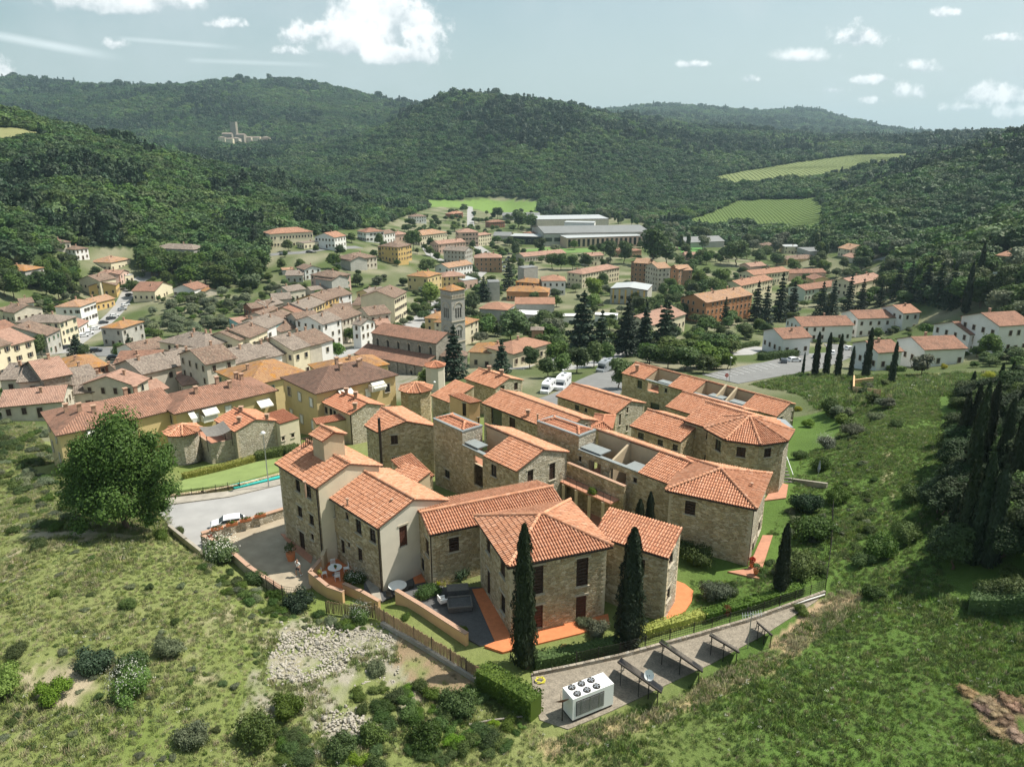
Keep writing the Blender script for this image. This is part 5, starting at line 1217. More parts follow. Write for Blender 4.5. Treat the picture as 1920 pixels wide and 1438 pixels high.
TOWNROWS = [
('1',178,415,312,390,12,7,'H','grey','r_orange','grey stone house with bright orange hipped roof at the foot of the left wood',{}),
('1',540,262,632,250,9,6,'H','white','r_brown','pale house with brown roof peeping from the wood above the lane',{}),
('1',385,215,505,205,9,4,'H','beige','r_brown','small brown roof behind trees at the top of the lane',{}),
('1',795,355,935,328,11,5,'H','cream','r_tan','cream bungalow with tan hipped roof at the top of the uphill street',{}),
('1',740,450,850,440,9,6,'X','pink','r_pink','narrow house with pink roof, first of the pair beside the street top',{}),
('1',860,440,925,420,8,6,'X','pink','r_pink','narrow house with pink roof, second of the pair beside the street top',{}),
('1',895,450,958,440,6,4,'F','cream','r_metal','low rounded cream annex at the street corner by the pink roofed pair',{}),
('1',635,528,830,518,9,5,'X','ochre','r_brown','ochre house with small gable facing the street bend',{}),
('1',565,478,715,488,8,5,'X','cream','r_brown','pale yellow gabled house above the ochre one',{}),
('1',395,672,572,672,10,8,'H','white','r_tan','big white hipped house standing left of the street with parked cars',{'wk':'obrown'}),
('1',685,645,822,612,8,4,'G','ochre','r_tan','long low ochre building beside the white hipped house',{}),
('1',425,785,545,742,13,9,'H','cream','r_grey','three storey cream house with balcony over the lower street',{'wk':'ogreen'}),
('1',330,880,425,835,15,7,'G','grey','r_brown','grey house with brown roof beside the three storey cream house',{'wk':'green'}),
('1',550,825,632,775,6,3.5,'G','white','r_pink','low white garage with pink roof above the street cars',{'floors':1}),
('1',725,820,872,828,9,7,'H','grey','r_orange','grey house with orange roof and dark garage doors in the middle of the car street',{'wk':'glass'}),
('1',1110,560,1238,515,9,5,'X','cream','r_red','cream bungalow with red roof next to the olive grove',{}),
('1',1245,540,1395,550,8,4.5,'X','white','r_red','white gabled bungalow wing above the olive grove',{'wk':'obrown'}),
('1',1395,545,1475,562,5,3,'G','beige','r_orange','tiny shed with orange roof at the end of the white bungalow',{'floors':0}),
('1',100,730,265,690,11,5,'G','cream','r_brown','low cream house with brown roof left of the white hipped house',{}),
('1',0,700,100,715,9,4.5,'G','beige','r_brown','beige house at the left edge under the trees',{}),
('1',150,650,240,640,7,3.5,'G','grey','r_brown','grey stone barn with patched roof near the left edge',{'floors':0}),
('1',0,865,150,830,12,6,'G','grey','r_red','grey house with reddish brown roof on the left edge beside the street',{}),
('1',75,950,238,905,13,9,'G','cream','r_pink','tall cream house with brown shutters and pinkish roof at the street corner',{'wk':'obrown'}),
('1',-60,975,75,935,10,9,'G','cream','r_brown','tall cream house cut by the left picture edge',{'wk':'obrown'}),
('1',1100,250,1390,262,10,5,'H','grey','r_grey','grey farmhouse with broad hipped roof deep in the trees',{}),
('1',0,1195,135,1190,9,7,'G','beige','r_grey','beige row house with four brown shuttered windows at lower left',{'wk':'brown'}),
('1',135,1212,312,1200,9,7,'G','beige','r_grey','beige row house with grey roof, next to the four window one',{'wk':'brown'}),
('1',312,1192,505,1155,11,8,'G','stone_old','r_pink','stone row house with pinkish roof and bare masonry wall',{'wk':'brown'}),
('1',500,1140,775,1090,11,6,'H','redbrick','r_orange','brick red house with bright orange roof among the grey row houses',{}),
('1',715,1185,1005,1115,6,4,'G','cream','r_tan','low house with long tan roof beside the brick red house',{}),
('1',455,1305,790,1265,9,4,'G','beige','r_grey','long shed with pale grey corrugated roof behind the yellow apartments',{'floors':1}),
('1',790,1262,895,1245,7,4,'G','stone_old','r_grey','short stone shed attached to the corrugated roofed one',{'floors':1}),
('1',968,1238,1060,1188,9,6,'G','beige','r_pink','beige gabled house with a lone window, pointing at the yellow apartments',{}),
('1',0,1390,440,1350,8,3,'G','beige','r_pink','long low pink tiled roof at the bottom left of the old row',{'floors':1}),
('1',1030,1155,1260,1100,10,7,'G','beige','r_grey','old row house with grey tiles and small white bay',{'wk':'brown'}),
('1',1262,1098,1480,1058,10,7,'G','beige','r_grey','old row house with awning on its back yard side',{'wk':'brown'}),
('1',1482,1085,1690,1040,10,9,'G','beige','r_brown','old row house with a long balcony full of plants',{'wk':'brown'}),
('1',1692,1082,1910,1022,10,7,'G','beige','r_grey','old row house with white garden wall, right of the balcony house',{'wk':'brown'}),
('2',378,1118,490,1090,10,7,'G','white','r_grey','white plastered row house with laundry balcony',{'wk':'obrown'}),
('2',492,1088,570,1065,10,7,'G','beige','r_grey','narrow beige row house right of the laundry balcony',{}),
('2',572,1062,690,1028,12,8,'G','cream','r_grey','creamy yellow row house with blind arches',{'wk':'glass'}),
('2',692,1030,775,1008,11,8.5,'G','beige','r_brown','row house with stacked loggias near the end of the old row',{'wk':'glass'}),
('2',777,1008,855,985,11,8.5,'G','white','r_brown','white end house of the old row beside the bright green tree',{'wk':'obrown'}),
('1',1475,968,1722,895,15,6.5,'H','cream','r_grey','large pale yellow building with grey hipped roof and four chimneys',{'wk':'brown','chim':4}),
('1',1170,1040,1345,1032,8,5,'H','grey','r_grey','grey house with hipped roof crouching before the pale yellow building',{}),
('1',990,1002,1215,950,9,4,'G','white','r_brown','long low white shed with brown roof by the car street trees',{'floors':1}),
('1',815,1098,1115,1090,11,4,'G','beige','r_red','wide low red brown roof behind the old row',{'floors':0}),
('1',1715,790,1840,772,8,4,'F','teal','r_pink','flat roofed teal house above the old street row',{}),
('1',1320,1235,1540,1200,9,4,'H','beige','r_pink','small house with pinkish roof tucked between row and yellow apartments',{}),
('1',1075,1292,1200,1255,7,3,'G','beige','r_pink','garden shed with pale roof beside the gabled beige house',{'floors':0}),
('1',1810,685,1915,670,7,4,'G','redbrick','r_brown','small brick hut at the edge of the terraced garden',{'floors':1}),
('1',560,1195,700,1165,8,5,'G','beige','r_grey','small grey roofed house between the brick red one and the tan roof',{'floors':1}),
('1',880,1160,1010,1130,8,5,'G','beige','r_brown','low brown roofed house squeezed left of the white bay house',{'floors':1}),
('1',1230,1180,1330,1160,7,4,'G','grey','r_pink','little yard house below the awning house',{'floors':1}),
('2',60,1040,170,1000,8,5,'G','beige','r_brown','brown roof filling the lane between the two long rows, west',{'floors':1}),
('2',200,1020,330,985,8,5,'G','cream','r_grey','grey roof filling the lane between the two long rows, middle',{'floors':1}),
('2',480,930,600,900,9,6,'G','beige','r_brown','brown roofed block before the ochre row house',{'floors':1}),
('2',880,780,1000,770,9,6,'G','cream','r_brown','brown roof above the white veranda house',{'floors':1}),
('2',540,640,660,620,8,5,'G','beige','r_grey','grey roofed house above the top of the street row',{'floors':1}),
('2',1180,880,1270,870,6,3.5,'G','pink','r_pink','low pink terrace house left of the church street',{'floors':1}),
('2',185,990,255,962,10,8,'G','cream','r_brown','first cream house of the upper street row, beside the pale yellow building',{'wk':'obrown'}),
('2',257,972,320,945,10,8.5,'G','cream','r_brown','second cream house of the upper street row',{'wk':'obrown'}),
('2',322,945,385,917,10,8.5,'G','cream','r_brown','third cream house of the upper street row with darker door',{'wk':'obrown'}),
('2',387,905,450,875,10,8.5,'G','white','r_grey','whitish house halfway up the street row',{'wk':'obrown'}),
('2',452,875,512,846,10,8.5,'G','teal','r_grey','house with a blue green strip of wall in the street row',{'wk':'obrown'}),
('2',514,862,606,815,10,8,'G','ochre','r_brown','orange ochre house in the street row behind the green shuttered one',{}),
('2',608,800,665,778,10,8,'G','cream','r_red','pale house with reddish roof high in the street row',{'wk':'obrown'}),
('2',667,770,718,750,10,9,'G','white','r_grey','white house between two yellow ones in the street row',{}),
('2',720,752,800,715,10,9,'G','yellow','r_grey','yellow house with small awnings in the street row',{'wk':'obrown'}),
('2',802,708,900,672,11,9,'G','ochre','r_brown','deep yellow house near the top of the street row',{'wk':'obrown'}),
('2',902,675,993,655,11,9,'G','white','r_brown','white house closing the top of the street row',{'wk':'green'}),
('2',330,880,500,845,9,5,'G','beige','r_brown','weathered brown roof behind the street row, left part',{'floors':0}),
('2',395,830,520,780,9,5,'G','beige','r_brown','broad brown roof behind the street row with two chimneys',{'floors':0,'chim':2}),
('2',275,745,375,750,8,4,'G','stone_old','r_brown','square farm building at the edge of the olive grove',{}),
('2',385,750,500,720,8,4,'G','stone_old','r_grey','stone barn with sagging grey roof beside the olive grove',{'floors':0}),
('2',430,700,560,690,9,5,'G','beige','r_grey','beige house behind the barn above the street row',{}),
('2',620,860,775,838,10,9,'G','beige','r_brown','beige house with two columns of green shutters facing the old row',{'wk':'green'}),
('2',785,875,918,838,10,9,'G','white','r_grey','white house with glazed verandas beside the green shuttered house',{'wk':'glass'}),
('2',925,845,1062,795,13,9,'G','beige','r_brown','beige house with drainpipes and a large mottled roof',{}),
('2',1000,872,1056,880,6,9,'G','white','r_grey','slim white tower like house annex behind the church roof',{}),
('2',1120,812,1272,792,10,7,'G','beige','r_brown','beige house with dish aerial left of the terracotta house',{}),
('2',1150,722,1270,702,9,6,'G','cream','r_brown','cream house wedged behind the dish aerial house',{}),
('2',1000,735,1140,742,10,6,'G','beige','r_brown','house with long mottled roof above the slim white annex',{'floors':1}),
('2',1300,686,1386,640,12,11,'G','cream','r_brown','tall cream house with terracotta side wall beside the church street',{'wk':'obrown','sides':False}),
('2',1030,645,1130,660,9,6,'X','yellow','r_grey','yellow gabled house behind the tall cream house',{}),
('2',1132,655,1215,650,9,6,'G','beige','r_grey','beige house joined to the yellow gabled one',{}),
('2',858,538,985,515,13,9,'H','pink','r_brown','tall pink house with green shutters below the garden terraces',{'wk':'green'}),
('2',735,545,850,560,9,7,'G','grey','r_brown','grey windowless back of the tall pink house',{'floors':0}),
('2',705,632,838,615,6,3,'G','grey','r_grey','long grey shed below the tall pink house',{'floors':0}),
('2',655,482,770,470,8,6,'X','white','r_brown','white gabled house beside grey concrete sheds',{}),
('2',520,525,642,522,6,4,'S','grey','r_grey','grey concrete shed on the garden terraces',{'floors':1}),
('2',495,485,585,480,6,3,'F','grey','r_tan','small brick shed with flat roof on the garden terraces',{'floors':0}),
('2',405,226,714,208,12,9,'H','cream','r_terra','long pale two storey school like building with orange red roof against the wood',{'wk':'glass','floors':2,'dens':2.0,'chim':0}),
('2',650,292,765,280,6,4,'F','cream','r_grey','low flat annex in front of the long pale building',{'floors':1}),
('2',728,245,870,252,10,7,'X','white','r_terra','white gabled house right of the long pale building',{}),
('2',1095,215,1225,206,11,7,'H','white','r_red','white villa with red roof at the wood edge',{'wk':'obrown'}),
('2',1228,226,1305,215,9,7,'G','white','r_brown','white house with balconies next to the red roofed villa',{}),
('2',1308,232,1400,225,9,5,'H','pink','r_pink','pink bungalow behind the ochre apartment block',{}),
('2',1330,322,1424,300,12,10,'H','ochre','r_brown','ochre apartment block with stacked balconies',{'wk':'obrown'}),
('2',1205,312,1326,322,8,9.5,'H','ochre','r_brown','plain ochre flank wing of the balcony apartment block',{}),
('2',985,412,1175,388,12,6.5,'H','beige','r_brown','broad brown roofed house with veranda above the gardens',{}),
('2',905,405,985,420,9,4.5,'G','grey','r_brown','grey barn left of the veranda house',{'floors':0}),
('2',1485,238,1680,215,13,8,'H','cream','r_tan','yellowish house with tan roof at the top of the hairpin road',{'wk':'brown'}),
('2',1425,102,1530,98,9,6,'H','white','r_brown','white hillside villa half hidden in the wood',{}),
('2',1725,82,1795,70,8,5,'H','redbrick','r_terra','small red house beside the straight white road',{}),
('2',1655,342,1808,350,10,9,'G','grey','r_grey','grey stone block of flats below the pink roofs',{}),
('2',1620,300,1812,282,9,7,'G','pink','r_pink','row of pink terrace houses on the slope',{'chim':3}),
('2',1765,216,1905,212,11,11,'H','pink','r_pink','pink apartment block with brick red roof and balconies',{'wk':'obrown'}),
('2',1395,524,1540,535,9,8,'H','yellow','r_orange','yellow villa with orange roof, its long side to the town',{'wk':'brown','dens':3}),
('2',1542,535,1640,510,8,8,'H','yellow','r_orange','short wing of the yellow villa with purple shutters',{'wk':'brown'}),
('2',1645,535,1812,525,9,6,'H','yellow','r_pink','small yellow house with pink roof right of the villa',{}),
('2',1690,470,1862,442,9,7,'G','white','r_tan','white house with tan roof and long balcony',{'wk':'glass'}),
('2',1800,560,1900,548,8,5,'F','pink','r_metal','low shop building with white awnings by the square',{}),
('2',1520,828,1648,838,9,8,'H','yellow','r_orange','yellow town hall building left of the bell tower',{'floors':3,'wk':'glass','sides':False}),
('2',1810,880,1905,840,10,7.5,'H','cream','r_orange','cream building with orange roof right of the bell tower',{'floors':3}),
('3',345,398,540,396,12,9,'H','brownbrick','r_pink','brown brick apartment house with broad pink roof',{'wk':'glass','chim':4}),
('3',370,238,465,226,8,9,'H','cream','r_pink','cream house with two pink roofs on the main road',{}),
('3',455,142,562,136,9,6,'H','redbrick','r_red','dark red house in the trees before the factory',{}),
('3',185,80,257,76,8,5,'H','redbrick','r_terra','red roofed cottage beside the white road at the valley mouth',{}),
('3',480,238,600,240,14,5,'G','grey','r_dgrey','grey workshop with shallow roof left of the factory',{'floors':1,'chim':0}),
('3',545,95,812,95,16,5,'G','grey','r_dgrey','long grey hall behind trees at the field edge',{'floors':0,'chim':0}),
('3',700,390,1000,362,11,4,'G','beige','r_pink','long low building with pink tiled roof behind the plane trees',{'floors':1}),
('3',1160,386,1272,378,9,7,'G','cream','r_pink','cream house with brown shutters under tall trees before the factory',{}),
('3',1120,515,1385,465,10,8.5,'H','cream','r_pink','cream barrack like house with three rows of small windows',{'floors':3,'chim':0}),
('3',1012,500,1118,515,9,8.5,'H','cream','r_pink','blank end wing of the cream barrack like house',{'floors':0}),
('3',640,568,815,582,9,6,'H','orangewall','r_orange','orange roofed house behind the terracotta hall',{}),
('3',830,562,998,562,12,8,'H','white','r_terra','white modern house with terracotta roof and dark balconies',{'wk':'glass'}),
('3',575,638,872,645,11,5,'H','orangewall','r_orange','terracotta walled hall with hipped orange roof and a glazed band',{'wk':'glass','dens':1.6}),
('3',380,760,575,772,11,7,'H','grey','r_terra','grey walled building with terracotta hipped roof',{'floors':1,'chim':0}),
('3',640,728,918,728,10,7,'G','grey','r_terra','long grey wing with terracotta roof beside the white canopy',{'floors':1,'chim':0}),
('3',310,1070,560,1084,9,4.8,'H','cream','r_orange','cream house with large orange roof behind the hamlet',{'floors':1}),
('3',622,1085,888,1008,9,4.2,'H','cream','r_terra','cream walled block with broad terracotta roof by the car park trees',{}),
('3',755,915,835,916,3.5,8,'H','brownbrick','r_grey','slender brown dovecote tower with grey cap',{'floors':0,'chim':0}),
('3',700,472,800,462,6,12,'F','grey','r_dgrey','dark grey lift tower of a modern block in the trees',{'floors':0,'chim':0}),
('3',445,572,525,570,6,10,'F','grey','r_dgrey','grey concrete stair tower right of the bell tower',{'floors':0,'chim':0}),
('3',1465,350,1545,342,8,5,'H','brownbrick','r_red','brown cottage roof before the brick factory wing',{}),
('3',1350,345,1420,345,8,5,'H','brownbrick','r_red','little red roof left of the brown cottage',{}),
('4',112,356,205,362,9,14,'G','brownbrick','r_tan','first brown brick apartment tower with tan roof',{'wk':'glass','floors':5,'chim':0}),
('4',208,362,262,352,9,13,'G','brownbrick','r_tan','second brown brick apartment tower, set back in shade',{'wk':'glass','floors':5,'chim':0}),
('4',285,398,372,392,10,13,'G','beige','r_tan','pale sided apartment tower in the middle of the brick cluster',{'wk':'glass','floors':5,'chim':0}),
('4',378,398,430,404,9,12,'X','brownbrick','r_tan','narrow brick apartment tower next to the pale one',{'wk':'glass','floors':4,'chim':0}),
('4',438,412,528,408,10,11,'G','brownbrick','r_tan','rightmost apartment tower of the brick cluster',{'wk':'glass','floors':4,'chim':0}),
('4',632,642,960,585,11,9,'G','orangewall','r_tan','long terracotta coloured house with ochre roof among dark firs',{'floors':3,'chim':4}),
('4',880,522,1108,475,9,6,'G','cream','r_terra','cream terrace house with a row of red chimneys behind the firs',{'chim':3}),
('4',970,445,1225,415,9,7,'G','cream','r_terra','upper cream terrace house with terracotta roof behind the firs',{'chim':2}),
('4',1232,432,1490,426,8,5,'G','pink','r_red','long low house with faded red roof in mid valley',{}),
('4',1400,478,1520,478,9,5,'X','yellow','r_red','yellow gabled house with a bright tree at its side',{}),
('4',1690,508,1900,465,9,7,'G','cream','r_pink','long house with pink roof and many chimneys, right of the firs',{'chim':3}),
('4',1340,552,1600,515,8,6,'G','lime','r_red','pale greenish terrace house behind the right firs',{}),
('4',948,385,1060,375,8,5,'G','pink','r_pink','pink roofed cottage above the red chimney terrace',{}),
('4',1195,240,1312,240,9,6,'F','cream','r_metal','white modern villa with flat pale roof by the poplars',{'wk':'glass'}),
('4',1372,275,1572,272,15,5,'F','grey','r_dgrey','flat grey roofed workshop in the valley',{'wk':'glass','chim':0}),
('4',1040,232,1140,232,9,6,'H','cream','r_brown','house with stepped brown roofs beside the white modern villa',{}),
('4',1210,335,1420,322,9,4,'G','yellow','r_brown','low yellow house with brown roof in front of the white villa',{}),
('4',1612,305,1682,322,8,3.5,'G','beige','r_pink','bright pink roofed garage near the poplars',{'floors':0}),
('4',1662,262,1800,256,9,6,'X','cream','r_tan','cream gabled house behind the round tree',{}),
('4',490,212,760,200,16,4.5,'G','grey','r_dgrey','grey arched workshop roofs beside the playing field',{'floors':0,'chim':0}),
('4',480,302,655,302,8,3.5,'G','pink','r_pink','long changing room hut with pink roof by the playing field',{'floors':1,'chim':0}),
('4',240,803,480,722,10,5.5,'G','cream','r_pink','house with tiered pink roofs between the dark cedars',{}),
('5',190,978,385,966,9,5.5,'G','white','r_red','white house with brown shutters, lowest of the white group beside the car park',{'wk':'brown'}),
('5',325,890,690,880,10,6,'G','white','r_red','long white house with roof seam, second of the white group',{'wk':'brown','dens':3.2}),
('5',727,834,1092,822,9,7.5,'G','white','r_red','tall white house at the centre of the white group with upper shutters',{'wk':'brown','dens':3.2}),
('5',1052,795,1170,787,9,7,'G','white','r_terra','white house behind with lighter orange roof and a round vent',{}),
('5',1530,947,1702,934,10,6,'G','white','r_red','white house with a small balcony and porch lamp on the right',{'wk':'brown'}),
('5',1742,886,1975,872,10,8,'G','white','r_red','white house with brown windows cut by the right picture edge',{'wk':'brown'}),
('5',872,1077,1042,1066,8,5,'G','white','r_red','low white house half hidden by the last cypresses of the row',{'wk':'brown'}),
('5',1206,1056,1500,1045,9,5,'G','white','r_red','low white house with a small side roof above the green slope',{'wk':'brown'}),
('5',1716,378,1835,388,13,9,'H','cream','r_terra','cream house with red roof high on the right beside a tall cypress',{'wk':'brown'}),
('5',1885,525,1960,520,8,5,'G','white','r_red','white wall end at the right edge below the cream house',{}),
('6',640,625,1055,530,13,7,'H','yellow','r_orange','yellow apartment house with rust lichen roof and green shutters',{'wk':'green'}),
('6',1180,545,1638,470,9,6.5,'H','yellow','r_orange','apartment house with brown orange roof directly before the church',{'floors':1}),
('6',1122,676,1690,545,10,7.5,'H','yellow','r_dark','yellow apartment house with dark brown roof, white awnings and balcony',{'wk':'white','dens':3.4,'chim':4}),
('7',178,546,560,468,10,6,'H','yellow','r_red','left block of the long yellow apartment row with blinds',{'wk':'white','dens':4,'chim':3}),
('7',562,470,955,374,10,6,'G','yellow','r_red','middle block of the long yellow apartment row behind the leafy tree',{'wk':'glass','dens':4,'chim':2}),
('7',957,404,1618,252,8.5,6.5,'H','yellow','r_red','right block of the long yellow apartment row with cream awnings',{'wk':'white','dens':4,'chim':5}),
]
HOUSES = {}
for row in TOWNROWS:
 c,ax,ay,bx,by,dp,h,rf_,wl,rt,lb,kw = row
 HOUSES[lb] = H(c,ax,ay,bx,by,dp,h,rf_,wl,rt,lb,**kw)
def slabhouse(name,label,A,B,depth,zb,h,wall,roof,cat='factory',rt='F',pil=None,nwin=0):
 P = rect(A,B,depth); rf = Roof(offset_poly([tuple(p) for p in P],-.15),zb + h,{'F': [1.2,0,0,0],'G': [6,0,6,0],'X': [0,6,0,6]}[rt]); c = sum((Vector(p) for p in P),Vector((0,0))) / 4
 th = thing(name,(c.x,c.y,zb),label,cat); roof_parts(th,rf,M[roof],False,thick=.5)
 wb = MB(); Pw = [tuple(p) for p in P]
 for i in range(4):
  a,b_ = Pw[i],Pw[(i + 1) % 4]; pr = [(math.hypot(x - a[0],y - a[1]),z - .45) for x,y,z in edge_profile(rf,a,b_)]; wall_mesh(wb,a,b_,pr,zb - 4,[])
 wb.build('wall',M[wall],th)
 a,b_ = Vector(Pw[0]),Vector(Pw[1]); d = (b_ - a).normalized(); L = (b_ - a).length; out = Vector((d.y,-d.x)); rz = math.atan2(d.y,d.x)
 if pil:
  n = pil[1]
  for k in range(n):
   p = a + d * ((k + .5) * L / n) + out * .12; mb = MB(); mb.box((p.x,p.y,zb + h * .5),(pil[2],.25,h * pil[3]),rz); mb.build('panel',M[pil[0]],th)
 for k in range(nwin):
  p = a + d * ((k + .5) * L / nwin) + out * .08; place_part('window',win_mesh('glass',2.2,1.6),th,(p.x,p.y,zb + h * .45),rz)
 return th
def HF(c,ax,ay,bx,by,h):
 ox,oy = CR[c]; a = (ox + ax * .2608,oy + ay * .2608); b_ = (ox + bx * .2608,oy + by * .2608); A = hit(*a,h); return A,atz(*b_,A.z),A.z - h
A,B,z = HF('3',1010,255,1548,238,9); slabhouse('factory_building','salmon brick factory wing with dark vertical windows and white roof edge',A,B,18,z,9,'pink','r_metal',pil=('glass',16,2.2,.7))
A,B,z = HF('3',600,240,1005,250,7); slabhouse('factory_building','dark glazed factory offices with a pale flat roof',A,B,18,z,7,'teal' if False else 'glass','r_metal',nwin=10)
A,B,z = HF('3',690,212,835,225,7.5); slabhouse('factory_building','factory hall with a red sheet roof behind the glazed offices',A,B,20,z,7,'pink','r_red')
A,B,z = HF('3',845,222,1608,210,11); slabhouse('factory_building','largest factory hall with a broad dark grey roof',A,B,62,z,11,'grey','r_dgrey',rt='G',pil=('glass',12,6,.3))
A,B,z = HF('3',795,122,1310,115,12); slabhouse('factory_building','white roofed factory halls at the back of the works',A,B,40,z,12,'beige','r_metal')
A,B,z = HF('3',990,142,1205,146,13); slabhouse('factory_building','pale stepped roof lights between the factory halls',A,B,14,z,13,'white','r_metal')
A,B,z = HF('3',1322,615,1588,630,8); th = slabhouse('sports_hall','sports hall with pale grey metal roof and yellow pilasters',A,B,17,z,8,'grey','r_metal','hall','X',('ochre',6,.9,.9),5)
for q,dp,hh,lb in (((970,815,1080,815),5,3,'small white marquee left of the cedar'),((1210,805,1370,812),5,3,'long white marquee behind the big cedar'),((610,800,838,808),9,4,'white flat canopy in the courtyard of the grey terracotta roofed building')):
 A,B,z = HF('3',*q,hh); slabhouse('marquee',lb,A,B,dp,z,hh,'white','whitepaint','canopy','G')
zc = -29.0
a = (400 + 1142 * .2608,380 + 935 * .2608); b_ = (400 + 1600 * .2608,380 + 1010 * .2608)
zeN = zc + 13.0; A = atz(*a,zeN); B = atz(*b_,zeN);
th = thing('church',((A.x + B.x) / 2,(A.y + B.y) / 2,zc),'long grey stone church with high nave, lower aisle and brown red tiled roofs','church')
dch = (Vector(B[:2]) - Vector(A[:2])).normalized(); nch = Vector((-dch.y,dch.x)); Lch = (Vector(B[:2]) - Vector(A[:2])).length
def chpart(A2,L,depth,ze,pitch,nm,wname,wins,hwn,wwn,zwin,nb_=0):
 P = [A2,A2 + dch * L,A2 + dch * L + nch * depth,A2 + nch * depth]; rf = Roof(offset_poly([tuple(p) for p in P],-.35),ze,pitch); roof_parts(th,rf,M['r_red'],False,name=nm,thick=.2)
 mb = MB(); Pw = [tuple(p) for p in P]
 for i in range(4):
  p,q = Pw[i],Pw[(i + 1) % 4]; pr = [(math.hypot(x - p[0],y - p[1]),z - .12) for x,y,z in edge_profile(rf,p,q)]
  hs = []
  if i == 0:
   for k in range(wins):
    s = (k + .5) * L / wins; hs.append((s - wwn / 2,zwin,s + wwn / 2,zwin + hwn))
  O,e,nin = wall_mesh(mb,p,q,pr,zc - 4,hs,.4)
  for h in hs:
   g = MB(); c_ = O + e * ((h[0] + h[2]) / 2) + nin * .35; rz = math.atan2(e.y,e.x); g.box(c_ + Vector((0,0,(h[1] + h[3]) / 2)),(h[2] - h[0],.05,h[3] - h[1]),rz)
   wn = g.build('window',M['glass'],th)
   s2 = MB(); r_ = wwn / 2 + .14
   for q_ in range(7):      # round arched stone surround
    t0,t1 = math.pi * q_ / 7,math.pi * (q_ + 1) / 7; f = lambda t: c_ + e * (r_ * math.cos(t)) - nin * .42 + Vector((0,0,h[3] - .05 + r_ * math.sin(t)))
    s2.bar(f(t0),f(t1),.26,.22)
   s2.build('arch_moulding',M['sill'],wn)
 mb.build(wname,M['stone_church'],th)
 if nb_:
  for k in range(nb_ + 1):
   p = A2 + dch * (L * k / nb_) - nch * .15; g = MB(); g.box((p.x,p.y,(zc + ze) / 2 - .3),(.7,.5,ze - zc - .2),math.atan2(dch.y,dch.x)); g.build('buttress',M['stone_church'],th)
M['stone_church'] = stone_mat('grey_church_masonry',[(.30,.28,.235),(.36,.34,.29),(.25,.235,.20),(.33,.31,.26)],(.30,.28,.24),1.6,1.8,.4)
wN = 10.5
chpart(Vector(A[:2]),Lch,wN,zeN,[20,0,20,0],'nave_roof','nave_wall',6,2.6,.8,zeN - 4.2)
chpart(Vector(A[:2]) - nch * 5.5 - dch * 2.0,Lch + 1.5,5.4,zeN - 5.4,[17,0,0,0],'aisle_roof','aisle_wall',3,2.4,.8,zc + 3.2,8)
ca_ = Vector(B[:2]) + nch * wN * .5 + dch * 2.0
OP = [(ca_.x + 4.6 * math.cos(R(22.5 + 45 * k)),ca_.y + 4.6 * math.sin(R(22.5 + 45 * k))) for k in range(8)]
rf = Roof(OP,zeN - 4,24); roof_parts(th,rf,M['r_brown'],False,name='apse_roof'); mb = MB(); OW = offset_poly(OP,.3)
for i in range(8): wall_mesh(mb,OW[i],OW[(i + 1) % 8],[(0,zeN - 4.1),(math.hypot(OW[i][0] - OW[(i + 1) % 8][0],OW[i][1] - OW[(i + 1) % 8][1]),zeN - 4.1)],zc - 4,[])
mb.build('apse_wall',M['stone_church'],th)
tw = 5.6; ty = 238.0; tc_ = aty(849.5,600,ty); zt = aty(849.5,545,ty - 3).z
trz = R(-46); e1 = Vector((math.cos(trz),math.sin(trz))); e2 = Vector((-e1.y,e1.x))
th = thing('bell_tower',(tc_.x,ty,zc),'tall square grey bell tower with arched belfry windows and orange pyramid roof','tower')
C0_ = Vector((tc_.x,ty)); P = [C0_ - e1 * tw / 2 - e2 * tw / 2,C0_ + e1 * tw / 2 - e2 * tw / 2,C0_ + e1 * tw / 2 + e2 * tw / 2,C0_ - e1 * tw / 2 + e2 * tw / 2]
M['tower'] = stone_mat('grey_tower_ashlar',[(.40,.39,.36),(.46,.45,.41),(.36,.35,.32),(.43,.42,.39)],(.40,.39,.35),2.2,2.4,.25)
mb = MB()
Ht = zt - zc
for i in range(4):
 a,b_ = P[i],P[(i + 1) % 4]; hs = []
 if i in (0,1,3):
  for (zz,hh) in ((zt - 9.2,3.3),(zt - 16.2,2.9)):
   for k in range(3):
    s = tw / 2 + (k - 1) * .95; hs.append((s - .33,zz,s + .33,zz + hh))
 O,e,nin = wall_mesh(mb,a,b_,[(0,zt),(tw,zt)],zc - 4,hs,.5)
 rz = math.atan2(e.y,e.x)
 for h in hs:
  g = MB(); c_ = O + e * ((h[0] + h[2]) / 2) + nin * .5; g.box(c_ + Vector((0,0,(h[1] + h[3]) / 2)),(.66,.05,h[3] - h[1]),rz); g.build('belfry_dark_panel',M['glass'],th)  # dark panel painted for the shade behind the open arch
 if i in (0,1,3):
  for zz,hh in ((zt - 9.2,3.3),(zt - 16.2,2.9)):
   s2 = MB(); c_ = O + e * (tw / 2) - nin * .08
   for q_ in range(9):
    t0,t1 = math.pi * q_ / 9,math.pi * (q_ + 1) / 9; f = lambda t: c_ + e * (1.75 * math.cos(t)) + Vector((0,0,zz + hh + .1 + 1.75 * math.sin(t))); s2.bar(f(t0),f(t1),.22,.2)
   s2.build('arch_moulding',M['sill'],th)
  for zz in (zt - 2.6,zt - 10.2,zt - 17.2):
   s2 = MB(); c_ = O + e * (tw / 2) - nin * .1; s2.box(c_ + Vector((0,0,zz)),(tw + .3,.3,.25),rz); s2.build('string_course',M['sill'],th)
  s2 = MB()
  for k in range(9): c_ = O + e * ((k + .5) * tw / 9) - nin * .12; s2.box(c_ + Vector((0,0,zt - 1.9)),(.3,.26,.8),rz)
  meta(s2.build('arcaded_cornice',M['sill'],th),kind='stuff')
mb.build('wall',M['tower'],th)
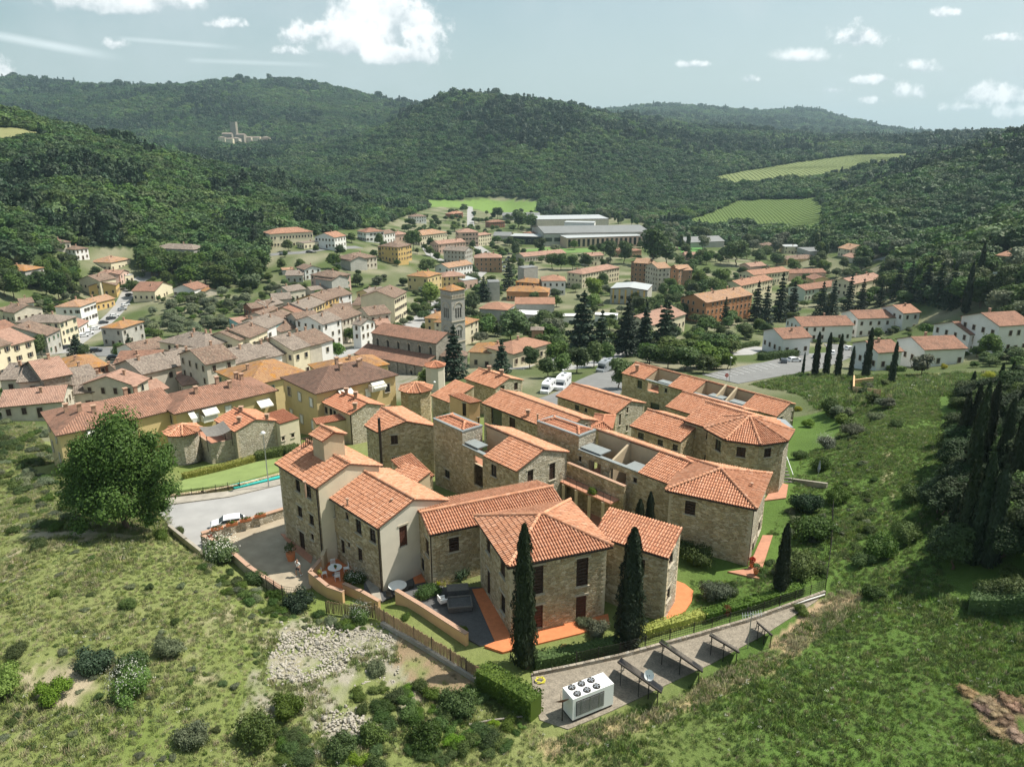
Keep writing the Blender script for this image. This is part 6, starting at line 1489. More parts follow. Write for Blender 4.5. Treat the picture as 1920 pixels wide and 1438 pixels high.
rf = Roof(offset_poly([tuple(p) for p in P],-.35),zt,27); roof_parts(th,rf,M['r_orange'],False,thick=.25)
A,B,z = HF('2',1545,1180,1630,1180,6); c = hit(400 + 1588 * .2608,380 + 1185 * .2608,6)
OP = [(c.x + 2.6 * math.cos(R(22.5 + 45 * k)),c.y + 2 + 2.6 * math.sin(R(22.5 + 45 * k))) for k in range(8)]
bldg('round_chapel','small round chapel with a bright red eight sided roof at the church corner',OP,c.z,22,c.z - 6,wall='plaster_white',over=.25,cat='chapel',roof='tile_red')
# ------------------------------------------------------------------ vegetation kit
def leaf_quads(C,N,S,rg,asp=1.0,drop=0.0):
 """quads centred C facing N with half size S, one corner dropped so they do not read as squares"""
 n = len(C); N = N / np.maximum(np.linalg.norm(N,axis=1,keepdims=True),1e-6)
 T = rg.normal(size=(n,3)); T -= (T * N).sum(1,keepdims=True) * N; T /= np.maximum(np.linalg.norm(T,axis=1,keepdims=True),1e-6); B = np.cross(N,T)
 S = np.broadcast_to(np.asarray(S,float).reshape(-1,1),(n,1)); a = S * rg.uniform(.6,1.2,(n,1)); b_ = S * rg.uniform(.35,.9,(n,1)) * asp
 V = np.stack([C - T * a,C - B * b_ + N * a * .15,C + T * a - N * a * .2,C + B * b_ + N * a * .15],1).reshape(-1,3)
 return V,np.arange(4 * n).reshape(-1,4)
def blob_leaves(blobs,n,size,rg,shell=(.72,1.06),out=.75,flat=1.0,asp=1.0):
 B = np.array(blobs,float); w = B[:,3] * B[:,4] + B[:,4] * B[:,5] + .001; w /= w.sum(); k = rg.choice(len(B),n,p=w)
 D = rg.normal(size=(n,3)); D /= np.linalg.norm(D,axis=1,keepdims=True); D[:,2] = np.where(D[:,2] < -.35,-D[:,2],D[:,2])
 r = rg.uniform(*shell,(n,1)) * (1 + .12 * np.sin(D[:,:1] * 9 + k[:,None]) + .10 * np.cos(D[:,1:2] * 11))
 C = B[k,:3] + D * B[k,3:6] * r
 Nn = D * out + rg.normal(size=(n,3)) * (1 - out) * 1.6 + np.array([0,0,.25])
 return leaf_quads(C,Nn,size,rg,asp)
def core_mesh(blobs,s=.78,k=1):  # solid inner lumps added to stop light passing through the crown
 bm = bmesh.new()
 for b_ in blobs:
  r = bmesh.ops.create_icosphere(bm,subdivisions=k,radius=1)
  for v in r['verts']: v.co = Vector((b_[0] + v.co.x * b_[3] * s,b_[1] + v.co.y * b_[4] * s,b_[2] + v.co.z * b_[5] * s))
 V = np.array([v.co[:] for v in bm.verts]); Fc = np.array([[v.index for v in f.verts] for f in bm.faces]); bm.free(); return V,Fc
def join_tq(VQ,VT):
 """quads + triangles -> from arrays"""
 (V1,Q),(V2,T) = VQ,VT; return V1,Q,V2,T
def crown_mesh(name,blobs,n,size,mat,seed,core=.74,**k):
 rg = np.random.default_rng(seed); V,Q = blob_leaves(blobs,n,size,rg,**k); cv_,cf = core_mesh(blobs,core)
 me = bpy.data.meshes.new(name); nv = len(V) + len(cv_); me.vertices.add(nv); me.vertices.foreach_set('co',np.concatenate([V,cv_]).astype(np.float32).ravel())
 li = np.concatenate([Q.ravel(),(cf + len(V)).ravel()]).astype(np.int32); me.loops.add(len(li)); me.loops.foreach_set('vertex_index',li)
 tot = np.concatenate([np.full(len(Q),4),np.full(len(cf),3)]).astype(np.int32); st = np.concatenate([[0],np.cumsum(tot)[:-1]]).astype(np.int32)
 me.polygons.add(len(tot)); me.polygons.foreach_set('loop_start',st); me.polygons.foreach_set('loop_total',tot); me.update(calc_edges=True); me.materials.append(mat); return me
def trunk_mesh(name,h,r,limbs,seed=1,lean=.03):
 rg = random.Random(seed); mb = MB(); p = Vector((0,0,-.04)); k = 5
 for i in range(k):
  q = Vector((rg.uniform(-lean,lean),rg.uniform(-lean,lean),h * (i + 1) / k)); mb.tube(p,q,r * (1 - .13 * i),r * (1 - .13 * (i + 1)),7,caps=False); p = q
  if i >= 2:
   for _ in range(limbs):
    a = rg.uniform(0,6.28); l = rg.uniform(.12,.26); q2 = q + Vector((math.cos(a) * l,math.sin(a) * l,l * .9)); mb.tube(q,q2,r * .45,r * .12,5,caps=False)
 me = bpy.data.meshes.new(name); me.from_pydata(mb.v,[],mb.f); me.materials.append(M['bark']); me.update(); return me
def rblobs(seed,n,R0,H0,H1,rr=(.16,.26)):
 rg = random.Random(seed); out = []
 for i in range(n):
  a = rg.uniform(0,6.28); t = rg.random(); z = H0 + (H1 - H0) * t; wid = R0 * math.sin(math.pi * (.18 + .74 * t)) ** .7; d = wid * rg.uniform(.25,1); r = rg.uniform(*rr)
  out.append((math.cos(a) * d,math.sin(a) * d,z,r,r * rg.uniform(.8,1.1),r * rg.uniform(.7,.95)))
 return out
def cyp_mesh(name,n,size,seed,mat=None,w=.085):
 rg = np.random.default_rng(seed); z = rg.beta(1.15,1.05,n); prof = w * np.clip((z / .08),0,1) ** .5 * np.clip((1 - z),0,1) ** .42 * (1 + .10 * np.sin(z * 31) + .06 * np.sin(z * 77))
 a = rg.uniform(0,6.283,n); lob = 1 + .14 * np.sin(a * 5 + z * 6) ; r = prof * lob * rg.uniform(.82,1.06,n)
 C = np.stack([np.cos(a) * r,np.sin(a) * r,z * .97 + .02],1); Nn = np.stack([np.cos(a),np.sin(a),rg.uniform(-.1,.5,n)],1) + rg.normal(size=(n,3)) * .35
 N_ = Nn / np.linalg.norm(Nn,axis=1,keepdims=True); up = np.tile([0,0,1.0],(n,1)) + rg.normal(size=(n,3)) * .2; T = up - (up * N_).sum(1,keepdims=True) * N_; T /= np.linalg.norm(T,axis=1,keepdims=True); B = np.cross(N_,T)
 s = size * rg.uniform(.6,1.3,(n,1)); V = np.stack([C - T * s,C - B * s * .4,C + T * s * 1.5 + N_ * s * .2,C + B * s * .4],1).reshape(-1,3); Q = np.arange(4 * n).reshape(-1,4)
 k = 12; zz = np.linspace(.01,.97,9); pr = w * np.clip(zz / .08,0,1) ** .5 * (1 - zz) ** .42 * .82; ring = [];
 cv_ = np.array([[math.cos(2 * math.pi * i / k) * p,math.sin(2 * math.pi * i / k) * p,z0] for z0,p in zip(zz,pr) for i in range(k)]); cq = np.array([[j * k + i,j * k + (i + 1) % k,(j + 1) * k + (i + 1) % k,(j + 1) * k + i] for j in range(8) for i in range(k)]) + len(V)
 return np_mesh(name,np.concatenate([V,cv_]),np.concatenate([Q,cq]),[mat or M['leaf_cypress']])
def fir_mesh(name,n,size,seed,mat=None,w=.24,tiers=13,droop=.35,h0=.06):
 rg = np.random.default_rng(seed); t = rg.integers(0,tiers,n); z0 = h0 + (1 - h0) * (t + .5) / tiers; rad = w * (1 - z0) ** .8 * (1 + .25 * np.sin(t * 2.7)); a = rg.uniform(0,6.283,n)
 br = np.round(a / (6.283 / 9) + t * .37) * (6.283 / 9) - t * .37; a = br + (a - br) * .55; u = np.sqrt(rg.uniform(0,1,n)); r = rad * u; z = z0 - r * droop + rg.normal(0,.006,n)
 C = np.stack([np.cos(a) * r,np.sin(a) * r,z],1); Nn = np.stack([np.cos(a) * .35,np.sin(a) * .35,np.ones(n)],1) + rg.normal(size=(n,3)) * .45
 V,Q = leaf_quads(C,Nn,size * rg.uniform(.6,1.3,n),rg)
 top = np.stack([rg.normal(0,.006,60),rg.normal(0,.006,60),rg.uniform(.9,1.02,60)],1); V2,Q2 = leaf_quads(top,rg.normal(size=(60,3)),size * .6,rg)
 return np_mesh(name,np.concatenate([V,V2]),np.concatenate([Q,Q2 + len(V)]),[mat or M['leaf_cedar']])
BL = {s: rblobs(s,n,.30,.38,.86) for s,n in ((1,16),(2,13),(3,18),(4,14))}
PROTO = {}
def proto(kind):
 if kind in PROTO: return PROTO[kind]
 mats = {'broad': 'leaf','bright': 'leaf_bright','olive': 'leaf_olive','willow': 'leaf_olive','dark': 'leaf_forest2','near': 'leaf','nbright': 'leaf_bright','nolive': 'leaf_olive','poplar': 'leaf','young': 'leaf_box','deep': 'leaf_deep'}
 if kind.startswith('cyp'): r = (cyp_mesh('cypress_crown',9000 if kind == 'cypn' else 2200,.010 if kind == 'cypn' else .022,5),trunk_mesh('t',.2,.018,0))
 elif kind == 'fir': r = (fir_mesh('fir_crown',4200,.026,3),trunk_mesh('t',.9,.014,0))
 elif kind == 'cedar': r = (fir_mesh('cedar_crown',6000,.030,8,w=.36,tiers=11,droop=.12,h0=.08),trunk_mesh('t',.9,.02,0))
 else:
  k = kind[:-1] if kind[-1].isdigit() else kind; v = int(kind[-1]) if kind[-1].isdigit() else 1; near_ = k in ('near','nbright','nolive','deep')
  if k == 'poplar': bl = [(0,0,.2 + .075 * i,.11 - .006 * abs(i - 4),.11,.1) for i in range(10)]
  else: bl = BL[v]
  r = (crown_mesh(k + '_crown',bl,9000 if near_ else 2100,.020 if near_ else .042,M[mats[k]],v + 3,core=.66),trunk_mesh('t',.5,.022,3,v))
 PROTO[kind] = r; return r
def tree(px,py,top=None,kind='broad1',label='',cat='tree',h=None,wide=1.0,world=None,name='tree',group=None,rng=random.Random(3),zoff=0):
 p = world if world is not None else hit(px,py)
 if h is None: h = max(1.0,aty(px,top,p.y).z - p.z)
 cr,tr = proto(kind); th = thing(name,(p.x,p.y,p.z - .1 + zoff),label,cat,group,rng.uniform(0,6.28)); th.scale = (h * wide,h * wide,h)
 for nm,me in (('crown',cr),('trunk',tr)):
  o = bpy.data.objects.new(nm,me); COL.objects.link(o); o.parent = th
 return th
CR['8'] = (1440,640); KS['8'] = .4174
def T(c,x,yt,yb,kind,label,wide=1.0,name='tree',**k):
 ox,oy = CR[c] if c != '0' else (0,0); s = KS.get(c,.2608) if c != '0' else 1
 return tree(ox + x * s,oy + yb * s,oy + yt * s,kind,label,wide=wide,name=name,**k)
for i,(x,a,b_,lb) in enumerate([(325,1075,1235,'shortest cypress, first on the left of the row by the white houses'),(410,930,1245,'broad cypress, second of the row by the car park'),(490,935,1245,'cypress third of the row, before a white parked car'),(572,945,1250,'cypress fourth of the row by the white houses'),(668,1030,1250,'small cypress between two tall ones in the row'),(775,900,1262,'tall cypress in front of the low white house'),(960,1000,1305,'last cypress on the right end of the row, casting a shadow on grass')]):
 T('5',x,a,b_,'cyp',lb,.95 if i else .8,'cypress_tree',cat='cypress',group='cypresses in a row by the white houses')
for x,a,b_,lb in [(1575,290,640,'very tall cypress rising against the right hillside'),(1490,430,800,'tall cypress just left of the tallest one on the right hillside')]: T('5',x,a,b_,'cyp',lb,.9,'cypress_tree',cat='cypress')
for i,(x,a,b_,w) in enumerate([(850,225,530,.9),(895,195,520,.9),(935,180,500,.8),(925,550,870,1.1),(1035,98,222,1.2),(1085,88,206,1.1),(1108,215,405,.9),(908,132,250,1.2),(960,600,900,.9)]):
 T('8',x,a,b_,'cyp',('left','second','third','front','upper','upper right','far right','topmost','front right')[i] + ' cypress of the dark group on the right slope',w * 1.1,'cypress_tree',cat='cypress',group='cypresses in the dark group on the right slope')
T('0',982,978,1250,'cypn','slim tall cypress directly before the left of the front corner house',.95,'cypress_tree',cat='cypress')
T('0',1178,986,1212,'cypn','stout tall cypress between the front corner house and its right neighbour',1.3,'cypress_tree',cat='cypress')
tree(0,0,kind='cypn',label='left one of the cypress pair in the courtyard beside the arched wing',cat='cypress',world=Vector((11.2,58.0,-.6)),h=6.9,wide=1.25,name='cypress_tree')
tree(0,0,kind='cypn',label='right one of the cypress pair in the courtyard beside the arched wing',cat='cypress',world=Vector((12.2,58.6,-.6)),h=7.3,wide=1.0,name='cypress_tree')
T('0',1461,978,1118,'cypn','dark cypress in the garden right of the end house',1.1,'cypress_tree',cat='cypress')
for i,(x,a,b_,w) in enumerate([(1812,735,930,1),(1836,715,900,.9),(1798,860,1050,1.1),(1822,848,1058,1),(1848,870,1062,1.2),(1870,745,905,1),(1892,765,935,1.1),(1776,925,1040,1.2)]):
 T('0',x,a,b_,'cyp',('tall','slim','shaded','pointed','broad','leaning','rear','low','edge','near')[i] + ' dark cypress in the wood covering the right slope',w * .95,'cypress_tree',cat='cypress',group='dark cypresses in the right hand wood')
for i,(c,x,a,b_,kd,w,lb) in enumerate([('4',1150,430,775,'fir',.9,'slender fir rising before the long terracotta house roof'),('4',985,490,775,'fir',.9,'fir right end of the terracotta house'),('4',1050,520,800,'fir',1,'fir between two taller firs in mid picture'),('4',1245,490,745,'fir',1,'fir beside the bright yellow green tree'),('4',1450,495,735,'fir',1.1,'bushy fir above the white houses'),('4',1530,480,740,'fir',.9,'pointed fir above the white houses'),('4',1650,440,690,'fir',.9,'tall fir before the pink roofed long house'),('4',1740,470,690,'fir',.9,'fir right of the tall one before the pink roofed long house'),
  ('4',345,630,970,'cedar',.8,'dark cedar before the tiered pink roofs'),('4',60,600,985,'cedar',.8,'cedar with open branches left of the tiered pink roofs'),('4',190,640,965,'fir',1,'fir between the two open cedars'),('4',860,530,735,'fir',.9,'thin fir at the middle of the terracotta house'),('4',760,600,800,'fir',.9,'thin fir before the yellow garden front'),
  ('3',200,885,1265,'fir',1.25,'big dark fir right of the church apse'),('3',540,985,1225,'fir',1.3,'dark fir before the cream orange roofed house'),('3',1120,640,1090,'cedar',.95,'largest dark cedar in the middle of the town'),('3',1255,770,1090,'cedar',.8,'second dark cedar right of the largest one'),('3',1700,690,1085,'cedar',.7,'dark cedar right of the long marquee'),('3',1440,735,1105,'cedar',.7,'dark cedar before the sports hall'),('3',1560,760,1095,'fir',1.1,'fir standing before the sports hall right corner'),
  ('3',410,530,710,'cedar',1,'dark cedar right behind the bell tower'),('3',590,410,630,'cedar',.8,'dark cedar left of the orange roofed houses'),('5',880,550,745,'fir',1,'fir standing over the white house roofs'),('5',1000,425,700,'fir',.9,'tall fir left in the right hand grove'),('5',1080,415,705,'fir',.9,'second tall fir in the right hand grove'),('5',1200,390,725,'fir',.9,'tallest fir in the right hand grove'),('5',1290,430,745,'fir',1,'fir right of the tallest in the right hand grove'),('5',1380,440,770,'fir',1,'last fir of the right hand grove'),('1',560,870,1030,'cedar',1.3,'blue grey cedar by the lower street car park'),('2',300,150,330,'cedar',1,'brownish conifer left of the long pale building'),('1',940,865,1015,'fir',1.3,'dark fir beside the grey house with garage doors')]):
 T(c,x,a,b_,kd,lb,w,'conifer_tree',cat='conifer')
for c,x,a,b_,kd,w,lb in [('2',1560,575,745,'bright1',1,'light green tree left of the bell tower'),('2',890,1005,1130,'bright2',1,'bright green tree at the end of the old row'),('2',1545,1190,1345,'bright3',1.3,'big bright green tree before the church wall'),('2',1440,200,345,'broad2',1,'dark round tree beside the ochre block'),('2',1200,225,315,'broad3',.9,'conical dark tree before the white villa'),('2',885,210,295,'broad1',.9,'round tree right of the white gabled house'),('2',870,365,480,'broad2',1,'dark tree among the garden terraces'),('2',1040,510,605,'broad1',1,'round bush tree right of the pink house'),('2',485,405,490,'broad3',1,'tree on the garden terrace'),('2',1540,405,525,'broad2',1.2,'wide tree above the yellow villa'),
  ('2',410,588,655,'olive1',1.2,'left olive of the pair on the yellow terrace'),('2',465,588,655,'olive2',1.2,'right olive of the pair on the yellow terrace'),('2',350,640,700,'broad1',1.2,'round tree above the stone barn'),('2',1450,720,790,'broad3',1.2,'round clipped tree in the church street garden'),('2',985,900,1010,'broad2',1,'tree against the slim white house'),('2',1100,920,1000,'broad4',1,'dark tree left of the church roof'),
  ('1',300,875,1035,'broad1',1,'round green tree at the lower street corner'),('1',610,945,1035,'broad2',1.1,'tree next to the blue grey cedar'),('1',880,935,1050,'broad3',1.1,'broad tree before the grey garage house'),('1',985,485,605,'broad2',1.1,'dark tree beside the street cars'),('1',430,425,640,'broad1',1,'large tree left of the ochre houses'),('1',110,430,625,'broad4',1,'large tree before the orange roofed grey house'),('1',380,655,735,'broad3',1,'small tree left of the white hipped house'),('1',690,380,450,'broad4',1.3,'shrubby tree below the cream bungalow'),('1',560,400,470,'bright1',1.3,'yellowish shrub tree above the ochre houses'),('1',1130,830,920,'broad1',1.2,'round bush tree in the grass before the pale yellow building'),
  ('3',330,655,790,'broad2',1,'tree right of the bell tower'),('3',600,790,1010,'broad3',1.3,'wide tree group before the grey terracotta building'),('3',430,820,970,'broad1',1.3,'rounded tree right of the bell tower foot'),('3',900,830,1000,'willow2',1.2,'feathery pale tree beside the dovecote tower'),('3',1190,540,690,'bright1',1.2,'bright green tree before the cream barrack house'),('3',1275,510,640,'broad3',.9,'conical tree before the cream barrack house'),('3',1200,655,780,'bright2',1.2,'bright green shrub tree left of the sports hall'),('3',1510,640,730,'bright3',1.2,'yellow green tree at the sports hall front'),
  ('3',740,1035,1190,'broad1',1,'round street tree nearest the cream house'),('3',835,1005,1140,'broad2',1,'round street tree second from the cream house'),('3',930,985,1150,'broad3',1,'street tree third from the cream house'),('3',870,1110,1260,'broad4',1.1,'tree right of the big dark fir by the car park'),('3',980,1085,1245,'broad1',1.1,'tree left of the motorhome'),('3',1080,1040,1225,'broad2',1.1,'tree directly behind the motorhome'),('3',1200,1010,1185,'broad3',1,'tree between the two motorhomes'),('3',1290,1005,1150,'broad4',1.1,'tree behind the grey motorhome'),('3',1380,1120,1340,'broad1',1.0,'leafy tree left of the back row of stone houses'),('3',1590,1010,1150,'broad2',1.2,'dark tree right of the grey motorhome'),
  ('3',820,255,355,'broad1',1.2,'round tree before the factory front'),('3',900,365,480,'broad2',1.1,'plane tree first of the row by the long pink roof'),('3',965,370,485,'broad3',1.1,'plane tree second of the row by the long pink roof'),('3',1050,375,485,'broad1',1.1,'plane tree third of the row by the long pink roof'),('3',1140,365,475,'broad4',1.1,'plane tree fourth of the row by the long pink roof'),('3',1190,305,365,'broad2',1.2,'small round tree before the factory lawn'),('3',1320,280,430,'broad3',.9,'tall tree left before the brick factory wing'),('3',1420,275,440,'broad1',.9,'tall tree right before the brick factory wing'),('3',1620,190,450,'broad2',1.0,'huge dark tree right of the factory'),('3',1720,290,450,'broad3',1.2,'dark tree leaning on the huge one right of the factory'),('3',660,60,190,'broad1',1.2,'tree group left of the factory roofs'),('3',755,80,200,'broad4',1.1,'tree touching the white factory roofs'),('3',510,35,120,'broad2',1.1,'tree at the green field edge'),('3',640,290,400,'broad3',.8,'conical tree on the main road bend'),
  ('4',1275,455,560,'bright1',1.1,'vivid yellow green tree in the right hand houses'),('4',770,470,560,'broad1',1.6,'round umbrella shaped pine beside the terracotta house'),('4',840,195,380,'broad2',1.2,'dark broad tree by the playing field'),('4',1730,240,400,'broad3',1.1,'round tree before the cream gabled house'),('4',1060,230,330,'broad4',1.2,'pale tree before the stepped brown roofs'),('4',600,930,1110,'young1',1.5,'bushy tree at the motorhome road'),('4',480,960,1130,'broad1',1.5,'broad shrub tree left end of the parking verge'),('4',700,960,1100,'young2',1.3,'yellowish bushy tree at the parking verge'),
  ('5',860,900,980,'broad1',1.3,'clipped round tree at the tall white house door'),('5',1210,870,960,'broad2',1.3,'dark shrub tree between the white house groups'),('5',1640,950,1110,'broad3',1.2,'large bush at the balcony white house'),('5',1180,1090,1250,'willow1',1.2,'dark feathery bush below the low white house'),('5',1870,1040,1150,'broad4',1.4,'dark bush at the right picture edge by the white house')]:
 T(c,x,a,b_,kd,lb,w)
BELTS = []
def belt(poly,n,kinds,hr,label,seed,wide=1.15): BELTS.append((poly,n,kinds,hr,label,seed,wide))
BR_ = ['broad1','broad2','broad3','broad4']
belt([(1010,385),(1100,395),(1210,405),(1260,440),(1340,455),(1500,462),(1690,475),(1700,498),(1560,484),(1400,474),(1240,470),(1190,425),(1020,405)],120,['willow1','willow2','broad3','poplar'],(8,14),'grey green river trees in the belt between factory and lower vineyard',11)
belt([(1265,470),(1420,480),(1700,500),(1720,560),(1600,545),(1430,500),(1300,500)],45,BR_,(6,10),'dark green trees among the houses of the right valley floor',12)
belt([(1195,560),(1300,515),(1400,520),(1370,555),(1300,600),(1240,640),(1170,640)],45,BR_,(6,10),'dark green trees between the sports hall and the terracotta house',13)
belt([(1170,655),(1300,640),(1380,655),(1370,690),(1340,710),(1220,690)],34,BR_ + ['young1'],(4,7),'bushy trees in the thicket between motorhomes and upper car park',14,1.5)
belt([(1680,500),(1930,500),(1930,640),(1860,600),(1760,570),(1700,560)],70,BR_ + ['willow2'],(7,12),'trees of the wood behind the white houses at the right',15)
belt([(860,600),(1000,610),(1100,650),(1040,690),(930,640),(880,640)],24,BR_,(5,9),'garden trees between bell tower and the big cedar',16)
belt([(500,470),(700,440),(860,420),(1000,450),(1040,500),(900,520),(800,500),(640,510),(560,520)],60,BR_,(4,8),'garden trees among the houses on the far left slope',17)
belt([(240,610),(330,560),(470,570),(480,600),(420,620),(330,640),(270,640)],46,['olive1','olive2','olive3','willow3','olive4'],(3.5,5.5),'grey green olives in the grove beside the car street',18,1.4)
belt([(100,460),(260,490),(480,500),(490,540),(380,545),(300,535),(230,480),(120,480)],70,BR_,(8,13),'big dark trees at the foot of the left wood',19,1.2)
belt([(0,505),(60,520),(120,500),(180,530),(150,545),(40,570),(0,560)],30,BR_,(6,10),'trees between the houses at the left edge',20)
belt([(500,560),(560,520),(700,540),(760,560),(620,580)],20,BR_ + ['olive1'],(3,6),'low trees on the garden terraces above the street row',21,1.3)
belt([(1560,735),(1660,720),(1720,725),(1640,790),(1600,830),(1560,800)],14,['olive1','willow2','young1','olive3'],(1.1,2.0),'silvery bushes on the slope right of the back row',22,1.5)
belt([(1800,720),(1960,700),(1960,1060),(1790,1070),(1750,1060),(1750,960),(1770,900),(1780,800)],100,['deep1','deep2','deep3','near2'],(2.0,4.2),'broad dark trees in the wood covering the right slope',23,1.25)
belt([(1000,470),(1200,450),(1400,490),(1300,520),(1100,500)],26,BR_,(5,9),'trees between factory and town houses',24)
belt([(20,745),(120,735),(220,730),(250,745),(120,760),(20,765)],16,['broad1','young2','broad3'],(3,5),'garden trees behind the left yellow block',25,1.4)
belt([(60,600),(250,560),(500,600),(700,640),(860,660),(860,560),(700,500),(500,520),(250,520),(60,540)],220,BR_ + ['olive1','young1'],(2,5),'small garden trees and bushes between the houses of the old town',26,1.5)
belt([(860,640),(1000,660),(1180,660),(1420,640),(1500,600),(1700,590),(1700,520),(1400,500),(1200,480),(900,450),(860,520)],300,BR_ + ['young2','olive2'],(2.5,6.5),'garden trees and bushes between the houses of the new town',27,1.4)
belt([(1400,640),(1700,620),(1900,640),(1920,690),(1700,690),(1500,650)],60,BR_ + ['young1'],(1.2,3),'garden bushes around the white houses',28,1.6)
belt([(700,430),(1000,470),(1000,400),(860,390),(760,405)],90,BR_,(4,8),'trees along the road out of the valley',29,1.3)
belt([(330,560),(480,570),(620,590),(500,620),(330,650),(250,640)],60,['young1','broad2','olive2'],(1.5,3.5),'bushes in the olive grove and terraced gardens',30,1.6)
def gn_scatter(name,P,S,RZ,IDX,protos,label,cat):
 me = bpy.data.meshes.new(name); me.vertices.add(len(P)); me.vertices.foreach_set('co',np.asarray(P,np.float32).ravel())
 for nm,tp,a,key in (('sc','FLOAT_VECTOR',S,'vector'),('rz','FLOAT',RZ,'value'),('idx','INT',IDX,'value')):
  at = me.attributes.new(nm,tp,'POINT'); at.data.foreach_set(key,np.asarray(a,np.int32 if tp == 'INT' else np.float32).ravel())
 o = bpy.data.objects.new(name,me); COL.objects.link(o); meta(o,label,cat,kind='stuff')
 ng = bpy.data.node_groups.new(name,'GeometryNodeTree'); ng.interface.new_socket('Geometry',in_out='INPUT',socket_type='NodeSocketGeometry'); ng.interface.new_socket('Geometry',in_out='OUTPUT',socket_type='NodeSocketGeometry')
 n = ng.nodes; gi = n.new('NodeGroupInput'); go = n.new('NodeGroupOutput'); ip = n.new('GeometryNodeInstanceOnPoints'); j = n.new('GeometryNodeJoinGeometry')
 for pm in protos[::-1]:
  po = bpy.data.objects.new(name + '_pattern',pm); oi = n.new('GeometryNodeObjectInfo'); oi.inputs[0].default_value = po; oi.inputs['As Instance'].default_value = True; ng.links.new(oi.outputs['Geometry'],j.inputs[0])
 def attr(nm,dt): a = n.new('GeometryNodeInputNamedAttribute'); a.data_type = dt; a.inputs[0].default_value = nm; return a.outputs[0]
 ng.links.new(gi.outputs[0],ip.inputs['Points']); ng.links.new(j.outputs[0],ip.inputs['Instance']); ip.inputs['Pick Instance'].default_value = True
 ng.links.new(attr('idx','INT'),ip.inputs['Instance Index']); ng.links.new(attr('sc','FLOAT_VECTOR'),ip.inputs['Scale'])
 cx = n.new('ShaderNodeCombineXYZ'); ng.links.new(attr('rz','FLOAT'),cx.inputs[2]); ng.links.new(cx.outputs[0],ip.inputs['Rotation'])
 ng.links.new(ip.outputs[0],go.inputs[0]); md = o.modifiers.new('scatter','NODES'); md.node_group = ng; return o
JOINED = {}
def joined(kind):
 """crown and trunk of a tree kind as one pattern mesh"""
 if kind in JOINED: return JOINED[kind]
 cr,tr = proto(kind); bm = bmesh.new(); bm.from_mesh(cr); n = len(bm.faces); bm.from_mesh(tr)
 bm.faces.ensure_lookup_table()
 for f in bm.faces[n:]: f.material_index = 1
 me = bpy.data.meshes.new(kind + '_tree'); bm.to_mesh(me); bm.free(); me.materials.append(cr.materials[0]); me.materials.append(M['bark']); JOINED[kind] = me; return me
FOOT = []      # footprints of the houses, so that no tree stands in one
for o in [q for q in COL.objects if q.name.startswith(('wall','nave_wall','aisle_wall'))]:
 vs = [v.co for v in o.data.vertices]; p = o.parent.location if o.parent else Vector((0,0,0))
 if vs: FOOT.append((sum(v.x for v in vs) / len(vs) + p.x,sum(v.y for v in vs) / len(vs) + p.y,.5 * min(max(v.x for v in vs) - min(v.x for v in vs),max(v.y for v in vs) - min(v.y for v in vs)) + .8))
FT = np.array(FOOT)
def clear(X_,Y_,extra=0.0):
 return ~(((X_[:,None] - FT[:,0]) ** 2 + (Y_[:,None] - FT[:,1]) ** 2) < (FT[:,2] + extra) ** 2).any(1)
def do_belt(poly,n,kinds,hr,label,seed,wide):
 rg = np.random.default_rng(seed); P = []; xs = [p[0] for p in poly]; ys = [p[1] for p in poly]; k = 0
 while len(P) < n and k < n * 30:
  k += 1; x,y = rg.uniform(min(xs),max(xs)),rg.uniform(min(ys),max(ys))
  if bool(inpoly(np.array([x]),np.array([y]),poly)[0]): P.append(tuple(hit(x,y)))
 P = np.array(P); P = P[clear(P[:,0],P[:,1],1.0)]; h = rg.uniform(*hr,len(P)); w = h * wide * rg.uniform(.85,1.2,len(P)); P[:,2] -= .1
 gn_scatter('tree_belt',P,np.stack([w,w,h],1),rg.uniform(0,6.28,len(P)),rg.integers(0,len(kinds),len(P)),[joined(k_) for k_ in kinds],label,'trees')
for B_ in BELTS: do_belt(*B_)
FPR = []
for s in range(5):
 rb = random.Random(s + 40); bl = [(0,0,.42,.42,.42,.40)] + [(math.cos(a) * .3,math.sin(a) * .3,.40 + rb.uniform(-.1,.25),rb.uniform(.2,.3),rb.uniform(.2,.3),rb.uniform(.18,.28)) for a in [rb.uniform(0,6.28) for _ in range(6)]]
 FPR.append(crown_mesh('wood_crown',bl,420,.095,M['leaf_forest'],s + 60,core=.8))
FPR.append(fir_mesh('pine_crown',420,.10,71,M['leaf_forest2'],w=.34,tiers=7,droop=.3)); FPR.append(crown_mesh('pine_crown',BL[2],420,.09,M['leaf_forest2'],75,core=.8))
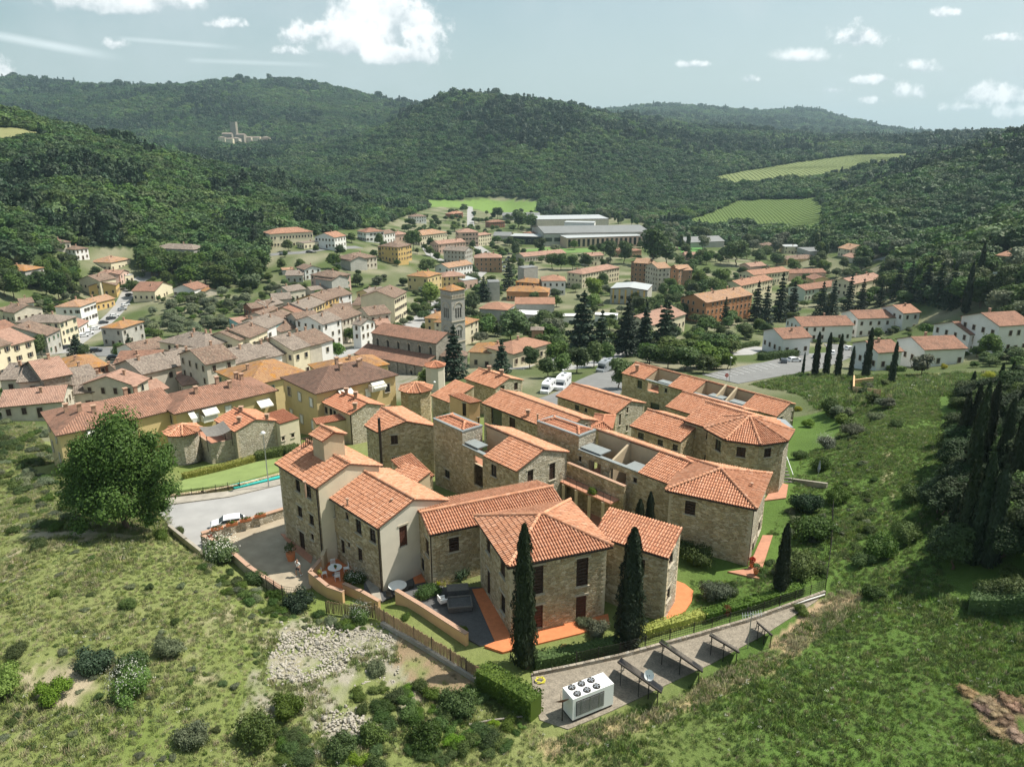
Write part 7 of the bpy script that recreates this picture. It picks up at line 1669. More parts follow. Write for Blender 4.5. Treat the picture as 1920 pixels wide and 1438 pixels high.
def wood(name,y0,y1,sp,hs,label,seed):
 rg = np.random.default_rng(seed); ys = np.arange(y0,y1,sp); pts_ = []
 for y in ys:
  w = .80 * y + 60; xs = np.arange(-w,w,sp); pts_.append(np.stack([xs + rg.uniform(-sp * .45,sp * .45,len(xs)),np.full(len(xs),y) + rg.uniform(-sp * .45,sp * .45,len(xs))],1))
 Q = np.concatenate(pts_); z = hgrid(Q[:,0],Q[:,1]); free = is_free(Q[:,0],Q[:,1],z); Q = Q[~free]; z = z[~free]; n = len(Q)
 pine = (vnoise(Q[:,0] / 170,Q[:,1] / 170,31) * .6 + vnoise(Q[:,0] / 50,Q[:,1] / 50,32) * .4) > (.60 if y0 > 1200 else .74)
 idx = rg.integers(0,5,n); idx = np.where(pine & (rg.random(n) < .85),rg.integers(5,7,n),idx)
 s = hs * np.clip(rg.lognormal(0,.27,n),.5,1.9) * (1 + .25 * (vnoise(Q[:,0] / 60,Q[:,1] / 60,33) - .5)); S = np.stack([s,s,s * np.where(pine,1.15,.85)],1)
 return gn_scatter(name,np.stack([Q[:,0],Q[:,1],z - s * .12],1),S,rg.uniform(0,6.28,n),idx,FPR,label,'wood')
wood('hillside_wood',255,700,5.0,8.2,'dense green oak wood covering the near hillsides',1)
wood('valley_wood',700,1300,6.2,9.2,'dense wood on the middle hill and valley sides',2)
wood('mountain_wood',1300,2600,9.5,12.5,'dark wood on the long ridge across the valley',3)
wood('distant_wood',2600,5600,15.5,18,'distant woods on the farthest hills',4)
VP = crown_mesh('vine',[(0,0,.5,.5,.5,.4)],40,.3,leaf_mat('vine_leaves',(.10,.155,.04),(.17,.235,.07),.3),5,core=.7)
for poly,row,lb,zn in ((FIELD_LO,3.6,'rows of vines on the lower vineyard','lower_vines'),(FIELD_UP,6.5,'rows of vines on the upper vineyard','upper_vines')):
 P = [hit(*p) for p in poly]; xs = [p.x for p in P]; ys = [p.y for p in P]; rg = np.random.default_rng(3)
 gx,gy = np.meshgrid(np.arange(min(xs),max(xs),row),np.arange(min(ys),max(ys),row * .35)); X_ = gx.ravel() + (gy.ravel() - min(ys)) * .15; Y_ = gy.ravel()
 z = hgrid(X_,Y_); a,b_ = project(X_,Y_,z); k = inpoly(a,b_,poly); X_,Y_,z = X_[k],Y_[k],z[k]; n = len(X_); s = rg.uniform(.9,1.5,n) * (row / 5) ** .5 * .55
 gn_scatter(zn,np.stack([X_,Y_,z],1),np.stack([s * .8,s * 1.6,s],1),np.zeros(n),np.zeros(n),[VP],lb,'vines')
def far_cluster():
 rg = random.Random(8)
 for i,(px,py,h,w,wl,rf_) in enumerate([(438,250,38,14,'stone_old','F'),(425,256,16,22,'stone_old','G'),(450,258,15,20,'stone_old','G'),(415,262,10,16,'cream','H'),(462,256,9,22,'beige','G'),(480,257,9,18,'cream','G'),(497,257,9,20,'pink','H'),(440,264,9,20,'beige','H'),(430,268,9,16,'cream','G')]):
  y = 1890 - (py - 252) * 6; p = aty(px,py,y); p.z = gz(p.x,y) + 8
  far_house(Vector((p.x - w / 2,y)),Vector((p.x + w / 2,y + rg.uniform(-3,3))),w * .8,p.z,h * 1.2,rf_,wl,'r_grey',['square castle tower in the far hill village','house left of the far castle tower','house right of the far castle tower','leftmost house of the far hill village','far village house with long roof','far village house second from the right','rightmost pink house of the far hill village','far village house below the castle','lowest house of the far hill village'][i],floors=2,chim=0,wk='glass',dens=5,name='hill_village_house')
far_cluster()
hz = bpy.data.meshes.new('haze'); HB = MB(); HB.box((0,4000,190),(19800,8600,500));
o = HB.build('haze',[]); meta(o,'thin blue grey summer haze filling the valley','haze',kind='stuff')
m = bpy.data.materials.new('haze_air'); m.use_nodes = True; b = NB(m.node_tree); pv = b.n('ShaderNodeVolumePrincipled'); pv.inputs['Color'].default_value = (.58,.80,.90,1); pv.inputs['Density'].default_value = .00009; pv.inputs['Anisotropy'].default_value = .2
oo = b.n('ShaderNodeOutputMaterial'); b.l(pv.outputs[0],oo.inputs['Volume']); o.data.materials.append(m)
# ------------------------------------------------------------------ yards, roads and the things in the foreground
for _n,_p,_z,_m in FLAT:
 if _n: sheet(_n,_p,M[_m],z=_z)
sheet('lawn',[(313,925),(347,899),(482,867),(516,862),(524,884),(429,911)],M['lawn'],.12,step=2)
sheet('terracotta_path',[(526,1000),(546,1003),(590,1030),(583,1056),(550,1030)],M['cotto_dull'],z=-1.10)
sheet('pale_paving',[(680,1082),(704,1071),(716,1126),(700,1120)],M['concrete'],z=-.70)
sheet('terracotta_path',[(766,1056),(782,1053),(798,1090),(778,1094)],M['cotto'],z=-.70)
sheet('gravel_bed',[(996,1263),(1162,1231),(1400,1165),(1546,1112),(1530,1128),(1440,1186),(1330,1247),(1275,1272),(1150,1332),(1065,1368),(1012,1350),(1000,1300)],M['gravel'],.06,step=1.0,thick=.1)
sheet('car_park',[(1316,703),(1431,680),(1500,664),(1570,660),(1600,668),(1540,692),(1499,700),(1384,720)],M['asphalt'],.12,step=6)
sheet('car_park',[(1010,748),(1045,735),(1076,718),(1118,700),(1160,690),(1190,705),(1165,735),(1150,760),(1040,760)],M['asphalt'],.14,step=6)
def ribbon(name,pix,w,mat,off=.1,label=None,cat=None):
 P = [hit(*p) for p in pix]; Lp = []
 for i in range(len(P) - 1):
  n = max(1,int((P[i + 1] - P[i]).length / (w * .8)))
  for k in range(n): Lp.append(P[i].lerp(P[i + 1],k / n))
 Lp.append(P[-1]); mb = MB(); prev = None
 for i,p in enumerate(Lp):
  d = (Lp[min(i + 1,len(Lp) - 1)] - Lp[max(i - 1,0)]); d.z = 0; d.normalize(); s = Vector((-d.y,d.x,0)) * w / 2
  row = [p + s,p + s * .33,p - s * .33,p - s]; row = [Vector((q.x,q.y,gz(q.x,q.y) + off)) for q in row]
  if prev:
   for k in range(3): mb.poly([prev[k],prev[k + 1],row[k + 1],row[k]][::-1])
   for k,sg in ((0,1),(3,-1)):
    e0 = prev[k] - Vector((0,0,.3)); e1 = row[k] - Vector((0,0,.3)); mb.poly([prev[k],row[k],e1,e0])
  prev = row
 o = mb.build(name,mat); meta(o,label,cat,kind=None if label else 'structure'); return o
c1 = lambda x,y: (x * .2608,400 + y * .2608)
c2 = lambda x,y: (400 + x * .2608,380 + y * .2608)
c3_ = lambda x,y: (800 + x * .2608,380 + y * .2608)
c4 = lambda x,y: (1160 + x * .2608,400 + y * .2608)
c5 = lambda x,y: (1420 + x * .2608,380 + y * .2608)
cz = lambda x,y: (340 + x * .2921,880 + y * .2921)
cx5 = lambda x,y: (900 + x * .375,1080 + y * .375)
ribbon('road',[c1(430,1010),c1(600,885),c1(760,780),c1(860,680),c1(925,570),c1(1000,480),c1(1110,430)],7,M['roadpale'])
sheet('car_park',[c1(640,960),c1(830,970),c1(840,1030),c1(700,1030)],M['asphalt'],.16,step=8)
ribbon('road',[c2(1330,960),c2(1500,830),c2(1600,740),c2(1720,660),c2(1850,560),c2(1960,470),c2(1990,380),c2(1860,290),c2(1850,160),c2(1845,30)],8,M['roadpale'],.14)
ribbon('road',[c2(320,385),c2(640,360),c2(900,330),c2(1050,320)],7,M['asphalt'])
ribbon('road',[c2(1500,290),c2(1560,380),c2(1650,420)],6,M['roadpale'])
ribbon('road',[c2(520,1240),c2(700,1180),c2(900,1100),c2(1060,1050)],6,M['roadpale'])
ribbon('road',[c3_(620,1200),c3_(900,1090),c3_(1000,1200),c3_(1200,1160),c3_(1420,1080),c4(420,1040),c4(900,1010),c4(1000,960)],6,M['roadpale'])
ribbon('road',[c5(200,1080),c5(450,1120),c5(640,1090),c5(560,1020)],8,M['asphalt'],.13)
ribbon('dirt_track',[c5(640,420),c5(900,400),c5(1100,410)],4,M['roadpale'])
sheet('playing_field',[c4(425,245),c4(600,245),c4(640,285),c4(460,290)],pmat('sports_turf',(.10,.24,.06),.95,var=.1),.15,step=10)
sheet('factory_lawn',[c3_(680,340),c3_(900,320),c3_(1250,325),c3_(1260,355),c3_(700,372)],pmat('factory_grass',(.13,.22,.06),.95,var=.15),.15,step=10)
mb = MB()
for k in range(11):
 t_ = k / 10; a = hit(1322 + (1440 - 1322) * t_,703 - (703 - 681) * t_ + 1); b_ = hit(1350 + (1462 - 1350) * t_,711 - (711 - 689) * t_)
 for q in (a,b_): q.z = gz(q.x,q.y) + .15
 mb.bar(a,b_,.14,.02)
meta(mb.build('parking_bay_lines',M['whitepaint']),'thin white bay lines painted on the upper car park','marking',kind='stuff')
def wallrun(name,label,pts,h,w,mat,cop=None,cat='wall',drop=1.5,pixz=None):
 P = [Vector(p) for p in pts]; c = sum(P,Vector()) / len(P); th = thing(name,(c.x,c.y,c.z),label,cat); mb = MB(); cb = MB()
 for i in range(len(P) - 1):
  a,b_ = P[i],P[i + 1]; d = (b_ - a); d.z = 0; L = d.length; d /= L; s = Vector((-d.y,d.x,0)) * w / 2; up = Vector((0,0,h)); dn = Vector((0,0,-drop)); e = d * (w * .49)
  A = a - (e if i else d * 0); B = b_
  q = [A - s,B - s,B + s,A + s]
  mb.poly([q[0] + dn,q[1] + dn,q[1] + up,q[0] + up]); mb.poly([q[2] + dn,q[3] + dn,q[3] + up,q[2] + up]); mb.poly([q[1] + dn,q[2] + dn,q[2] + up,q[1] + up]); mb.poly([q[3] + dn,q[0] + dn,q[0] + up,q[3] + up]); mb.poly([q[0] + up,q[1] + up,q[2] + up,q[3] + up])
  if cop: cb.bar(A + up + Vector((0,0,.04)),B + up + Vector((0,0,.04)),w + .1,.08)
 mb.build('wall_body',mat,th)
 if cop: cb.build('coping',cop,th)
 return th
wallrun('garden_wall','low rubble stone wall between lawn and road',[atz(305,940,-2.0),atz(382,931,-2.0),atz(450,918,-2.0),atz(528,897,-2.0)],.7,.4,M['stone'])
wallrun('parapet_wall','stone parapet wall carrying four flower boxes above the courtyard',[atz(380,1016,-1.15),atz(460,992,-1.15),atz(537,968,-1.15)],.95,.4,M['stone_pale'],M['coping'])
wallrun('garden_wall','rendered wall on the outer left side of the courtyard',[atz(380,1016,-1.15),atz(421,1034,-1.15),atz(468,1076,-1.15),atz(530,1118,-1.15)],.75,.28,M['concrete'],M['coping'])
wallrun('retaining_wall','dark retaining wall below the end of the road',[atz(318,992,-1.6),atz(350,1018,-1.6),atz(378,1040,-1.6)],.5,.3,M['concrete'])
wallrun('garden_wall','apricot plaster wall wrapping the dining terrace with round table',[atz(606,1062,-.9),atz(583,1090,-.9),atz(617,1118,-.9),atz(645,1128,-.9)],.95,.25,M['plaster_orange'],M['coping'])
wallrun('garden_wall','apricot plaster wall between the dining terrace and the slate yard',[atz(645,1108,-.9),atz(680,1124,-.9),atz(712,1142,-.9)],.75,.25,M['plaster_orange'],M['coping'])
wallrun('garden_wall','long sunlit apricot plaster wall in front of the gravel yard',[atz(744,1125,-.4),atz(790,1153,-.35),atz(876,1209,-.2)],.95,.28,M['plaster_orange'],M['coping'])
wallrun('garden_wall','curved tan plaster wall of the outside stair beside the dining terrace',[atz(624,1020,-1),atz(617,1046,-1),atz(606,1070,-1)],1.5,.25,M['plaster'],M['plaster'])
wallrun('garden_wall','low concrete wall dividing the gardens from the gravel bed',[hit(1000,1268),hit(1080,1252),hit(1162,1234),hit(1300,1196),hit(1400,1167),hit(1546,1114)],.35,.22,M['stone_old'])
wallrun('garden_wall','grey concrete footing wall under the reed fence',[hit(716,1172),hit(777,1206),hit(845,1248),hit(900,1282)],.35,.3,M['concrete'])
wallrun('garden_wall','small terraced wall right of the polygonal house garden',[hit(1478,905),hit(1550,915)],.6,.3,M['concrete'])
wallrun('garden_wall','broken ochre walled enclosure in the grass above the back row',[hit(1600,716),hit(1599,738),hit(1648,748)],1.6,.3,M['plaster_orange'])
wallrun('garden_wall','short back side of the ochre walled enclosure',[hit(1600,722),hit(1636,718)],1.3,.3,M['plaster_orange'])
def fence(label,pts,h,gap,kind='reed',name='reed_fence'):
 P = [Vector(p) for p in pts]; c = sum(P,Vector()) / len(P); th = thing(name,(c.x,c.y,c.z),label,'fence'); rg = random.Random(len(label)); rd = MB()
 for i in range(len(P) - 1):
  a,b_ = P[i],P[i + 1]; L = (b_ - a).length; n = max(1,round(L / gap))
  for k in range(n + (i == len(P) - 2)):
   p = a.lerp(b_,k / n); pm = MB(); pm.tube(p - Vector((0,0,.4)),p + Vector((0,0,h + .1)),.035,n=6); pm.build('post',M['iron'],th)
  if kind == 'reed':
   m_ = int(L / .07)
   for k in range(m_):
    p = a.lerp(b_,(k + .5) / m_); t_ = rg.uniform(-.03,.03); rd.bar(p + Vector((t_,t_,.05)),p + Vector((0,0,h + rg.uniform(-.14,.05))),.05,.03)
  else:
   for q in range(4): rd.bar(a + Vector((0,0,h * (q + 1) / 4)),b_ + Vector((0,0,h * (q + 1) / 4)),.02)
   m_ = int(L / .16)
   for k in range(m_): p = a.lerp(b_,(k + .5) / m_); rd.bar(p,p + Vector((0,0,h)),.014)
 o = rd.build('reeds' if kind == 'reed' else 'wire_mesh',M['reed'] if kind == 'reed' else M['iron'],th); meta(o,kind='stuff'); return th
fence('reed screen fence with iron posts running down in front of the apricot wall',[hit(704,1160),hit(740,1184),hit(777,1204),hit(845,1246),hit(906,1285)],1.35,1.6)
fence('reed screen between the dining terrace and the slate yard',[atz(686,1076,-.75),atz(745,1052,-.75),atz(762,1044,-.75),atz(786,1066,-.75)],1.1,1.5)
fence('reed screen in shade behind the round bush at the terrace foot',[hit(612,1150),hit(660,1156),hit(704,1160)],1.2,1.5)
fence('iron rail fence along the outer courtyard edge',[atz(500,1100,-.8),atz(530,1118,-.6),atz(560,1122,-.6)],1.0,1.2,'wire','wire_fence')
fence('thin wire fence on the low wall behind the gravel bed',[hit(1080,1250) + Vector((0,0,.4)),hit(1162,1232) + Vector((0,0,.4)),hit(1300,1194) + Vector((0,0,.4)),hit(1400,1165) + Vector((0,0,.4)),hit(1546,1112) + Vector((0,0,.4))],.8,1.8,'wire','wire_fence')
fence('wire fence climbing the garden edge towards the slope',[hit(1546,1112),hit(1556,1040),hit(1560,960)],1.3,2.5,'wire','wire_fence')
fence('wire garden fence on top of the stone wall beside the lawn',[atz(315,932,-1.5),atz(382,925,-1.5),atz(450,912,-1.5)],.7,1.3,'wire','wire_fence')
W0_,W1_ = atz(1045,900,2.0),atz(1144,944,2.0); dw = (W1_ - W0_).normalized(); nw = Vector((-dw.y,dw.x,0));
th = thing('walkway',(W0_ + W1_) / 2 - Vector((0,0,3)),'raised terracotta walkway on posts in the shady courtyard','walkway'); mb = MB()
c_ = (W0_ + W1_) / 2 + nw * .7; mb.box((c_.x,c_.y,1.92),((W1_ - W0_).length,1.4,.16),math.atan2(dw.y,dw.x)); mb.build('deck',M['cotto_dull'],th)
for k in range(4):
 p = W0_ + (W1_ - W0_) * (k + .5) / 4; pm = MB(); pm.box((p.x,p.y,.3),(.3,.3,3.1)); pm.build('post',M['plaster'],th)
rl = MB()
for k in range(9): p = W0_ + (W1_ - W0_) * k / 8; rl.bar(p,p + Vector((0,0,.9)),.03)
rl.bar(W0_ + Vector((0,0,.9)),W1_ + Vector((0,0,.9)),.04); rl.bar(W0_ + Vector((0,0,.45)),W1_ + Vector((0,0,.45)),.03); rl.build('railing',M['iron'],th)
bw = MB(); a,b_ = W0_ + nw * 1.6,W1_ + nw * 1.6; m_ = (a + b_) / 2; bw.box((m_.x,m_.y,1.0),((b_ - a).length + 1,.3,5.0),math.atan2(dw.y,dw.x)); bw.build('back_wall',M['stone'],th)
cb = MB(); cb.box((m_.x,m_.y,3.54),((b_ - a).length + 1,.4,.08),math.atan2(dw.y,dw.x)); cb.build('coping',M['coping'],th)
a = atz(1475,905,-.9); th = thing('outside_stair',a,'outside stair climbing the right side of the polygonal house','stair')
for k in range(11):
 mb = MB(); p = a + Vector((-.05 * k - .1,.32 * k,.28 * k)); mb.box((p.x,p.y,p.z + .1),(1.3,.34,.12)); mb.build('step',M['greywood'],th)
mb = MB();
for sx in (-.62,.62): mb.bar(a + Vector((sx,0,1)),a + Vector((sx - .6,3.5,4.1)),.05); mb.bar(a + Vector((sx,0,0)),a + Vector((sx,0,1)),.05); mb.bar(a + Vector((sx - .6,3.5,-1)),a + Vector((sx - .6,3.5,5.0)),.07)
mb.build('handrail',M['steel'],th); mb = MB(); mb.box((a.x - .3,a.y + 3.4,a.z + 6.1),(2.4,2.6,.06),0,ry=.2); mb.build('canopy_sheet',M['steel'],th)
def flue(px,py,z,label_part,parent):
 p = atz(px,py,z); mb = MB(); mb.tube((p.x,p.y,z - 1.6),(p.x,p.y,z - .1),.09,n=8); mb.tube((p.x,p.y,z - .1),(p.x,p.y,z),.16,n=8); mb.build(label_part,M['coping'],parent)
_hs = {o['label']: o for o in COL.objects if o.get('category') == 'house' and o.name.startswith('stone_house')}
for lb_,x,y,z in [('stone house at the left',571,902,7.4),('stone house with white gable',651,934,6.2),('stone house with white gable',735,935,6.6),('longest stone house',1008,776,4.4),('stone house with pyramid roof at the right',1410,905,6.4),('square stone house',1030,985,7.2)]:
 for k_,o in _hs.items():
  if k_.startswith(lb_): flue(x,y,z,'flue',o)
def round_table(p,r,label,chairs,rz0,dark=False):
 th = thing('round_table',p,label,'table'); mb = MB(); mb.tube(p + Vector((0,0,.70)),p + Vector((0,0,.75)),r,n=22); mb.build('table_top',M['whitepaint'],th)
 mb = MB(); mb.tube(p,p + Vector((0,0,.7)),.06); mb.tube(p,p + Vector((0,0,.04)),r * .5,r * .4,n=12); mb.build('pedestal',M['steel'],th)
 for i in range(chairs):
  a = rz0 + i * 6.283 / chairs; q = p + Vector((math.cos(a),math.sin(a),0)) * (r + .35)
  c = thing('garden_chair',q,('light' if not dark else 'dark') + ' metal garden chair %s the %s' % (('right of','behind','left of','in front of','near')[i % 5],label.split(' on ')[0].split(' in ')[0]),'chair','garden chairs round the ' + label.split(' on ')[0].split(' in ')[0],a + math.pi)
  mt = M['whitepaint'] if not dark else M['iron']
  def part(nm,boxes):
   m2 = MB()
   for b2 in boxes: m2.box(*b2)
   o = m2.build(nm,mt,c,world=False)
  part('seat',[((0,0,.44),(.44,.44,.04))]); part('backrest',[((-.22,y * .1,.68),(.03,.05,.44)) for y in (-2,-1,0,1,2)] + [((-.22,0,.9),(.04,.46,.05))])
  for sx in (-1,1):
   for sy in (-1,1): part('leg',[((sx * .2,sy * .2,.21),(.035,.035,.42))])
round_table(atz(629,1077,-.9),.62,'round white table on the terracotta dining terrace',4,.4)
round_table(atz(746,1111,-.75),.78,'large round white table in the slate yard',3,2.2,True)
def plain(name,label,cat,p,build,mat):
 mb = MB(); build(mb); o = mb.build(name,mat,None,base=p); return meta(o,label,cat)
p = atz(862,1138,-.1); th = thing('garden_daybed',p,'dark wicker daybed with pale rim in the gravel yard','daybed',rz=0)
mb = MB(); mb.box(p + Vector((0,0,.25)),(1.9,1.5,.35),.15); mb.build('base',M['slate'],th)
mb = MB()
for k,(dx,dy,sx,sy) in enumerate(((0,.75,2.0,.1),(0,-.75,2.0,.1),(-.95,0,.1,1.5),(.95,0,.1,1.5))): mb.box(p + Vector((dx * math.cos(.15) - dy * math.sin(.15),dx * math.sin(.15) + dy * math.cos(.15),.5)),(sx,sy,.12),.15)
mb.build('rim',M['greywood'],th)
p = atz(858,1112,-.1); th = thing('garden_daybed',p,'second smaller wicker box seat behind the daybed','seat'); mb = MB(); mb.box(p + Vector((0,0,.3)),(1.7,.9,.5),.15); mb.build('base',M['slate'],th); mb = MB(); mb.box(p + Vector((0,0,.58)),(1.8,1.0,.06),.15); mb.build('lid',M['greywood'],th)
p = atz(830,1133,-.1); c = thing('wicker_armchair',p,'white wicker armchair at the left of the gravel yard','chair',rz=.5)
for nm,bx in (('seat',((0,0,.35),(.6,.6,.12))),('backrest',((-.3,0,.6),(.08,.6,.5))),('armrest',((0,.3,.5),(.6,.07,.25))),('armrest',((0,-.3,.5),(.6,.07,.25)))):
 mb = MB(); mb.box(*bx); mb.build(nm,M['whitepaint'],c,world=False)
for i,(x,y,lb) in enumerate([(407,993,'terracotta flower box nearest the wall corner on the parapet'),(435,985,'terracotta flower box beside the white car on the parapet'),(461,977,'third terracotta flower box along the parapet'),(488,969,'terracotta flower box closest to the tall house on the parapet')]):
 p = atz(x,y,-.1); th = thing('flower_box',p,lb,'flower box','flower boxes on the stone parapet',.4); mb = MB(); mb.box((0,0,.13),(1.1,.28,.26)); mb.build('trough',M['cotto'],th,world=False)
 V_,Q_ = blob_leaves([(0,0,.34,.5,.14,.14)],160,.06,np.random.default_rng(i)); me_ = np_mesh('plant',V_,Q_,[M['leaf_box']]); o = bpy.data.objects.new('plant',me_); COL.objects.link(o); o.parent = th
 V_,Q_ = blob_leaves([(0,0,.42,.5,.14,.12)],26,.04,np.random.default_rng(i + 9)); me_ = np_mesh('blossom',V_,Q_,[M['leaf_red']]); o = bpy.data.objects.new('blossom',me_); COL.objects.link(o); o.parent = th
def potplant(p,r,label,rp=.25,mat='leaf'):
 th = thing('potted_plant',p,label,'plant'); mb = MB(); mb.tube((0,0,0),(0,0,rp * 1.7),rp * .7,rp,10); mb.build('pot',M['cotto'],th,world=False)
 V_,Q_ = blob_leaves([(0,0,rp * 1.7 + r * .8,r,r,r)],int(500 * r + 120),.07,np.random.default_rng(int(r * 100))); o = bpy.data.objects.new('foliage',np_mesh('foliage',V_,Q_,[M[mat]])); COL.objects.link(o); o.parent = th
potplant(atz(546,1050,-1.15),.55,'round clipped bush in a big pot in the shaded courtyard',.45)
potplant(atz(395,1020,-1.15),.3,'small potted flower at the courtyard corner',.25,'leaf_red'); potplant(atz(629,1066,-.15),.12,'small plant standing on the round dining table',.08)
potplant(atz(600,1086,-.2) + Vector((0,0,.3)),.2,'yellow green pot plant on the terrace wall',.14,'leaf_yellow'); potplant(atz(1409,1062,.0),.28,'reddish pot plant on the path of the end house',.25,'leaf_red'); potplant(atz(1417,1075,0),.3,'second pot plant at the tip of the end house path',.25)
def lamp(p,h,label,pair=False):
 th = thing('street_lamp',p,label,'street lamp'); mb = MB(); mb.tube(p - Vector((0,0,.3)),p + Vector((0,0,h)),.07,.045,8); mb.build('pole',M['steel'],th); mb = MB(); mb.tube(p + Vector((0,0,h)),p + Vector((0,0,h + .12)),.28,.22,10); mb.dome(p + Vector((0,0,h + .12)),.2,.1); mb.build('lamp_head',M['whitepaint'],th)
p = atz(504,912,-1.5); lamp(p,aty(495,812,p.y).z - p.z,'tall street lamp beside the lawn and road')
p = hit(816,760); lamp(p,5,'street lamp near the green roof garden'); p = hit(1367,716); lamp(p,6,'slim lamp post at the upper car park entrance'); p = hit(1055,726); lamp(p,4,'short lamp post by the motorhome')
p = hit(1361,722); th = thing('no_entry_sign',p,'round red no entry sign beside the lamp post behind the back row','road sign'); mb = MB(); mb.tube(p,p + Vector((0,0,2.4)),.04); mb.build('pole',M['steel'],th)
mb = MB(); q = p + Vector((0,-.06,2.4)); mb.tube(q,q + Vector((0,-.03,0)),.45,n=20); mb.build('disc',pmat('red_sign_paint',(.55,.03,.03),.5),th); mb = MB(); mb.box(q + Vector((0,-.05,0)),(.6,.02,.14)); mb.build('bar',M['whitepaint'],th)
a,b_ = hit(1073,1357),hit(1149,1325); gzz = (a.z + b_.z) / 2 + .15; d = (b_ - a); d.z = 0; L = d.length; d /= L; nn = Vector((-d.y,d.x,0)); rz = math.atan2(d.y,d.x); Wd = 1.25; Hh = aty(1149,1281,b_.y).z - gzz
c = (a + b_) / 2 + nn * Wd / 2; th = thing('heat_pump_unit',(c.x,c.y,gzz),'large white air conditioning unit with six round roof fans on the gravel','air conditioner')
mb = MB(); mb.box((c.x,c.y,gzz + Hh / 2 + .05),(L,Wd,Hh - .1),rz); mb.build('casing',M['whitepaint'],th); mb = MB(); mb.box((c.x,c.y,gzz),(L - .1,Wd - .1,.14),rz); mb.build('plinth',M['iron'],th)
mb = MB(); q = c - nn * (Wd / 2 + .012) - d * L * .08; mb.box((q.x,q.y,gzz + Hh * .52),(L * .68,.02,Hh * .66),rz); gl = mb.build('dark_grille_plate',M['iron'],th); mb = MB()  # dark plate on the casing face, a recess's shade put into its colour
for k in range(15): mb.box((q.x - nn.x * .02,q.y - nn.y * .02,gzz + Hh * .22 + k * Hh * .62 / 15),(L * .66,.02,.03),rz)
for k in range(3): s_ = q + d * (k - 1) * L * .22; mb.box((s_.x - nn.x * .03,s_.y - nn.y * .03,gzz + Hh * .52),(.03,.02,Hh * .66),rz)
meta(mb.build('louvres',M['steel'],gl),kind='stuff')
for i in range(3):
 for j in range(2):
  q = c + d * ((i - 1) * L * .235 - L * .1) + nn * ((j - .5) * Wd * .52); f = MB(); f.tube((q.x,q.y,gzz + Hh - .02),(q.x,q.y,gzz + Hh + .07),.25,n=18); fo = f.build('fan',M['iron'],th); g = MB()
  for k in range(5): aa = k * 1.2566; g.bar((q.x,q.y,gzz + Hh + .085),(q.x + .22 * math.cos(aa),q.y + .22 * math.sin(aa),gzz + Hh + .085),.06,.012)
  g.build('blades',M['cargrey'],fo)
pan_m = pmat('dark_solar_glass',(.02,.022,.03),.15,spec=.7)
for i,(x0,y0,x1,y1,lb) in enumerate([(1159,1239,1241,1297,'solar panel frame nearest the air conditioning unit'),(1237,1202,1318,1258,'longest solar panel frame in the middle of the gravel bed'),(1331,1189,1387,1222,'third solar panel frame along the gravel bed'),(1421,1166,1449,1190,'farthest solar panel frame beside the television aerial')]):
 z0 = 1.9 if i < 3 else 1.7; A,B = atz(x0,y0,z0),atz(x1,y1,z0 - .2); d = (B - A).normalized(); away = Vector((.25,.83,-.50)) * 2.0
 th = thing('solar_panel_frame',((A.x + B.x) / 2,(A.y + B.y) / 2 + .6,gz(A.x,A.y)),lb,'solar panel','solar panel frames on the gravel bed'); nP = max(2,round((B - A).length / 1.0)); nrm_ = d.cross(away).normalized() * .05
 for k in range(nP):
  p0,p1 = A.lerp(B,k / nP) + d * .004,A.lerp(B,(k + 1) / nP) - d * .004; mb = MB(); q = [p0,p1,p1 + away,p0 + away]; r_ = [v - nrm_ for v in q]; mb.poly(q); mb.poly(r_[::-1])
  for e in range(4): mb.poly([q[e],r_[e],r_[(e + 1) % 4],q[(e + 1) % 4]])
  mb.build('solar_panel',pan_m,th)
 for f_ in (.08,.5,.92):
  p0 = A.lerp(B,f_); p1 = p0 + away;
  for nm,u,v in (('leg',p0,Vector((p0.x,p0.y,gz(p0.x,p0.y)))),('leg',p1,Vector((p1.x,p1.y,gz(p1.x,p1.y)))),('brace',p0 - Vector((0,0,.2)),Vector((p1.x,p1.y,gz(p1.x,p1.y) + .1)))):
   mb = MB(); mb.bar(u,v,.05); mb.build(nm,M['iron'] if nm == 'leg' else M['steel'],th)
 mb = MB(); mb.bar(A - nrm_,B - nrm_,.1,.12); mb.build('top_rail',M['iron'],th)
def dish(p,h,r,aim,label,mat):
 th = thing('satellite_dish',p,label,'satellite dish'); mb = MB(); mb.tube(p - Vector((0,0,.2)),p + Vector((0,0,h)),.04,n=6); mb.build('pole',M['iron'],th); aim = Vector(aim).normalized(); q = aim.to_track_quat('Z','Y').to_matrix(); c = p + Vector((0,0,h)); mb = MB(); prev = None
 for j in range(5):
  rr = r * j / 4; zz = .25 * r * (j / 4) ** 2; ring = [c + q @ Vector((rr * math.cos(t_ * math.pi / 8),rr * math.sin(t_ * math.pi / 8),zz)) for t_ in range(16)]
  if prev:
   for t_ in range(16): mb.poly([prev[t_],prev[(t_ + 1) % 16],ring[(t_ + 1) % 16],ring[t_]])
  prev = ring
 mb.build('dish',mat,th); mb = MB(); mb.bar(c - aim * 0 + q @ Vector((0,-r * .9,.2 * r)),c + aim * r * 1.1,.025); mb.build('feed_arm',M['iron'],th)
dish(hit(1054,1352),1.5,.45,(-.2,.7,.7),'brown satellite dish on a pole left of the air conditioning unit',pmat('brown_dish_paint',(.16,.07,.05),.6)); dish(hit(1215,1310),1.9,.36,(-.5,-.6,.5),'small white satellite dish in front of the solar frames',M['whitepaint'])
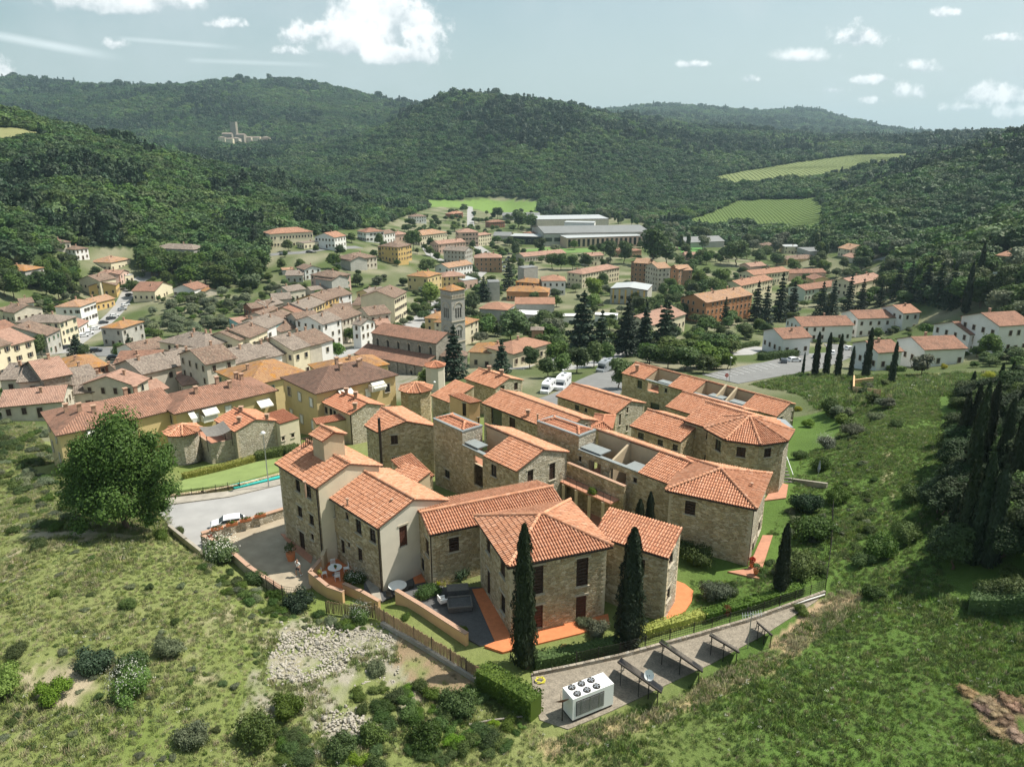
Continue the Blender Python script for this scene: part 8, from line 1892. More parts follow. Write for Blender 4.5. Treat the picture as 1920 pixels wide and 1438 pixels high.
p = hit(1402,1215); th = thing('television_aerial',p,'television aerial on a mast at the far end of the gravel bed','aerial'); mb = MB(); mb.tube(p,p + Vector((0,0,3.0)),.035,n=6); mb.build('mast',M['steel'],th); mb = MB(); t0 = p + Vector((-.7,-.2,2.9)); t1 = p + Vector((.8,.3,2.8)); mb.bar(t0,t1,.03)
for k in range(8): q = t0.lerp(t1,k / 7); mb.bar(q + Vector((-.1,-.4,0)),q + Vector((.1,.4,0)),.02)
mb.build('antenna',M['steel'],th)
p = hit(1013,1279); mb = MB(); prev = None; rg = random.Random(2)
for k in range(90):
 a = k * .35; r_ = .30 + .08 * math.sin(k * 1.7); q = p + Vector((math.cos(a) * r_,math.sin(a) * r_,.15 + k * .0012))
 if prev is not None: mb.bar(prev,q,.025)
 prev = q
meta(mb.build('garden_hose',pmat('yellow_hose',(.65,.6,.08),.5)),'coiled yellow garden hose at the corner of the gravel bed','hose')
mb = MB(); a,b_ = hit(1420,1158),hit(1546,1118); a.z += .2; b_.z += .2; mb.tube(a,b_,.05,n=6); meta(mb.build('white_pipe',M['whitepaint']),'long white pipe lying on the ground behind the solar frames','pipe')
mb = MB(); a,b_,c_ = hit(880,1360),hit(920,1352),hit(985,1344); [setattr(v,'z',v.z + .1) for v in (a,b_,c_)]; mb.tube(a,b_,.06,n=6); mb.tube(b_,c_,.06,n=6); meta(mb.build('pale_pipe',M['concrete']),'pale pipe lying in the grass at the bottom of the hedge','pipe')
mb = MB(); P = [atz(429,912,-1.6),atz(524,889,-1.6),atz(526,897,-1.6),atz(440,917,-1.6)]; P = [(p.x,p.y) for p in P]; P = P if ccw(P) else P[::-1]; mb.prism(P,-2.6,-1.45); meta(mb.build('pool_cover_strip',M['tealnet']),'narrow teal plastic sheet along the wall beside the lawn','sheet')
mb = MB(); P = [atz(515,770,-13),atz(545,752,-13),atz(562,763,-13),atz(553,775,-13),atz(520,781,-13)]; a = P[0]
th = thing('pool_shelter',hit(540,775),'teal vaulted canvas shelter between the yellow apartment blocks','canopy'); A,B = aty(517,778,150),aty(560,770,153); nq = 8; dd = Vector((0.2,5.5,.2)); zz = 2.2
for k in range(nq):
 f = lambda k: A.lerp(B,k / nq) + Vector((0,0,1.3 * math.sin(math.pi * k / nq))); mb.poly([f(k),f(k + 1),f(k + 1) + dd,f(k) + dd])
mb.build('canvas',M['tealnet'],th)
def person(p,label,rz):
 th = thing('person',p,label,'person',rz=rz)
 def skin(nm,joints,edges,mat,root=0,sub=2):
  me = bpy.data.meshes.new(nm); me.from_pydata([j[:3] for j in joints],edges,[]); o = bpy.data.objects.new(nm,me); COL.objects.link(o); o.parent = th
  md = o.modifiers.new('skin','SKIN'); sv = me.skin_vertices[0].data if me.skin_vertices else None
  if sv is None:
   bm = bmesh.new(); bm.from_mesh(me); bm.verts.layers.skin.verify(); bm.to_mesh(me); bm.free(); sv = me.skin_vertices[0].data
  for v,j in zip(sv,joints): v.radius = (j[3],j[4] if len(j) > 4 else j[3])
  sv[root].use_root = True; s2 = o.modifiers.new('sub','SUBSURF'); s2.levels = sub; s2.render_levels = sub; me.materials.append(mat); return o
 J = [(0,0,.92,.13,.10),(0,.01,1.12,.12,.09),(0,.02,1.34,.16,.10),(0,.02,1.47,.055),(0,.03,1.56,.075,.09),(0,.03,1.66,.085,.10),(0,.03,1.74,.05),
   (.19,.02,1.40,.055),(.27,-.03,1.15,.042),(.24,.16,1.02,.032),(.23,.25,1.05,.03),(-.19,.02,1.40,.055),(-.29,.0,1.14,.042),(-.30,.05,.90,.032),(-.30,.07,.82,.03),
   (.10,0,.86,.095),(.12,.16,.48,.062),(.12,.10,.08,.042),(.13,.22,.03,.04),(-.10,0,.86,.095),(-.12,-.06,.47,.062),(-.12,-.28,.12,.042),(-.12,-.22,.03,.04)]
 E = [(0,1),(1,2),(2,3),(3,4),(4,5),(5,6),(2,7),(7,8),(8,9),(9,10),(2,11),(11,12),(12,13),(13,14),(0,15),(15,16),(16,17),(17,18),(0,19),(19,20),(20,21),(21,22)]
 skin('body',J,E,M['skin'])
 skin('white_shirt',[(0,0,.95,.15,.12),(0,.01,1.14,.145,.115),(0,.02,1.36,.18,.12),(.20,.02,1.40,.075),(.26,-.02,1.22,.065),(-.20,.02,1.40,.075),(-.27,.0,1.22,.065)],[(0,1),(1,2),(2,3),(3,4),(2,5),(5,6)],M['cloth_white'])
 skin('dark_shorts',[(0,0,.93,.15,.12),(.105,0,.84,.11),(.12,.10,.60,.09),(-.105,0,.84,.11),(-.12,-.04,.60,.09)],[(0,1),(1,2),(0,3),(3,4)],M['cloth_dark'])
 skin('hair',[(0,.0,1.68,.085,.095),(0,0.01,1.76,.06)],[(0,1)],M['brownwood'])
 for sx in (-1,1):
  for k in range(4):      # fingers
   hx,hy,hz_ = (.23 + (k - 1.5) * .016,.27,1.06) if sx > 0 else (-.30,.06 + (k - 1.5) * .016,.80); dv = Vector((0,.045,-.03)) if sx > 0 else Vector((0,.012,-.055))
   skin('finger',[(hx,hy,hz_,.009),tuple(Vector((hx,hy,hz_)) + dv * (.8 + .1 * (k % 2))) + (.008,),tuple(Vector((hx,hy,hz_)) + dv * 1.6 + Vector((0,0,-.01))) + (.007,)],[(0,1),(1,2)],M['skin'],sub=1)
  tx = (.20,.25,1.06) if sx > 0 else (-.27,.09,.84); skin('thumb',[tx + (.011,),(tx[0] + .02 * -sx,tx[1] + .03,tx[2] - .02,.009)],[(0,1)],M['skin'],sub=1)
  m2 = MB(); y0,z0 = (.16,0) if sx > 0 else (-.25,.02); m2.box((sx * .125,y0 + .02,z0 + .035),(.09,.26,.07)); m2.build('shoe',M['whitepaint'],th,world=False)
 for sx in (-1,1): m2 = MB(); m2.box((sx * .03,.13,1.67),(.014,.012,.01)); m2.build('eye',M['cloth_dark'],th,world=False)
 m2 = MB(); m2.box((0,.14,1.635),(.018,.035,.035)); m2.build('nose',M['skin'],th,world=False); m2 = MB(); m2.box((0,.128,1.60),(.04,.01,.008)); m2.build('mouth',M['redwood'],th,world=False)
 return th
person(atz(560,1080,-1.13),'person in white shirt and dark shorts walking across the courtyard',2.6)
p = hit(1533,898); th = thing('closed_parasol',p,'closed grey blue garden parasol right of the outside stair','parasol'); mb = MB(); mb.tube(p,p + Vector((0,0,2.3)),.03,n=6); mb.build('pole',M['steel'],th)
mb = MB(); mb.tube(p + Vector((0,0,.9)),p + Vector((0,0,1.3)),.10,.17,8,caps=False); mb.tube(p + Vector((0,0,1.3)),p + Vector((0,0,2.25)),.17,.03,8,caps=False); mb.build('folded_canvas',pmat('grey_blue_canvas',(.25,.29,.36),.8),th)
# ------------------------------------------------------------------ cars
CARM = {}
def car_meshes(kind,paint):
 key = (kind,paint)
 if key in CARM: return CARM[key]
 out = []
 if kind == 'car': prof = [(-2.1,.35),(-2.12,.8),(-1.95,1.0),(-1.5,1.42),(-.2,1.48),(.45,1.38),(1.05,.98),(1.9,.82),(2.1,.6),(2.08,.32)]; wdt = .86; glz = [(-1.72,1.0,-1.42,1.36),(.5,1.32,1.0,.99)]
 elif kind == 'van': prof = [(-3.2,.45),(-3.25,2.75),(-1.2,2.95),(1.4,2.95),(2.1,2.55),(2.2,1.95),(2.6,1.35),(3.2,1.1),(3.3,.6),(3.25,.4)]; wdt = 1.08
 n = len(prof); mb = MB();
 def w_at(z): return wdt * (1 - .14 * max(0,(z - .95) / .6)) if kind == 'car' else wdt
 L_ = [(x,w_at(z),z) for x,z in prof]; R_ = [(x,-w_at(z),z) for x,z in prof]
 for i in range(n - 1): mb.poly([L_[i],L_[i + 1],R_[i + 1],R_[i]])
 mb.poly([L_[-1],L_[0],R_[0],R_[-1]])
 tri = tessellate_polygon([[Vector((x,z,0)) for x,z in prof]])
 for t in tri: mb.poly([L_[i] for i in t]); mb.poly([R_[i] for i in t][::-1])
 def mk(nm,mb,mat): me = bpy.data.meshes.new(nm); me.from_pydata(mb.v,[],mb.f); me.materials.append(mat); me.update(); out.append((nm,me))
 mk('body',mb,M[paint])
 g = MB()
 if kind == 'car':
  for sy in (1,-1):
   for x0,x1 in ((-1.45,-.45),(-.38,.55)):
    y0 = (w_at(1.0) + .012) * sy; y1 = (w_at(1.38) + .012) * sy; q = [(x0 - (.12 if x0 < -1 else 0),y0,1.0),(x1 + (.3 if x1 > 0 else 0),y0,1.0),(x1,y1,1.36),(x0,y1,1.36)]; g.poly(q if sy < 0 else q[::-1])
  g.poly([(1.02,-.72,1.01),(1.02,.72,1.01),(.48,.68,1.39),(.48,-.68,1.39)]); g.poly([(-1.93,.70,1.04),(-1.93,-.70,1.04),(-1.54,-.66,1.41),(-1.54,.66,1.41)])
 else:
  g.poly([(2.62,-.9,1.38),(2.62,.9,1.38),(2.22,.85,1.98),(2.22,-.85,1.98)])
  for sy in (1,-1):
   for x0,x1,z0,z1 in ((1.6,2.15,1.35,1.9),(-2.4,-1.5,1.7,2.2),(-.6,.3,1.7,2.2)): q = [(x0,1.095 * sy,z0),(x1,1.095 * sy,z0),(x1,1.095 * sy,z1),(x0,1.095 * sy,z1)]; g.poly(q if sy < 0 else q[::-1])
  g.box((.2,0,3.0),(.8,.7,.08)); g.box((-1.8,0,2.95),(.7,.6,.1))
 mk('windows',g,M['glass'])
 for sx in ((-1.3,1.35) if kind == 'car' else (-1.9,2.3)):
  for sy in (-1,1): w_ = MB(); w_.tube((sx,sy * (wdt - .18),.32),(sx,sy * (wdt + .02),.32),.32,n=14); mk('wheel',w_,M['tyre'])
 for sy in (-1,1): w_ = MB(); w_.box(((2.0 if kind == 'car' else 3.2),sy * .6,.68 if kind == 'car' else .9),(.16,.34,.16)); mk('headlight',w_,M['steel'])
 CARM[key] = out; return out
def car(px,py,head,label,kind='car',paint='carwhite',z=None,group='parked cars',off=.12,s=1.0):
 p = hit(px,py) if z is None else atz(px,py,z)
 th = thing('parked_car' if kind == 'car' else 'motorhome',(p.x,p.y,p.z + (off if z is None else 0)),label,'car' if kind == 'car' else 'motorhome',group,R(head)); th.scale = (s,s,s)
 for nm,me in car_meshes(kind,paint): o = bpy.data.objects.new(nm,me); COL.objects.link(o); o.parent = th
car(428,988,200,'white car parked behind the flower box parapet',z=-1.6,s=.8)
for (x,y,hd,pt,lb) in [(930,595,75,'cardark','dark van like car highest on the parked car street'),(903,667,60,'carwhite','white car second from the top of the street'),(880,699,60,'cargrey','grey car third from the top of the street'),(825,745,50,'carwhite','white car in the middle of the parked row'),(800,765,50,'cardark','black car in the middle of the parked row'),(745,795,45,'cardark','dark car right of the white garage'),(690,838,45,'carwhite','white car behind the grey garage house'),(640,872,40,'carwhite','larger white car low on the street'),(602,890,40,'carwhite','lowest white car on the street by the blue grey cedar'),(490,975,30,'cardark','dark car alone on the lower street'),(1045,418,10,'carwhite','white car in the gravel yard at the street top'),(690,1000,20,'cardark','dark car in the small car park'),(820,1050,20,'cardark','black car at the car park edge under the tree')]:
 car(*c1(x,y),hd,lb,paint=pt,group='cars along the uphill street')
for (x,y,hd,pt,lb) in [(1182,1078,75,'cardark','black car under the hedge of the upper car park'),(1262,1070,15,'carwhite','white hatchback beside the black car'),(1415,1045,60,'cargrey','dark grey car between the cypresses'),(1532,1015,70,'carwhite','white car seen between the third and fourth cypress'),(1665,985,15,'carwhite','white car right of the fourth cypress')]:
 car(*c4(x,y),hd,lb,paint=pt,group='cars by the white houses')
for (x,y,pt,lb) in [(365,382,'carwhite','white car on the road below the long pale building'),(500,377,'cargrey','silver car on the road below the long pale building'),(690,362,'cardark','dark car on the hillside road')]: car(*c2(x,y),10,lb,paint=pt,group='cars on the hillside road')
rg = random.Random(5)
for k,(x,y) in enumerate([(545,440),(560,470),(575,420),(590,400),(548,500),(600,375),(300,590),(340,585),(380,580)]): car(*c3_(x,y),rg.choice([20,100,80]),['white','grey','dark','silver','black','pale','white','blue grey','dark'][k] + ' car parked ' + ['at the road bend','below the road bend','above the road bend','by the conical tree','beside the pink roofed brown house','at the top of the bend','left on the square','middle of the square','right on the square'][k],paint=rg.choice(['carwhite','cargrey','cardark']),group='cars in the town centre')
car(*c3_(978,1335),250,'big white motorhome with roof hatches in the lower car park','van','carwhite',group='motorhomes',s=1.0); car(*c3_(1285,1215),235,'grey fronted motorhome half under the trees','van','cargrey',group='motorhomes'); car(*c3_(872,1362),250,'white van partly hidden by the stone house','van','carwhite',group='motorhomes',s=.85); car(*c3_(1690,1140),180,'white caravan roof showing above the thicket','van','carwhite',group='motorhomes',s=.95)
# ------------------------------------------------------------------ near vegetation
def bush_mesh(seed,n,size,mats,flat=.8):
 rb = random.Random(seed); bl = [(rb.uniform(-.45,.45),rb.uniform(-.45,.45),rb.uniform(.25,.6) * flat,rb.uniform(.3,.5),rb.uniform(.3,.5),rb.uniform(.25,.42) * flat) for _ in range(7)]
 return crown_mesh('foliage',bl,n,size,mats,seed,core=.7)
BM = {k: [bush_mesh(i * 7 + s,3200,.040,M[m_]) for s in range(3)] for i,(k,m_) in enumerate((('green','leaf'),('box','leaf_box'),('olive','leaf_olive'),('bright','leaf_bright'),('red','leaf_red'),('yellow','leaf_yellow'),('dark','leaf_forest2')))}
FLW = crown_mesh('blossom',[(0,0,.5,.75,.75,.55)],420,.028,M['flower'],9,core=.01)
def bush(px,py,r,kind,label,h=None,z=None,flowers=False,name='shrub',cat='shrub',group=None,rng=random.Random(9)):
 p = hit(px,py) if z is None else atz(px,py,z); th = thing(name,(p.x,p.y,p.z - .1),label,cat,group,rng.uniform(0,6.28)); h = h or r * 1.5; th.scale = (r * 1.15,r * 1.15,h)
 for me in [rng.choice(BM[kind])] + ([FLW] if flowers else []): o = bpy.data.objects.new(me.name.split('.')[0],me); COL.objects.link(o); o.parent = th
 return th
p = hit(240,990); H_t = aty(235,768,p.y).z - p.z
bl = [(0,0,.55,.30,.30,.30),(.22,0,.42,.24,.24,.24),(-.30,.02,.40,.24,.24,.22),(0,.1,.78,.20,.2,.2),(.12,-.1,.66,.2,.2,.2),(-.14,-.1,.62,.2,.2,.2),(.05,-.25,.30,.26,.22,.2),(-.22,-.15,.26,.2,.2,.18),(.28,-.05,.26,.18,.18,.18),(-.46,.05,.30,.13,.13,.13),(.36,0,.5,.13,.13,.16),(.2,.1,.62,.14,.14,.14),(-.2,.1,.66,.12,.12,.14)]
rb = random.Random(6); bl += [(x + rb.uniform(-.2,.2),y + rb.uniform(-.2,.2),z + rb.uniform(-.12,.14),rb.uniform(.07,.12),rb.uniform(.07,.12),rb.uniform(.06,.1)) for (x,y,z,*_r) in bl for _ in range(3)]
th = thing('leafy_tree',p,'great round leafy tree on the left beside the pale road','tree'); th.scale = (H_t * .84,H_t * .84,H_t)
for nm,me in (('crown',crown_mesh('crown',bl,42000,.0125,leaf_mat('great_tree_leaves',(.030,.068,.018),(.078,.140,.036),.25),3,core=.55,shell=(.5,1.15))),('trunk',trunk_mesh('trunk',.5,.03,4,4))): o = bpy.data.objects.new(nm,me); COL.objects.link(o); o.parent = th
NB_ = [(415,1052,2.0,'green',1,'large white flowering shrub outside the courtyard wall'),(480,1095,1.2,'green',0,'loose shrub climbing at the courtyard wall foot'),(520,1125,1.1,'box',0,'small bush under the courtyard fence'),(562,1140,1.5,'dark',0,'rounded dark bush at the courtyard corner'),(460,1120,.6,'bright',0,'little bright bush in the meadow near the courtyard'),(668,1093,1.1,'green',1,'bush between the dining terrace and slate yard'),(676,1160,1.1,'green',1,'white flowering bush against the reed screen'),(752,1050,.8,'box',0,'small green tree bush in the slate yard corner'),(800,1120,1.2,'green',0,'bush left of the yellow leaved shrub'),(822,1100,.9,'yellow',0,'yellow leaved shrub before the shaded stone wall'),(838,1085,.7,'yellow',0,'top part of the yellow leaved shrub'),(860,1075,1.4,'dark',0,'dark climber in the shaded corner of two stone houses'),(760,1160,.5,'green',0,'weedy bush between wall and reed fence'),(865,1185,.5,'bright',0,'pale weeds behind the apricot wall'),
  (90,940,.9,'green',0,'bush in the lower left field'),(130,958,1.3,'green',0,'round bush left of the great tree'),(60,900,1.1,'olive',0,'grey bush at the left field edge'),(75,1028,.9,'green',0,'bush by the bare earth patch on the left'),(300,1010,1.0,'box',0,'hedge like bush where the road ends'),(335,1000,.8,'box',0,'bush hanging over the retaining wall'),(240,1140,.8,'green',0,'small upright shrub in the middle of the meadow'),(185,1250,1.5,'dark',0,'dark shrub left of the bright elder bush'),(240,1300,1.6,'bright',1,'bright flowering elder bush in the meadow'),(250,1262,1.4,'green',0,'dark shrub behind the bright elder bush'),(100,1310,1.2,'bright',0,'bright bush on the bare earth bank'),(320,1225,1.2,'olive',0,'greyish shrub above the bare patch in the meadow'),(30,1230,.9,'green',0,'small shrub at the left picture edge'),(5,1300,1.6,'bright',0,'tall bright shrub cut by the left picture edge'),
  (705,1262,.9,'olive',0,'low grey green bush growing on the rubble'),(480,1390,1.6,'green',0,'wide low bush below the rubble slope'),(540,1340,1.3,'box',0,'weedy bush at the rubble edge'),(360,1395,1.2,'olive',0,'grey brown bush at the bottom of the meadow'),(640,1415,1.2,'green',0,'bush at the bottom picture edge'),(800,1390,1.5,'box',0,'green thicket left of the pale pipe'),(860,1330,1.5,'green',0,'thicket under the ivy hedge'),(760,1340,1.0,'bright',0,'bright weeds in the thicket'),(700,1390,1.2,'box',0,'bramble mound before the ivy hedge'),(920,1395,.8,'green',0,'low weeds right of the pale pipe'),
  (1305,1055,1.7,'green',0,'round green garden tree between the two right houses'),(1285,1030,1.3,'box',0,'bright garden bush at the wall of the end house'),(1340,1120,1.5,'olive',0,'silvery olive bush beside the orange circle'),(1120,1190,1.2,'olive',0,'silvery bush between door and second cypress'),(1095,1175,.8,'olive',0,'small silvery bush at the second door'),(1205,1145,.7,'box',0,'light bush right of the second cypress'),(1060,1222,.6,'red',0,'red leaved shrub in the front hedge'),(1085,1232,.6,'red',0,'dull red shrub right of the red leaved one'),(1360,1150,.7,'red',0,'red shrub in the hedge below the olive bush'),(1430,1130,.6,'red',0,'small red shrub near the end of the hedge'),(1130,1222,.5,'red',0,'reddish shrub at the foot of the second cypress'),
  (1500,1080,2.2,'green',0,'large garden tree like bush right of the end house'),(1530,1010,2.2,'green',0,'dark leafy bush in the right garden'),(1510,960,2.0,'dark',0,'dark tall shrub above the right garden lawn'),(1570,940,1.6,'green',0,'rounded shrub at the slope edge'),(1540,880,1.6,'box',0,'bright shrub under the outside stair garden'),(1545,842,1.5,'olive',1,'white flowering bush beside the back row'),(1500,860,1.1,'green',0,'garden bush right of the polygonal house'),(1560,775,2.4,'box',0,'big bright round tree like bush behind the back row'),(1515,800,1.2,'bright',0,'yellow green bush at the end of the back row'),(1495,770,.9,'yellow',0,'yellow shrub at the back row corner'),(1600,815,1.6,'olive',0,'silvery shrub on the slope path'),(1640,790,1.4,'olive',0,'second silvery shrub on the slope path'),(1680,800,1.0,'green',0,'green shrub right of the slope path'),(1655,1040,1.8,'green',0,'scrub on the middle of the right slope'),(1620,1060,1.2,'box',0,'light scrub on the right slope'),(1700,1010,1.6,'green',0,'scrub before the dark wood'),(1710,940,1.6,'box',0,'mixed bush before the dark cypresses'),(1640,1120,1.0,'green',0,'bush at the end of the gravel bed'),(1500,1150,.8,'box',0,'bush on the low wall near the aerial'),(1855,1128,1.5,'green',0,'clipped hedge end on the right field'),(1905,1122,1.6,'green',0,'clipped hedge continuing to the right edge'),(1895,1085,1.1,'box',0,'round bush behind the clipped hedge'),
  (545,853,1.3,'green',0,'rounded green bush over the yellow hedge'),(520,846,.9,'olive',1,'climbing rose on the plaster annex'),(835,790,1.4,'box',0,'green planting in the roof garden, left'),(880,800,1.3,'green',0,'green planting in the roof garden, middle'),(860,790,1.3,'green',0,'green planting in the roof garden, back'),(1110,925,.7,'box',0,'plants on the courtyard walkway'),(590,775,1.3,'green',0,'clipped bush beside the teal shelter'),(760,770,1.0,'olive',0,'grey bush beside the round stone turret'),(1870,770,2.0,'bright',0,'sunlit bush among the upper cypresses'),(1800,760,1.8,'box',0,'sunlit bush left of the upper cypresses'),(1850,710,1.5,'yellow',0,'yellow green bush below the white houses'),(1770,692,1.2,'yellow',0,'yellow broom bush below the low white house')]
for x,y,r,k,fl_,lb in NB_:
 zz = {'green planting in the roof garden, left': -3.2,'green planting in the roof garden, middle': -3.2,'green planting in the roof garden, back': -3.2,'plants on the courtyard walkway': 2.0}.get(lb)
 bush(x,y,r,k,lb,flowers=bool(fl_),z=zz)
def hedge(label,pts,w,h,mat,seed,dens=260,size=.085,name='hedge'):
 rg = np.random.default_rng(seed); P = [Vector(p) for p in pts]; Vs = []; c = sum(P,Vector()) / len(P); core = MB()
 for i in range(len(P) - 1):
  a,b_ = P[i],P[i + 1]; L = (b_ - a).length; d = (b_ - a).normalized(); s = Vector((-d.y,d.x,0)).normalized(); n = int(L * (w + 2 * h) * dens / 3 + 10)
  t = rg.uniform(-.02,1.02,n); f = rg.uniform(0,w + 2 * h,n); side = np.where(f < h,-1,np.where(f > h + w,1,0)); y = np.where(side == 0,f - h - w / 2,side * w / 2); z = np.where(side == -1,f,np.where(side == 1,f - h - w,h)); bump = .16 * (vnoise(t * L * .9 + i * 7,z * 1.5 + side * 3 + seed,4) - .3)
  C = np.array(a)[None] + np.outer(t * L,np.array(d)) + np.outer(y * (1 + bump * 1.2),np.array(s)) + np.outer(z * (1 + bump),[0,0,1]); Nn = np.outer(side,np.array(s)) + np.outer(side == 0,[0,0,1.0]) + rg.normal(size=(n,3)) * .6
  Vs.append(leaf_quads(C,Nn,size * rg.uniform(.7,1.3,n),rg)[0])
  e0,e1 = a + s * w * .42,a - s * w * .42; g0,g1 = b_ + s * w * .42,b_ - s * w * .42; up = Vector((0,0,h * .92)); dn = Vector((0,0,-.4))
  for q in ([e1 + dn,g1 + dn,g1 + up,e1 + up],[g0 + dn,e0 + dn,e0 + up,g0 + up],[e1 + up,g1 + up,g0 + up,e0 + up],[e0 + dn,e1 + dn,e1 + up,e0 + up],[g1 + dn,g0 + dn,g0 + up,g1 + up]): core.poly(q)
 V = np.concatenate(Vs); k = len(V); cv_ = np.array(core.v); V = np.concatenate([V,cv_]); Q = np.arange(len(V)).reshape(-1,4); V = V - np.array(c)[None]
 o = bpy.data.objects.new(name,np_mesh(name,V,Q,[M[mat]])); COL.objects.link(o); o.location = c; return meta(o,label,'hedge')
hedge('long yellow green hedge along the top of the lawn',[hit(345,899),hit(410,884),hit(480,864)],.9,.8,'leaf_yellow',1)
hedge('thicker bright hedge at the foot of the plaster annex',[hit(480,864),hit(520,856),hit(558,846)],1.2,1.2,'leaf_box',2)
hedge('dark clipped hedge with red tips in front of the first cypress',[hit(1000,1250),hit(1060,1238),hit(1160,1215)],1.1,.9,'leaf_box',3)
hedge('yellow flowering hedge right of the second cypress',[hit(1190,1198),hit(1250,1180),hit(1320,1160)],.8,.75,'leaf_yellow',4)
hedge('green hedge behind the low wall along the gravel bed',[hit(1320,1163),hit(1400,1142),hit(1500,1112)],.9,.8,'leaf_box',5)
hedge('big ivy covered hedge at the corner of the reed fence',[hit(902,1286),hit(950,1312),hit(1005,1346)],1.3,1.7,'leaf',6)
hedge('clipped hedge beside the teal canvas shelter',[hit(560,785),hit(600,778)],1.4,1.6,'leaf_box',7)
hedge('dark clipped hedge on the right field edge',[hit(1815,1140),hit(1870,1142),hit(1960,1128)],1.6,1.2,'leaf',8)
hedge('hedge above the two parked cars of the upper car park',[hit(1425,676),hit(1460,672),hit(1492,668)],2.2,2.0,'leaf_box',9,60,.2)
hedge('bright low hedge in front of the low white house',[hit(1640,690),hit(1690,697)],2,1.2,'leaf_bright',10,60,.2)
hedge('hedge between the road and the white house',[hit(1375,655),hit(1420,648)],2,1.5,'leaf_box',11,60,.2)
rg = np.random.default_rng(12); RM = []
for s in range(5):
 bm = bmesh.new(); bmesh.ops.create_icosphere(bm,subdivisions=1,radius=.5); rr = random.Random(s)
 for v in bm.verts: v.co = Vector((v.co.x * rr.uniform(.7,1.25),v.co.y * rr.uniform(.6,1.1),v.co.z * rr.uniform(.45,.85)))
 me = bpy.data.meshes.new('stone'); bm.to_mesh(me); bm.free(); me.materials.append(M['rock']); RM.append(me)
RP = [(500,1240),(530,1190),(600,1175),(650,1172),(700,1178),(738,1192),(742,1215),(700,1228),(660,1232),(640,1262),(600,1275),(560,1280),(510,1270)]
RP2 = [(600,1340),(640,1330),(700,1350),(690,1372),(650,1395),(620,1385)]
c = hit(610,1230); th = thing('rubble_heap',c,'heap of pale limestone rubble sliding down the meadow','rubble'); k = 0; SP = []
while k < 1900:
 poly = RP if rg.random() < .86 else RP2; xs = [p[0] for p in poly]; ys = [p[1] for p in poly]; x,y = rg.uniform(min(xs) - 8,max(xs) + 8),rg.uniform(min(ys) - 8,max(ys) + 8)
 if not inpoly(np.array([x]),np.array([y]),poly)[0] and rg.random() > .12: continue
 p = hit(x,y); s = float(rg.gamma(3,.042)) + .08; SP.append((s,p.x,p.y,p.z + s * .08 + float(rg.uniform(0,.05)))); k += 1
SP.sort(reverse=True)
for s,x,y,z in SP[:300]:
 o = bpy.data.objects.new('stone',RM[int(rg.integers(0,5))]); COL.objects.link(o); o.parent = th; o.location = (x - c.x,y - c.y,z - c.z); o.rotation_euler = tuple(rg.uniform(0,6.28,3)); o.scale = (s,s,s)
V_ = []; Q_ = []; n0 = 0
tv = [np.array([v.co[:] for v in m_.vertices]) for m_ in RM]; tf = [np.array([list(p.vertices) for p in m_.polygons]) for m_ in RM]
for s,x,y,z in SP[300:]:
 i = int(rg.integers(0,5)); Rm = np.array(Matrix.Rotation(rg.uniform(0,6),3,'Z') @ Matrix.Rotation(rg.uniform(0,6),3,'X')); v = tv[i] @ Rm.T * s + np.array([x - c.x,y - c.y,z - c.z]); V_.append(v); Q_.append(tf[i] + n0); n0 += len(v)
o = bpy.data.objects.new('small_stones',np_mesh('small_stones',np.concatenate(V_),np.concatenate(Q_),[M['rock']])); COL.objects.link(o); o.parent = th; meta(o,kind='stuff')
def tuft(seed,n,mat,h=.35,spread=.28,w=.018):
 rg = np.random.default_rng(seed); a = rg.uniform(0,6.28,n); r = spread * np.sqrt(rg.uniform(0,1,n)); B = np.stack([np.cos(a) * r,np.sin(a) * r,np.zeros(n)],1); hh = h * rg.uniform(.4,1.1,n); ln = rg.normal(0,.30,(n,2)) * hh[:,None]
 Tp = B + np.concatenate([ln,hh[:,None]],1); md = B + np.concatenate([ln * .35,hh[:,None] * .55],1); t = rg.uniform(0,6.28,n); s = np.stack([np.cos(t),np.sin(t),np.zeros(n)],1) * w
 V = np.stack([B - s,B + s,md + s * .9,Tp,Tp,md - s * .9],1); V = V[:,[0,1,2,5]].reshape(-1,3),np.stack([md - s * .9,md + s * .9,Tp + s * .15,Tp - s * .15],1).reshape(-1,3)
 V = np.concatenate(V); return np_mesh('grass_tuft',V,np.arange(len(V)).reshape(-1,4),[mat])
GT = [tuft(1,34,M['grassblade']),tuft(2,30,M['grassblade'],.28,.34,.024),tuft(3,24,M['grassdry'],.42,.22),tuft(4,26,M['grassblade'],.5,.3,.02),crown_mesh('weed',[(0,0,.12,.26,.26,.14)],60,.05,M['leaf_box'],4,core=.3),crown_mesh('flower_head',[(0,0,.3,.14,.14,.06)],14,.03,M['flower'],4,core=.1)]
M['grasslush'] = leaf_mat('lush_field_grass',(.080,.150,.026),(.165,.255,.055),.3,.8,up=.75)
GL = [tuft(11,34,M['grasslush'],.34,.3,.02),tuft(12,34,M['grasslush'],.45,.34,.022),tuft(13,26,M['grassblade'],.36,.3),tuft(14,20,M['grassdry'],.4,.2),crown_mesh('weed',[(0,0,.14,.3,.3,.16)],60,.05,M['leaf_box'],14,core=.3),GT[5]]
BARE = [[(35,1275),(80,1250),(150,1240),(190,1290),(205,1312),(120,1325),(60,1295)],RP,RP2,[(600,1280),(660,1262),(720,1240),(770,1260),(790,1310),(720,1370),(640,1330)],[(750,1195),(870,1270),(880,1290),(800,1310),(745,1240)]]
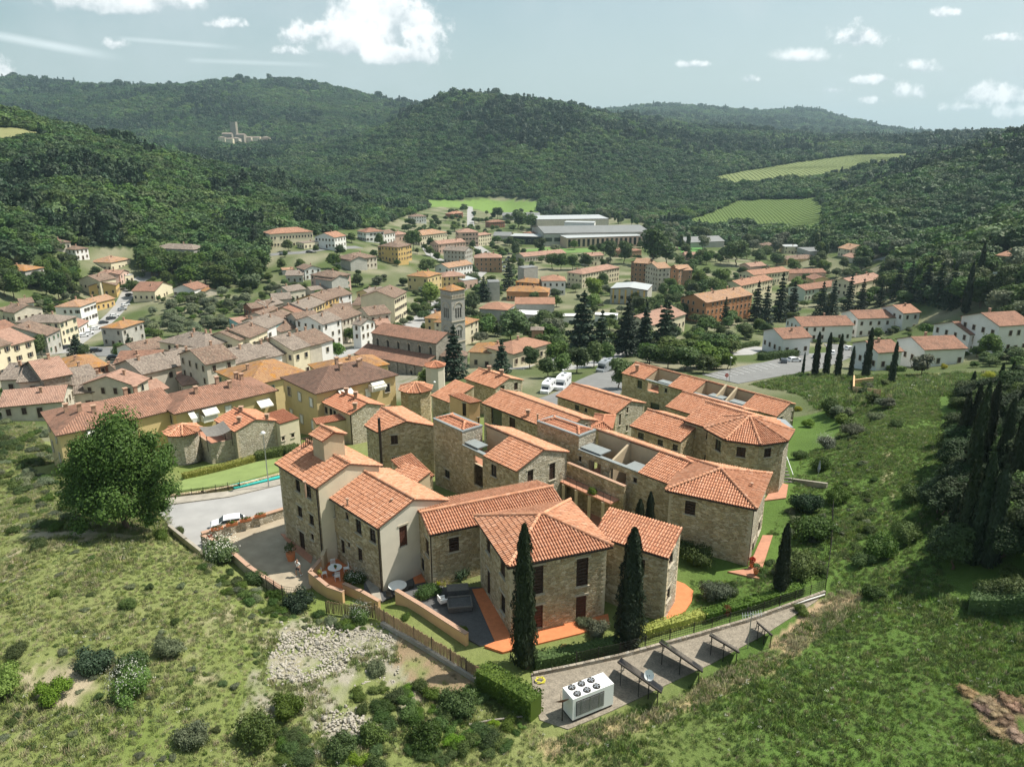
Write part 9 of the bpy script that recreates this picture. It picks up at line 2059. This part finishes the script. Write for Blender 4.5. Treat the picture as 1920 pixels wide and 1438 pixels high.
def meadow(name,polys,dens,protos,wts,label,sc,seed,bare=()):
 rg = np.random.default_rng(seed); out = []
 for poly in polys:
  W_ = [hit(*p) for p in poly]; xs = [p.x for p in W_]; ys = [p.y for p in W_]; n = int((max(xs) - min(xs)) * (max(ys) - min(ys)) * dens); X_ = rg.uniform(min(xs),max(xs),n); Y_ = rg.uniform(min(ys),max(ys),n); Z_ = hgrid(X_,Y_); a,b_ = project(X_,Y_,Z_); k = inpoly(a,b_,poly)
  for q in bare: k &= ~(inpoly(a,b_,q) & (rg.random(n) < .93))
  cl = vnoise(X_ / 1.4,Y_ / 1.4,seed) * .6 + vnoise(X_ / .5,Y_ / .5,seed + 1) * .4; k &= rg.random(n) < (.72 + cl * .3); out.append(np.stack([X_[k],Y_[k],Z_[k]],1))
 P = np.concatenate(out); P = P[clear(P[:,0],P[:,1],.3)]; n = len(P); big = vnoise(P[:,0] / 3.5,P[:,1] / 3.5,seed + 2); s = sc * rg.uniform(.6,1.35,n) * (.6 + .9 * big); idx = rg.choice(len(protos),n,p=wts)
 hm = (vnoise(P[:,0] / 1.3,P[:,1] / 1.3,21) - .5) * .3; P[:,2] += hm * .8 - .03
 return gn_scatter(name,P,np.stack([s,s,s],1),rg.uniform(0,6.28,n),idx,protos,label,'grass')
meadow('meadow_grass',[[(-40,1010),(330,1005),(420,1075),(520,1135),(640,1165),(720,1190),(900,1290),(1000,1345),(1020,1380),(1000,1470),(-60,1470)],[(-40,780),(60,780),(90,850),(310,945),(330,1005),(-40,1010)]],15,GT,[.28,.24,.18,.14,.13,.03],'rough yellow green meadow grass with dry stalks on the left',.62,5,BARE)
meadow('field_grass',[[(1000,1470),(1020,1392),(1144,1345),(1280,1296),(1440,1210),(1560,1140),(1640,1120),(1800,1130),(1990,1110),(1990,1470)],[(1560,1110),(1560,830),(1640,720),(1760,730),(1770,880),(1760,1060),(1800,1130),(1640,1120)]],20,GL,[.36,.30,.22,.06,.045,.015],'lush green field grass on the right',.55,6,[[(1540,1125),(1620,1112),(1600,1140),(1550,1150)],[(1800,1290),(1850,1310),(1930,1300),(1930,1400),(1900,1400),(1850,1360)]])
meadow('slope_grass',[[(1400,722),(1500,702),(1700,706),(1880,700),(1800,740),(1640,760),(1560,790),(1500,740)]],3,GL,[.32,.26,.2,.07,.13,.02],'grass on the slope below the white houses',1.7,7)
meadow('dry_grass',[[(1000,1395),(1060,1378),(1240,1322),(1330,1272),(1440,1215),(1530,1140),(1550,1112),(1625,1106),(1600,1150),(1450,1258),(1250,1350),(1030,1425)]],16,[GT[2],GT[2],GT[1]],[.5,.35,.15],'dry straw coloured grass along the edge of the gravel bed',.6,8)
meadow('garden_grass',[[(1290,1060),(1400,1080),(1440,1000),(1480,930),(1500,860),(1560,820),(1560,1080),(1440,1125),(1300,1160)],[(1130,1180),(1190,1165),(1240,1175),(1200,1200),(1100,1225),(1000,1245)]],16,GL,[.4,.32,.2,.06,.01,.01],'short garden grass around the right hand houses',.4,9)
def scrub(name,poly,n,kinds,rr,label,seed):
 rg = np.random.default_rng(seed); P = []; xs = [p[0] for p in poly]; ys = [p[1] for p in poly]
 while len(P) < n:
  x,y = rg.uniform(min(xs),max(xs)),rg.uniform(min(ys),max(ys))
  if inpoly(np.array([x]),np.array([y]),poly)[0]: P.append(tuple(hit(x,y)))
 P = np.array(P); P = P[clear(P[:,0],P[:,1],.5)]; s = rg.uniform(*rr,len(P)); P[:,2] -= .08; pm = [BM[k][i] for i,k in enumerate(kinds)] if len(kinds) <= 3 else [BM[k][i % 3] for i,k in enumerate(kinds)]
 gn_scatter(name,P,np.stack([s,s,s * rg.uniform(.7,1.3,len(P))],1),rg.uniform(0,6.28,len(P)),rg.integers(0,len(pm),len(P)),pm,label,'scrub')
scrub('meadow_scrub',[(-20,1020),(300,1010),(420,1090),(560,1160),(480,1260),(400,1420),(0,1430)],85,['green','olive','box','olive'],(.18,.55),'small weeds and low scrub dotted over the left meadow',41)
scrub('thicket',[(640,1290),(780,1290),(900,1300),(1000,1350),(960,1400),(800,1438),(480,1438),(500,1360),(600,1400),(700,1370)],110,['green','box','bright','green'],(.35,.95),'bramble thicket filling the bottom of the meadow',42)
scrub('slope_scrub',[(1560,830),(1600,800),(1640,900),(1640,1060),(1570,1050)],70,['green','box','olive','green'],(.3,.8),'patchy scrub on the right slope',43)
scrub('wall_scrub',[(380,1045),(430,1075),(500,1120),(580,1150),(700,1175),(700,1190),(560,1175),(450,1130),(380,1085)],70,['green','box','olive','green'],(.3,.8),'weeds along the foot of the courtyard walls',44)
scrub('field_scrub',[(0,850),(120,870),(200,960),(120,1000),(0,1000)],60,['green','olive','box','green'],(.4,1.1),'bushes in the lower left field',45)
scrub('field_bushes',[(-20,775),(60,770),(110,850),(150,900),(60,930),(-20,900)],90,['green','olive','box','green'],(.5,1.7),'bushes and small trees in the gardens at the left edge',48)
scrub('garden_scrub',[(1440,1000),(1500,930),(1550,930),(1555,1090),(1450,1110),(1350,1140),(1300,1100)],60,['green','box','olive','box'],(.3,.9),'garden plants around the end house',46)
BM['brown'] = [bush_mesh(77,1800,.03,leaf_mat('dead_brushwood',(.16,.10,.055),(.32,.22,.13),.1))]
p_ = [tuple(hit(x,y)) for x,y in ((1820,1300),(1850,1315),(1885,1310),(1905,1330),(1870,1340),(1895,1360),(1915,1385),(1880,1375),(1925,1320),(1840,1330))]
th = thing('brushwood_heap',p_[4],'heap of dead brown brushwood at the right picture edge','brushwood')
for k,q in enumerate(p_): o = bpy.data.objects.new('twigs',BM['brown'][0]); COL.objects.link(o); o.parent = th; o.location = Vector(q) - th.location; o.scale = (.9,.9,.5); o.rotation_euler = (0,0,k)
def fpart(hk,q,kind):
 th,rf,Pw = HOUSES[hk]; a,b_ = Vector(Pw[0]),Vector(Pw[1]); d = (b_ - a).normalized(); out = Vector((d.y,-d.x,0)); p0,p1 = ray_vplane(q[0],q[1],a,b_),ray_vplane(q[2],q[1],a,b_); w = (Vector(p1[:2]) - Vector(p0[:2])).dot(d)
 s0 = (Vector(p0[:2]) - a).dot(d); L = (b_ - a).length
 if w <= 0 or s0 < 0 or s0 + w > L: return
 zt = p0.z; zt = min(zt,rf.ze - .25); e = Vector((d.x,d.y,0)); O = Vector((p0.x,p0.y,zt)); mb = MB()
 if kind == 'awning':
  A,B = O,O + e * w; C,D = B + out * 1.5 - Vector((0,0,.8)),A + out * 1.5 - Vector((0,0,.8)); up = Vector((0,0,.05))
  mb.poly([D,C,B,A]); mb.poly([A + up,B + up,C + up,D + up]); mb.poly([D - up * 3,C - up * 3,C + up,D + up]); mb.build('awning',M['awning'],th)
 else:
  c = O + e * w / 2 + out * .65; rz = math.atan2(d.y,d.x); mb.box(c + Vector((0,0,-.05)),(w,1.3,.15),rz); mb.box(c + out * .6 + Vector((0,0,.45)),(w,.08,.9),rz)
  for sx in (-1,1): mb.box(c + e * sx * (w / 2 - .05) + Vector((0,0,.45)),(.08,1.2,.9),rz)
  mb.build('balcony',M['awning'] if kind == 'wb' else M['plaster_cream'],th)
Y2,Y4a,Y4c = 'yellow apartment house with dark brown roof, white awnings and balcony','left block of the long yellow apartment row with blinds','right block of the long yellow apartment row with cream awnings'
for hk,q,k in [(Y2,(631,724,656,0),'awning'),(Y2,(690,731,716,0),'wb'),(Y2,(692,708,716,0),'awning'),(Y4a,(158,800,196,0),'awning'),(Y4c,(376,764,404,0),'awning'),(Y4c,(376,788,404,0),'wb'),(Y4c,(480,752,505,0),'awning'),(Y4c,(350,770,362,0),'awning')]: fpart(hk,q,k)
